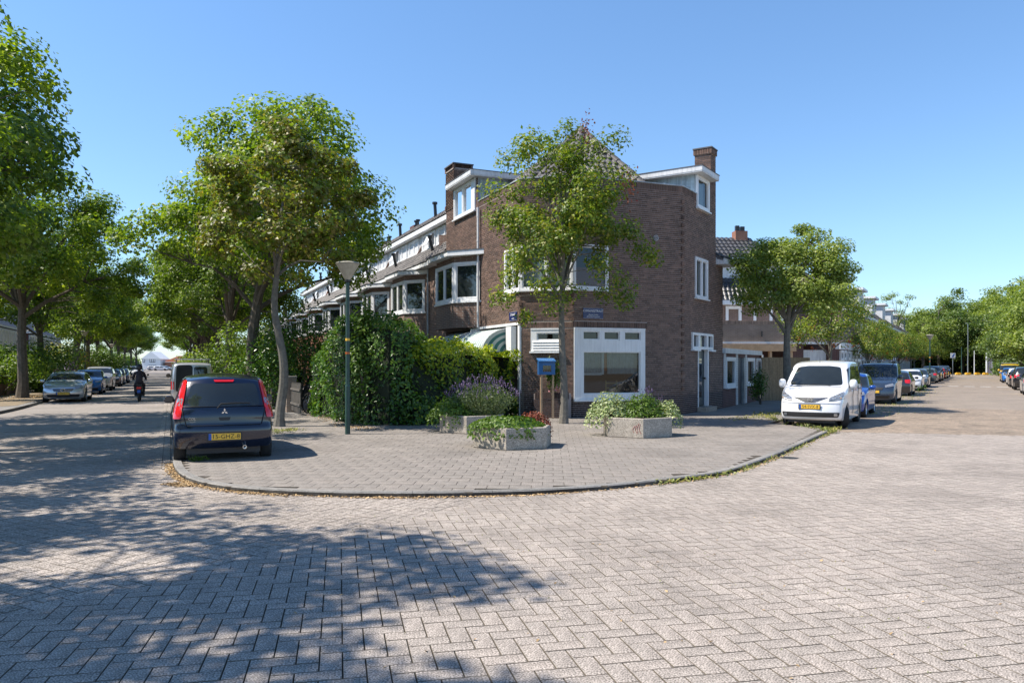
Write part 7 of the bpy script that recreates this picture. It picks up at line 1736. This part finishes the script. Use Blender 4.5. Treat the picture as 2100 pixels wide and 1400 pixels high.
def plants(t, p, items, h, label, name='plants'):
    for i, (nm, lab, cat, x, y, rx, ry, hh, n, mat, ls, fl) in enumerate(items):
        rng = np.random.default_rng(hash(nm+lab) % 999 if False else 50+i*7+int(abs(p.x)*3)); e = empty(nm, (p.x+x, p.y+y, h-.07), 0, lab, cat)
        if nm == 'lavender':
            m = MB(); P = []; NN = []; q = []
            for k in range(n):
                a = rng.uniform(0, 6.28); r_ = rng.uniform()**.6; bx, by = math.cos(a)*r_*rx*.35, math.sin(a)*r_*ry*.35; tx, ty = math.cos(a)*r_*rx, math.sin(a)*r_*ry; H_ = hh*(1-.45*r_**2)*rng.uniform(.75, 1.08)
                base = np.array([bx, by, 0]); tip = np.array([tx, ty, H_])
                for s_ in np.linspace(.15, .85, 7): P.append(base*(1-s_**1.3)+tip*s_**1.3*np.array([1, 1, 1]) + rng.normal(size=3)*.01); NN.append(rng.normal(size=3)*np.array([1, 1, .2]))
                if k % 2 == 0:
                    for s_ in (0, .02, .04, .06): q.append(tip + np.array([0, 0, s_]) + rng.normal(size=3)*.006)
            P = np.array(P); bpyobj('leaves', leaf_mesh('leaves', P, np.array(NN), rng.uniform(.07, .13, len(P)), mt['lavleaf'], rng, aspect=.22), e)
            q = np.array(q); bpyobj('flowers', leaf_mesh('flowers', q, rng.normal(size=q.shape), rng.uniform(.022, .038, len(q)), mt['lavflower'], rng, aspect=1), e)
        else:
            a = rng.uniform(0, 6.28, n); r_ = rng.uniform(size=n)**.5; z = hh*(1-r_**2.5)*rng.uniform(.35, 1.05, n)*(1+.25*np.sin(a*3)*r_) + fl
            over = r_ > .93; P = np.stack([np.cos(a)*r_*rx, np.sin(a)*r_*ry, z], 1); P[over, 2] -= rng.uniform(0, .22, over.sum()); P[:, :2] += rng.normal(size=(n, 2))*.02
            bpyobj('leaves', leaf_mesh('leaves', P, P*np.array([1, 1, 1.0]) + rng.normal(size=(n, 3))*.3 + np.array([0, 0, .25]), ls*rng.uniform(.6, 1.3, n), mt[mat], rng, aspect=.7), e)
            m = MB()
            for k in range(10): m.tube([(0, 0, 0), (rng.uniform(-.6, .6)*rx, rng.uniform(-.6, .6)*ry, hh*.6)], [.012, .004], 4)
            m.build('stalks', mt['bark'], e)
t, p = planter(1052, 922, .86, .43, R(-99), 'front hexagonal concrete planter with leafy ground cover and red sedum')
plants(t, p, [('ivy', 'bright green leafy ground cover spilling over the front concrete planter', 'plant', -.12, -.1, .82, .74, .20, 2600, 'lawn', .075, .05), ('sedum', 'patch of red sedum on the right of the front concrete planter', 'plant', .42, .25, .40, .30, .30, 1100, 'redplant', .05, .03)], .43, '')
t, p = planter(965, 889, .86, .43, R(-96), 'rear hexagonal concrete planter overgrown with tall lavender')
plants(t, p, [('lavender', 'tall purple lavender bush filling the rear concrete planter', 'plant', .28, -.05, 1.0, .8, 1.02, 620, 'lavleaf', .05, 0), ('trailing_plant', 'green trailing plant on the left rim of the rear concrete planter', 'plant', -.42, -.1, .72, .7, .50, 2000, 'lawn', .065, .0)], .43, '')
t, p = planter(1317, 898, .86, .45, R(-90), 'right hexagonal concrete planter with variegated shrubs in front of the shop window')
m = MB(); rg = random.Random(3)
for k in range(4): m.tube([(.22+k*.02, -.80+k*.012, .12+rg.uniform(0, .05)), (.26+k*.03, -.775+k*.015, .2+rg.uniform(0, .1)), (.20+k*.05, -.80+.02*k, .30)], .007, 4)
# red scribble sits on the planter's right-front face
th0 = R(-90); A_p = Vector((.86*math.cos(th0), .86*math.sin(th0))); B_p = Vector((.86*math.cos(th0-math.pi/3), .86*math.sin(th0-math.pi/3))); Fg = FR(A_p, B_p); Fg.n = Fg.n if Fg.n.y < 0 else -Fg.n
m = MB()
for (a, z0_, z1_) in ((.05, .1, .32), (.10, .34, .12), (.14, .1, .30), (.20, .28, .12)): m.tube([Fg.p(a, .002, z0_), Fg.p(a+.05, .004, (z0_+z1_)/2), Fg.p(a+.02, .002, z1_)], .006, 4)
m.build('red_scribble', M('red_spray', (.38, .12, .10), .8), t)
plants(t, p, [('variegated_shrub', 'cream and green variegated shrub on the left of the right planter', 'shrub', -.62, 0, .62, .5, .62, 2300, 'variegated', .062, .0), ('variegated_shrub', 'smaller cream-edged shrub on the right of the right planter', 'shrub', .72, 0, .36, .36, .44, 1100, 'variegated', .06, .0),
   ('green_shrub', 'yellow-green leafy plant in the middle of the right planter', 'shrub', .10, -.12, .62, .5, .58, 2300, 'lawn', .06, .0), ('lavender', 'thin purple lavender sprigs at the back of the right planter', 'plant', .25, .25, .45, .3, .70, 130, 'lavleaf', .05, 0)], .45, '')
# ---------------------------------------------------------------- street lamps, posts, signs
def lamp(p, label, group, H=4.17, z=0):
    t = empty('street_lamp', (p.x, p.y, z), 0, label, 'street lamp', group)
    m = MB(); m.tube([(0, 0, 0), (0, 0, 1.15)], .062, 14); m.tube([(0, 0, 1.15), (0, 0, 1.2)], [.062, .052], 14, cap=False); m.tube([(0, 0, 1.2), (0, 0, H-.50)], [.052, .045], 14); m.build('pole', mt['green'], t, smooth=True)
    m = MB(); m.lathe([(.0, H-.50), (.05, H-.50), (.065, H-.44), (.10, H-.40), (.25, H-.12), (.275, H-.085), (.0, H-.085)], n=32); m.build('diffuser', mt['lampglass'], t, smooth=True, ang=50)
    m = MB(); m.lathe([(0.0, H-.083), (.28, H-.083), (.29, H-.06), (.265, H-.035), (.16, H-.012), (0, H)], n=32); m.build('lamp_cap', mt['lampcap'], t, smooth=True, ang=50)
    m = MB(); m.lathe([(.046, H-.52), (.07, H-.50), (.07, H-.46), (.05, H-.44)], n=20); m.build('collar', mt['black'], t, smooth=True)
    m = MB(); m.tube([(0, 0, 2.25), (0, 0, 2.31)], .0535, 14, cap=False); m.build('yellow_label', mt['plate'], t); m = MB(); m.tube([(0, 0, 1.93), (0, 0, 1.98)], .0545, 14, cap=False); m.build('red_sticker', mt['redflower'], t)
    return t
mt['lampcap'] = M('lamp_cap_paint', (.33, .30, .23), .6, .3, 8)
gl = 'green street lamps with dish heads'
l0 = lamp(gp(713, 890), 'green street lamp with wide dish head on the corner pavement before the ivy bush', gl)
for p, lab, z in ((Vector(((430-1050)/FPX*57, 57)), 'street lamp among the right-hand trunks beyond the pale silver panel van', 0), (Vector(((174-1050)/FPX*45, 45))*1.22, 'street lamp in front of the grey trunk on the left side', 0), (Vector(((229-1050)/FPX*90, 90)), 'farther street lamp on the left side of the tree-lined street', 0),
                  (Vector(((1907-1050)/FPX*62, 62)), 'green street lamp beside the parked cars in the right-hand street', 0)):
    o = copy_tree(l0); o['label'] = lab; o.location = (p.x, p.y, z)
def pole(px, Y, h, r_, mat, label, name='pole', cat='pole', z=RZ, group=None):
    p = Vector(((px-1050)/FPX*Y, Y)); t = empty(name, (p.x, p.y, z), 0, label, cat, group); m = MB(); m.tube([(0, 0, 0), (0, 0, h*.5), (0, 0, h)], [r_, r_*.85, r_*.6], 8); m.build('shaft', mat, t, smooth=True); return t
t = pole(1985, 135, 9.2, .11, mt['rim'], 'tall silver lamp mast at the far end of the right-hand street', 'lamp_mast', 'lamp mast'); m = MB(); m.box(-.15, .15, -.5, .5, 9.1, 9.25); m.build('lamp_head', mt['rim'], t)
pole(1972, 130, 4.8, .08, mt['green'], 'slanting thin grey-green post left of the silver mast', 'post', 'post'); pole(1998, 130, 4.2, .07, mt['white'], 'thin white flagpole-like post right of the silver mast', 'post', 'post')
p = Vector(((2029-1050)/FPX*128, 128)); t = empty('advertising_column', (p.x, p.y, RZ), 0, 'tall slim white advertising column at the end of the right-hand street', 'advertising column')
m = MB(); m.box(-.55, -.35, -.1, .1, 0, 4.7); m.box(.35, .55, -.1, .1, 0, 4.7); m.box(-.55, .55, -.1, .1, 4.702, 4.9); m.build('frame', mt['white'], t); m = MB(); m.box(-.34, .34, -.08, .08, .05, 4.69); m.build('panel', M('violet_panel', (.5, .45, .6), .5, .3, 1), t)
for k, px in enumerate((1965, 1985, 2004, 2021)):
    p = Vector(((px-1050)/FPX*126, 126)); t = empty('concrete_block', (p.x, p.y, RZ), 0, ['yellow road block left of the silver mast', 'yellow road block at the foot of the silver mast', 'yellow road block right of the silver mast', 'yellow road block beside the white advertising column'][k], 'road block', 'yellow road blocks across the end of the right-hand street')
    bmm = bmesh.new(); bmesh.ops.create_cube(bmm, size=1); bmesh.ops.bevel(bmm, geom=bmm.edges[:], offset=.18, segments=2, affect='EDGES'); me = bpy.data.meshes.new('block'); bmm.to_mesh(me); bmm.free(); me.transform(Matrix.Diagonal((.9, .5, .4, 1))); me.transform(Matrix.Translation((0, 0, .25))); me.materials.append(mt['plate']); bpyobj('block', me, t)
p = Vector(((1954-1050)/FPX*110, 110)); t = empty('road_sign', (p.x, p.y, 0), 0, 'square blue and white road sign before the wood in the right-hand street', 'road sign'); m = MB(); m.tube([(0, 0, 0), (0, 0, 3.4)], .04, 6); m.build('post', mt['rim'], t)
m = MB(); m.box(-.35, .35, -.05, -.02, 2.7, 3.4); m.build('sign_face', mt['whiteink'], t); m = MB(); m.add([(-.2, -.055, 2.8), (.05, -.055, 2.8), (.28, -.055, 3.3), (.1, -.055, 3.3)], [(0,1,2,3)]); m.build('arrow', mt['plateblue'], t)
# ---------------------------------------------------------------- litter, weeds
def scatter(name, pts, n, mat, size, seed, spread, z, up=.3, tall=0):
    rng = np.random.default_rng(seed); pts = [Vector(p) for p in pts]; idx = rng.integers(0, len(pts)-1, n); f = rng.uniform(size=n)
    P = np.array([[*(pts[i].lerp(pts[i+1], t))] for i, t in zip(idx, f)]); P = np.concatenate([P[:, :2], np.zeros((n, 1))], 1); cl = .5+.5*np.sin(P[:, 0]*2.1+seed)*np.sin(P[:, 0]*.9)
    keep = rng.uniform(size=n) < .35+.65*cl; P = P[keep]; k = len(P); P[:, :2] += rng.normal(size=(k, 2))*spread; P[:, 2] = z + rng.uniform(.002, .012+tall, k)
    N_ = rng.normal(size=(k, 3))*(up if not tall else 1) + np.array([0, 0, 1 if not tall else .1]); me = leaf_mesh(name, P, N_, size*rng.uniform(.5, 1.3, k), mt[mat], rng, aspect=.5 if not tall else .25)
    return tag(bpyobj(name, me), kind='stuff')
out = offset_curve(arcs, -.05 if KS == 1 else .05)
scatter('leaf_litter', out, 3000, 'litter', .045, 1, .035, RZ); scatter('leaf_litter', out[:30], 1200, 'litter', .05, 2, .06, RZ); scatter('weeds', out[-22:], 600, 'weed', .09, 3, .05, RZ, tall=.05)
q = [gp(350, 983), gp(372, 985), gp(392, 986)]; scatter('leaf_pile', q, 700, 'litter', .05, 4, .07, RZ)
scatter('weeds', [gp(1556, 848), gp(1590, 862), gp(1700, 884), gp(1712, 880)], 900, 'weed', .10, 5, .12, -.01, tall=.07)
scatter('weeds', [gp(1500, 862), gp(1580, 852), gp(1600, 846)], 600, 'weed', .09, 6, .2, 0, tall=.05)
scatter('weeds', [gp(395, 946), gp(420, 944)], 110, 'lawn', .06, 7, .06, 0, tall=.07); scatter('weeds', [gp(556, 885), gp(610, 880), gp(560, 890)], 250, 'weed', .08, 8, .12, 0, tall=.03)
scatter('leaf_litter', [gp(630, 838), gp(690, 868), gp(760, 880)], 1200, 'litter', .06, 9, .18, 0); scatter('leaf_litter', [gp(0, 820), gp(100, 812), gp(60, 815)], 1500, 'litter', .1, 10, .8, .03)
scatter('leaf_litter', [gp(300, 1350), gp(1700, 1300), gp(1900, 1100), gp(700, 1150)], 150, 'litter', .035, 11, 1.2, RZ)
scatter('weeds', [PR(cB+2.0, 28), PR(cB+2.1, 60)], 1500, 'weed', .08, 12, .45, RZ, tall=.02); scatter('weeds', [PR(cB, 50), PR(cB+1.6, 58), PR(cB, 62)], 1500, 'lawn', .25, 13, .5, 0, tall=.35)
# moss and weeds in the joints of the foreground paving
scatter('joint_weeds', [gp(700, 1080), gp(1040, 1040), gp(1500, 1300), gp(2050, 1330), gp(1700, 1180)], 420, 'weed', .022, 14, .9, RZ-.004, tall=.006)
# ---------------------------------------------------------------- moped rider seen from behind
def skin_mesh(name, pts, edges, radii, mat, parent, sub=1, root=0):
    me = bpy.data.meshes.new(name); me.from_pydata(pts, edges, []); o = bpyobj(name, me, None)
    md = o.modifiers.new('skin', 'SKIN'); sv = me.skin_vertices[0].data
    for i, r_ in enumerate(radii): sv[i].radius = (r_, r_) if not hasattr(r_, '__len__') else r_
    for i in range(len(sv)): sv[i].use_root = (i == root)
    m2 = o.modifiers.new('sub', 'SUBSURF'); m2.levels = sub; m2.render_levels = sub
    dg = bpy.context.evaluated_depsgraph_get(); me2 = bpy.data.meshes.new_from_object(o.evaluated_get(dg)); bpy.data.objects.remove(o)
    me2.materials.clear(); me2.materials.append(mat); me2.shade_smooth(); return bpyobj(name, me2, parent)
p = gp(286, 819.5); hd = math.atan2(dL.y, dL.x) - math.pi/2       # local +y = riding direction
jk = M('dark_jacket', (.030, .022, .030), .8, .2); jn = M('dark_trousers', (.018, .020, .030), .85, .2); skn = M('skin', (.45, .28, .2), .6, .05)
t = empty('person', (p.x, p.y, RZ), hd, 'person in dark helmet and dark jacket riding a moped away down the street', 'person')
#           0 pelvis      1 waist        2 chest        3 neck base   4 neck        5 head
V = [(0,-.25,.86),(0,-.24,1.0),(0,-.14,1.22),(0,-.08,1.38),(0,-.05,1.45),(0,-.03,1.60),
     (.19,-.10,1.34),(.27,.05,1.12),(.27,.30,1.04),(-.19,-.10,1.34),(-.27,.05,1.12),(-.27,.30,1.04),
     (.11,-.22,.84),(.19,.16,.76),(.17,.10,.36),(.17,.22,.30),(-.11,-.22,.84),(-.19,.16,.76),(-.17,.10,.36),(-.17,.22,.30)]
Ed = [(0,1),(1,2),(2,3),(3,4),(4,5),(3,6),(6,7),(7,8),(3,9),(9,10),(10,11),(0,12),(12,13),(13,14),(14,15),(0,16),(16,17),(17,18),(18,19)]
Rd = [(.17,.13),(.155,.12),(.19,.13),(.13,.10),.06,.09,.075,.06,.04,.075,.06,.04,.10,.085,.06,.05,.10,.085,.06,.05]
skin_mesh('body', V, Ed, Rd, jk, t)
m = MB(); m.lathe([(0, .16), (.07, .148), (.115, .10), (.135, .03), (.135, -.05), (.12, -.11), (.10, -.12)], (0, -.03, 1.62), 16); m.build('helmet', mt['black'], t, smooth=True, ang=60)
for s in (1, -1):
    m = MB(); m.add([(s*.27-.04, .27, 1.0), (s*.27+.04, .27, 1.0), (s*.27+.04, .37, 1.0), (s*.27-.04, .37, 1.0), (s*.27-.035, .28, 1.07), (s*.27+.035, .28, 1.07), (s*.27+.035, .36, 1.07), (s*.27-.035, .36, 1.07)], [(3,2,1,0),(4,5,6,7),(0,1,5,4),(1,2,6,5),(2,3,7,6),(3,0,4,7)]); m.build('glove', mt['black'], t)
    m = MB(); m.box(s*.17-.05, s*.17+.05, .02, .28, .24, .33); m.build('shoe', mt['black'], t)
sc = empty('moped', (p.x, p.y, RZ), hd, 'dark moped with red tail light ridden away from the camera', 'moped')
for y in (-.58, .62):
    m = MB(); m.lathe([(.15, .05), (.21, .055), (.245, .03), (.25, 0), (.245, -.03), (.21, -.055), (.15, -.05)], (0, y, .25), 22, 'x'); w = m.build('wheel', mt['rubber'], sc, smooth=True)
    m = MB(); m.lathe([(0, .045), (.15, .035), (.15, -.035), (0, -.045)], (0, y, .25), 16, 'x'); m.build('rim', mt['rim'], w, smooth=True)
m = MB(); m.add([(-.13, -.75, .50), (.13, -.75, .50), (.17, -.1, .42), (-.17, -.1, .42), (-.11, -.82, .74), (.11, -.82, .74), (.15, -.05, .70), (-.15, -.05, .70)], [(3,2,1,0),(4,5,6,7),(0,1,5,4),(1,2,6,5),(2,3,7,6),(3,0,4,7)]); m.box(-.15, .15, -.1, .42, .24, .32); m.add([(-.20, .38, .28), (.20, .38, .28), (.20, .44, .28), (-.20, .44, .28), (-.15, .50, .98), (.15, .50, .98), (.15, .56, .98), (-.15, .56, .98)], [(3,2,1,0),(4,5,6,7),(0,1,5,4),(1,2,6,5),(2,3,7,6),(3,0,4,7)]); m.build('fairing', mt['black'], sc)
m = MB(); m.box(-.12, .12, -.72, .0, .745, .82); m.build('seat', mt['plastic'], sc)
m = MB(); m.box(-.10, .10, -.85, -.80, .60, .70); m.build('tail_light', mt['redlight'], sc)
m = MB(); m.box(-.07, .07, -.87, -.86, .42, .55); m.build('number_plate', mt['plateblue'], sc)
m = MB(); m.tube([(-.33, .36, 1.02), (0, .48, 1.02), (.33, .36, 1.02)], .015, 6); m.tube([(0, .48, 1.02), (0, .62, .25)], .03, 6); m.build('handlebar', mt['black'], sc)
for s in (1, -1): m = MB(); m.tube([(s*.28, .40, 1.03), (s*.34, .40, 1.22)], .006, 4); m.lathe([(0, -.01), (.05, -.01), (.05, .01), (0, .01)], (s*.36, .40, 1.26), 10, 'y'); m.build('mirror', mt['black'], sc)
# parked bicycles leaning behind the garden fence
def bicycle(p, rz, label):
    t = empty('bicycle', (p.x, p.y, 0), rz, label, 'bicycle', 'bicycles parked by the garden fence')
    for x in (-.52, .52):
        m = MB(); n = 22
        pts = [(x+.33*math.cos(2*math.pi*k/n), 0, .34+.33*math.sin(2*math.pi*k/n)) for k in range(n+1)]; m.tube(pts, .018, 5); m.build('wheel', mt['rubber'], t)
    m = MB()
    for a, b in (((-.52, .34), (-.15, .34)), ((-.15, .34), (-.28, .85)), ((-.28, .80), (.38, .86)), ((-.15, .34), (.40, .70)), ((.52, .34), (.36, 1.0)), ((-.52, .34), (-.26, .74))): m.tube([(a[0], 0, a[1]), (b[0], 0, b[1])], .016, 5)
    m.build('frame', mt['rim'], t); m = MB(); m.tube([(.30, -.28, 1.0), (.38, -.1, 1.05), (.38, .1, 1.05), (.30, .28, 1.0)], .014, 5); m.build('handlebar', mt['chrome'], t)
    m = MB(); m.add([(-.42, -.09, .90), (-.42, .09, .90), (-.18, .02, .90), (-.18, -.02, .90), (-.42, -.08, .95), (-.42, .08, .95), (-.18, .02, .93), (-.18, -.02, .93)], [(3,2,1,0),(4,5,6,7),(0,1,5,4),(1,2,6,5),(2,3,7,6),(3,0,4,7)]); m.build('saddle', mt['black'], t)
bicycle(PL(4.7, 27.2), R(70), 'bicycle with chrome handlebar behind the dark pointed pickets, nearer the ivy bush'); bicycle(PL(4.9, 29.4), R(95), 'second bicycle behind the pickets, nearer the crooked trunk')
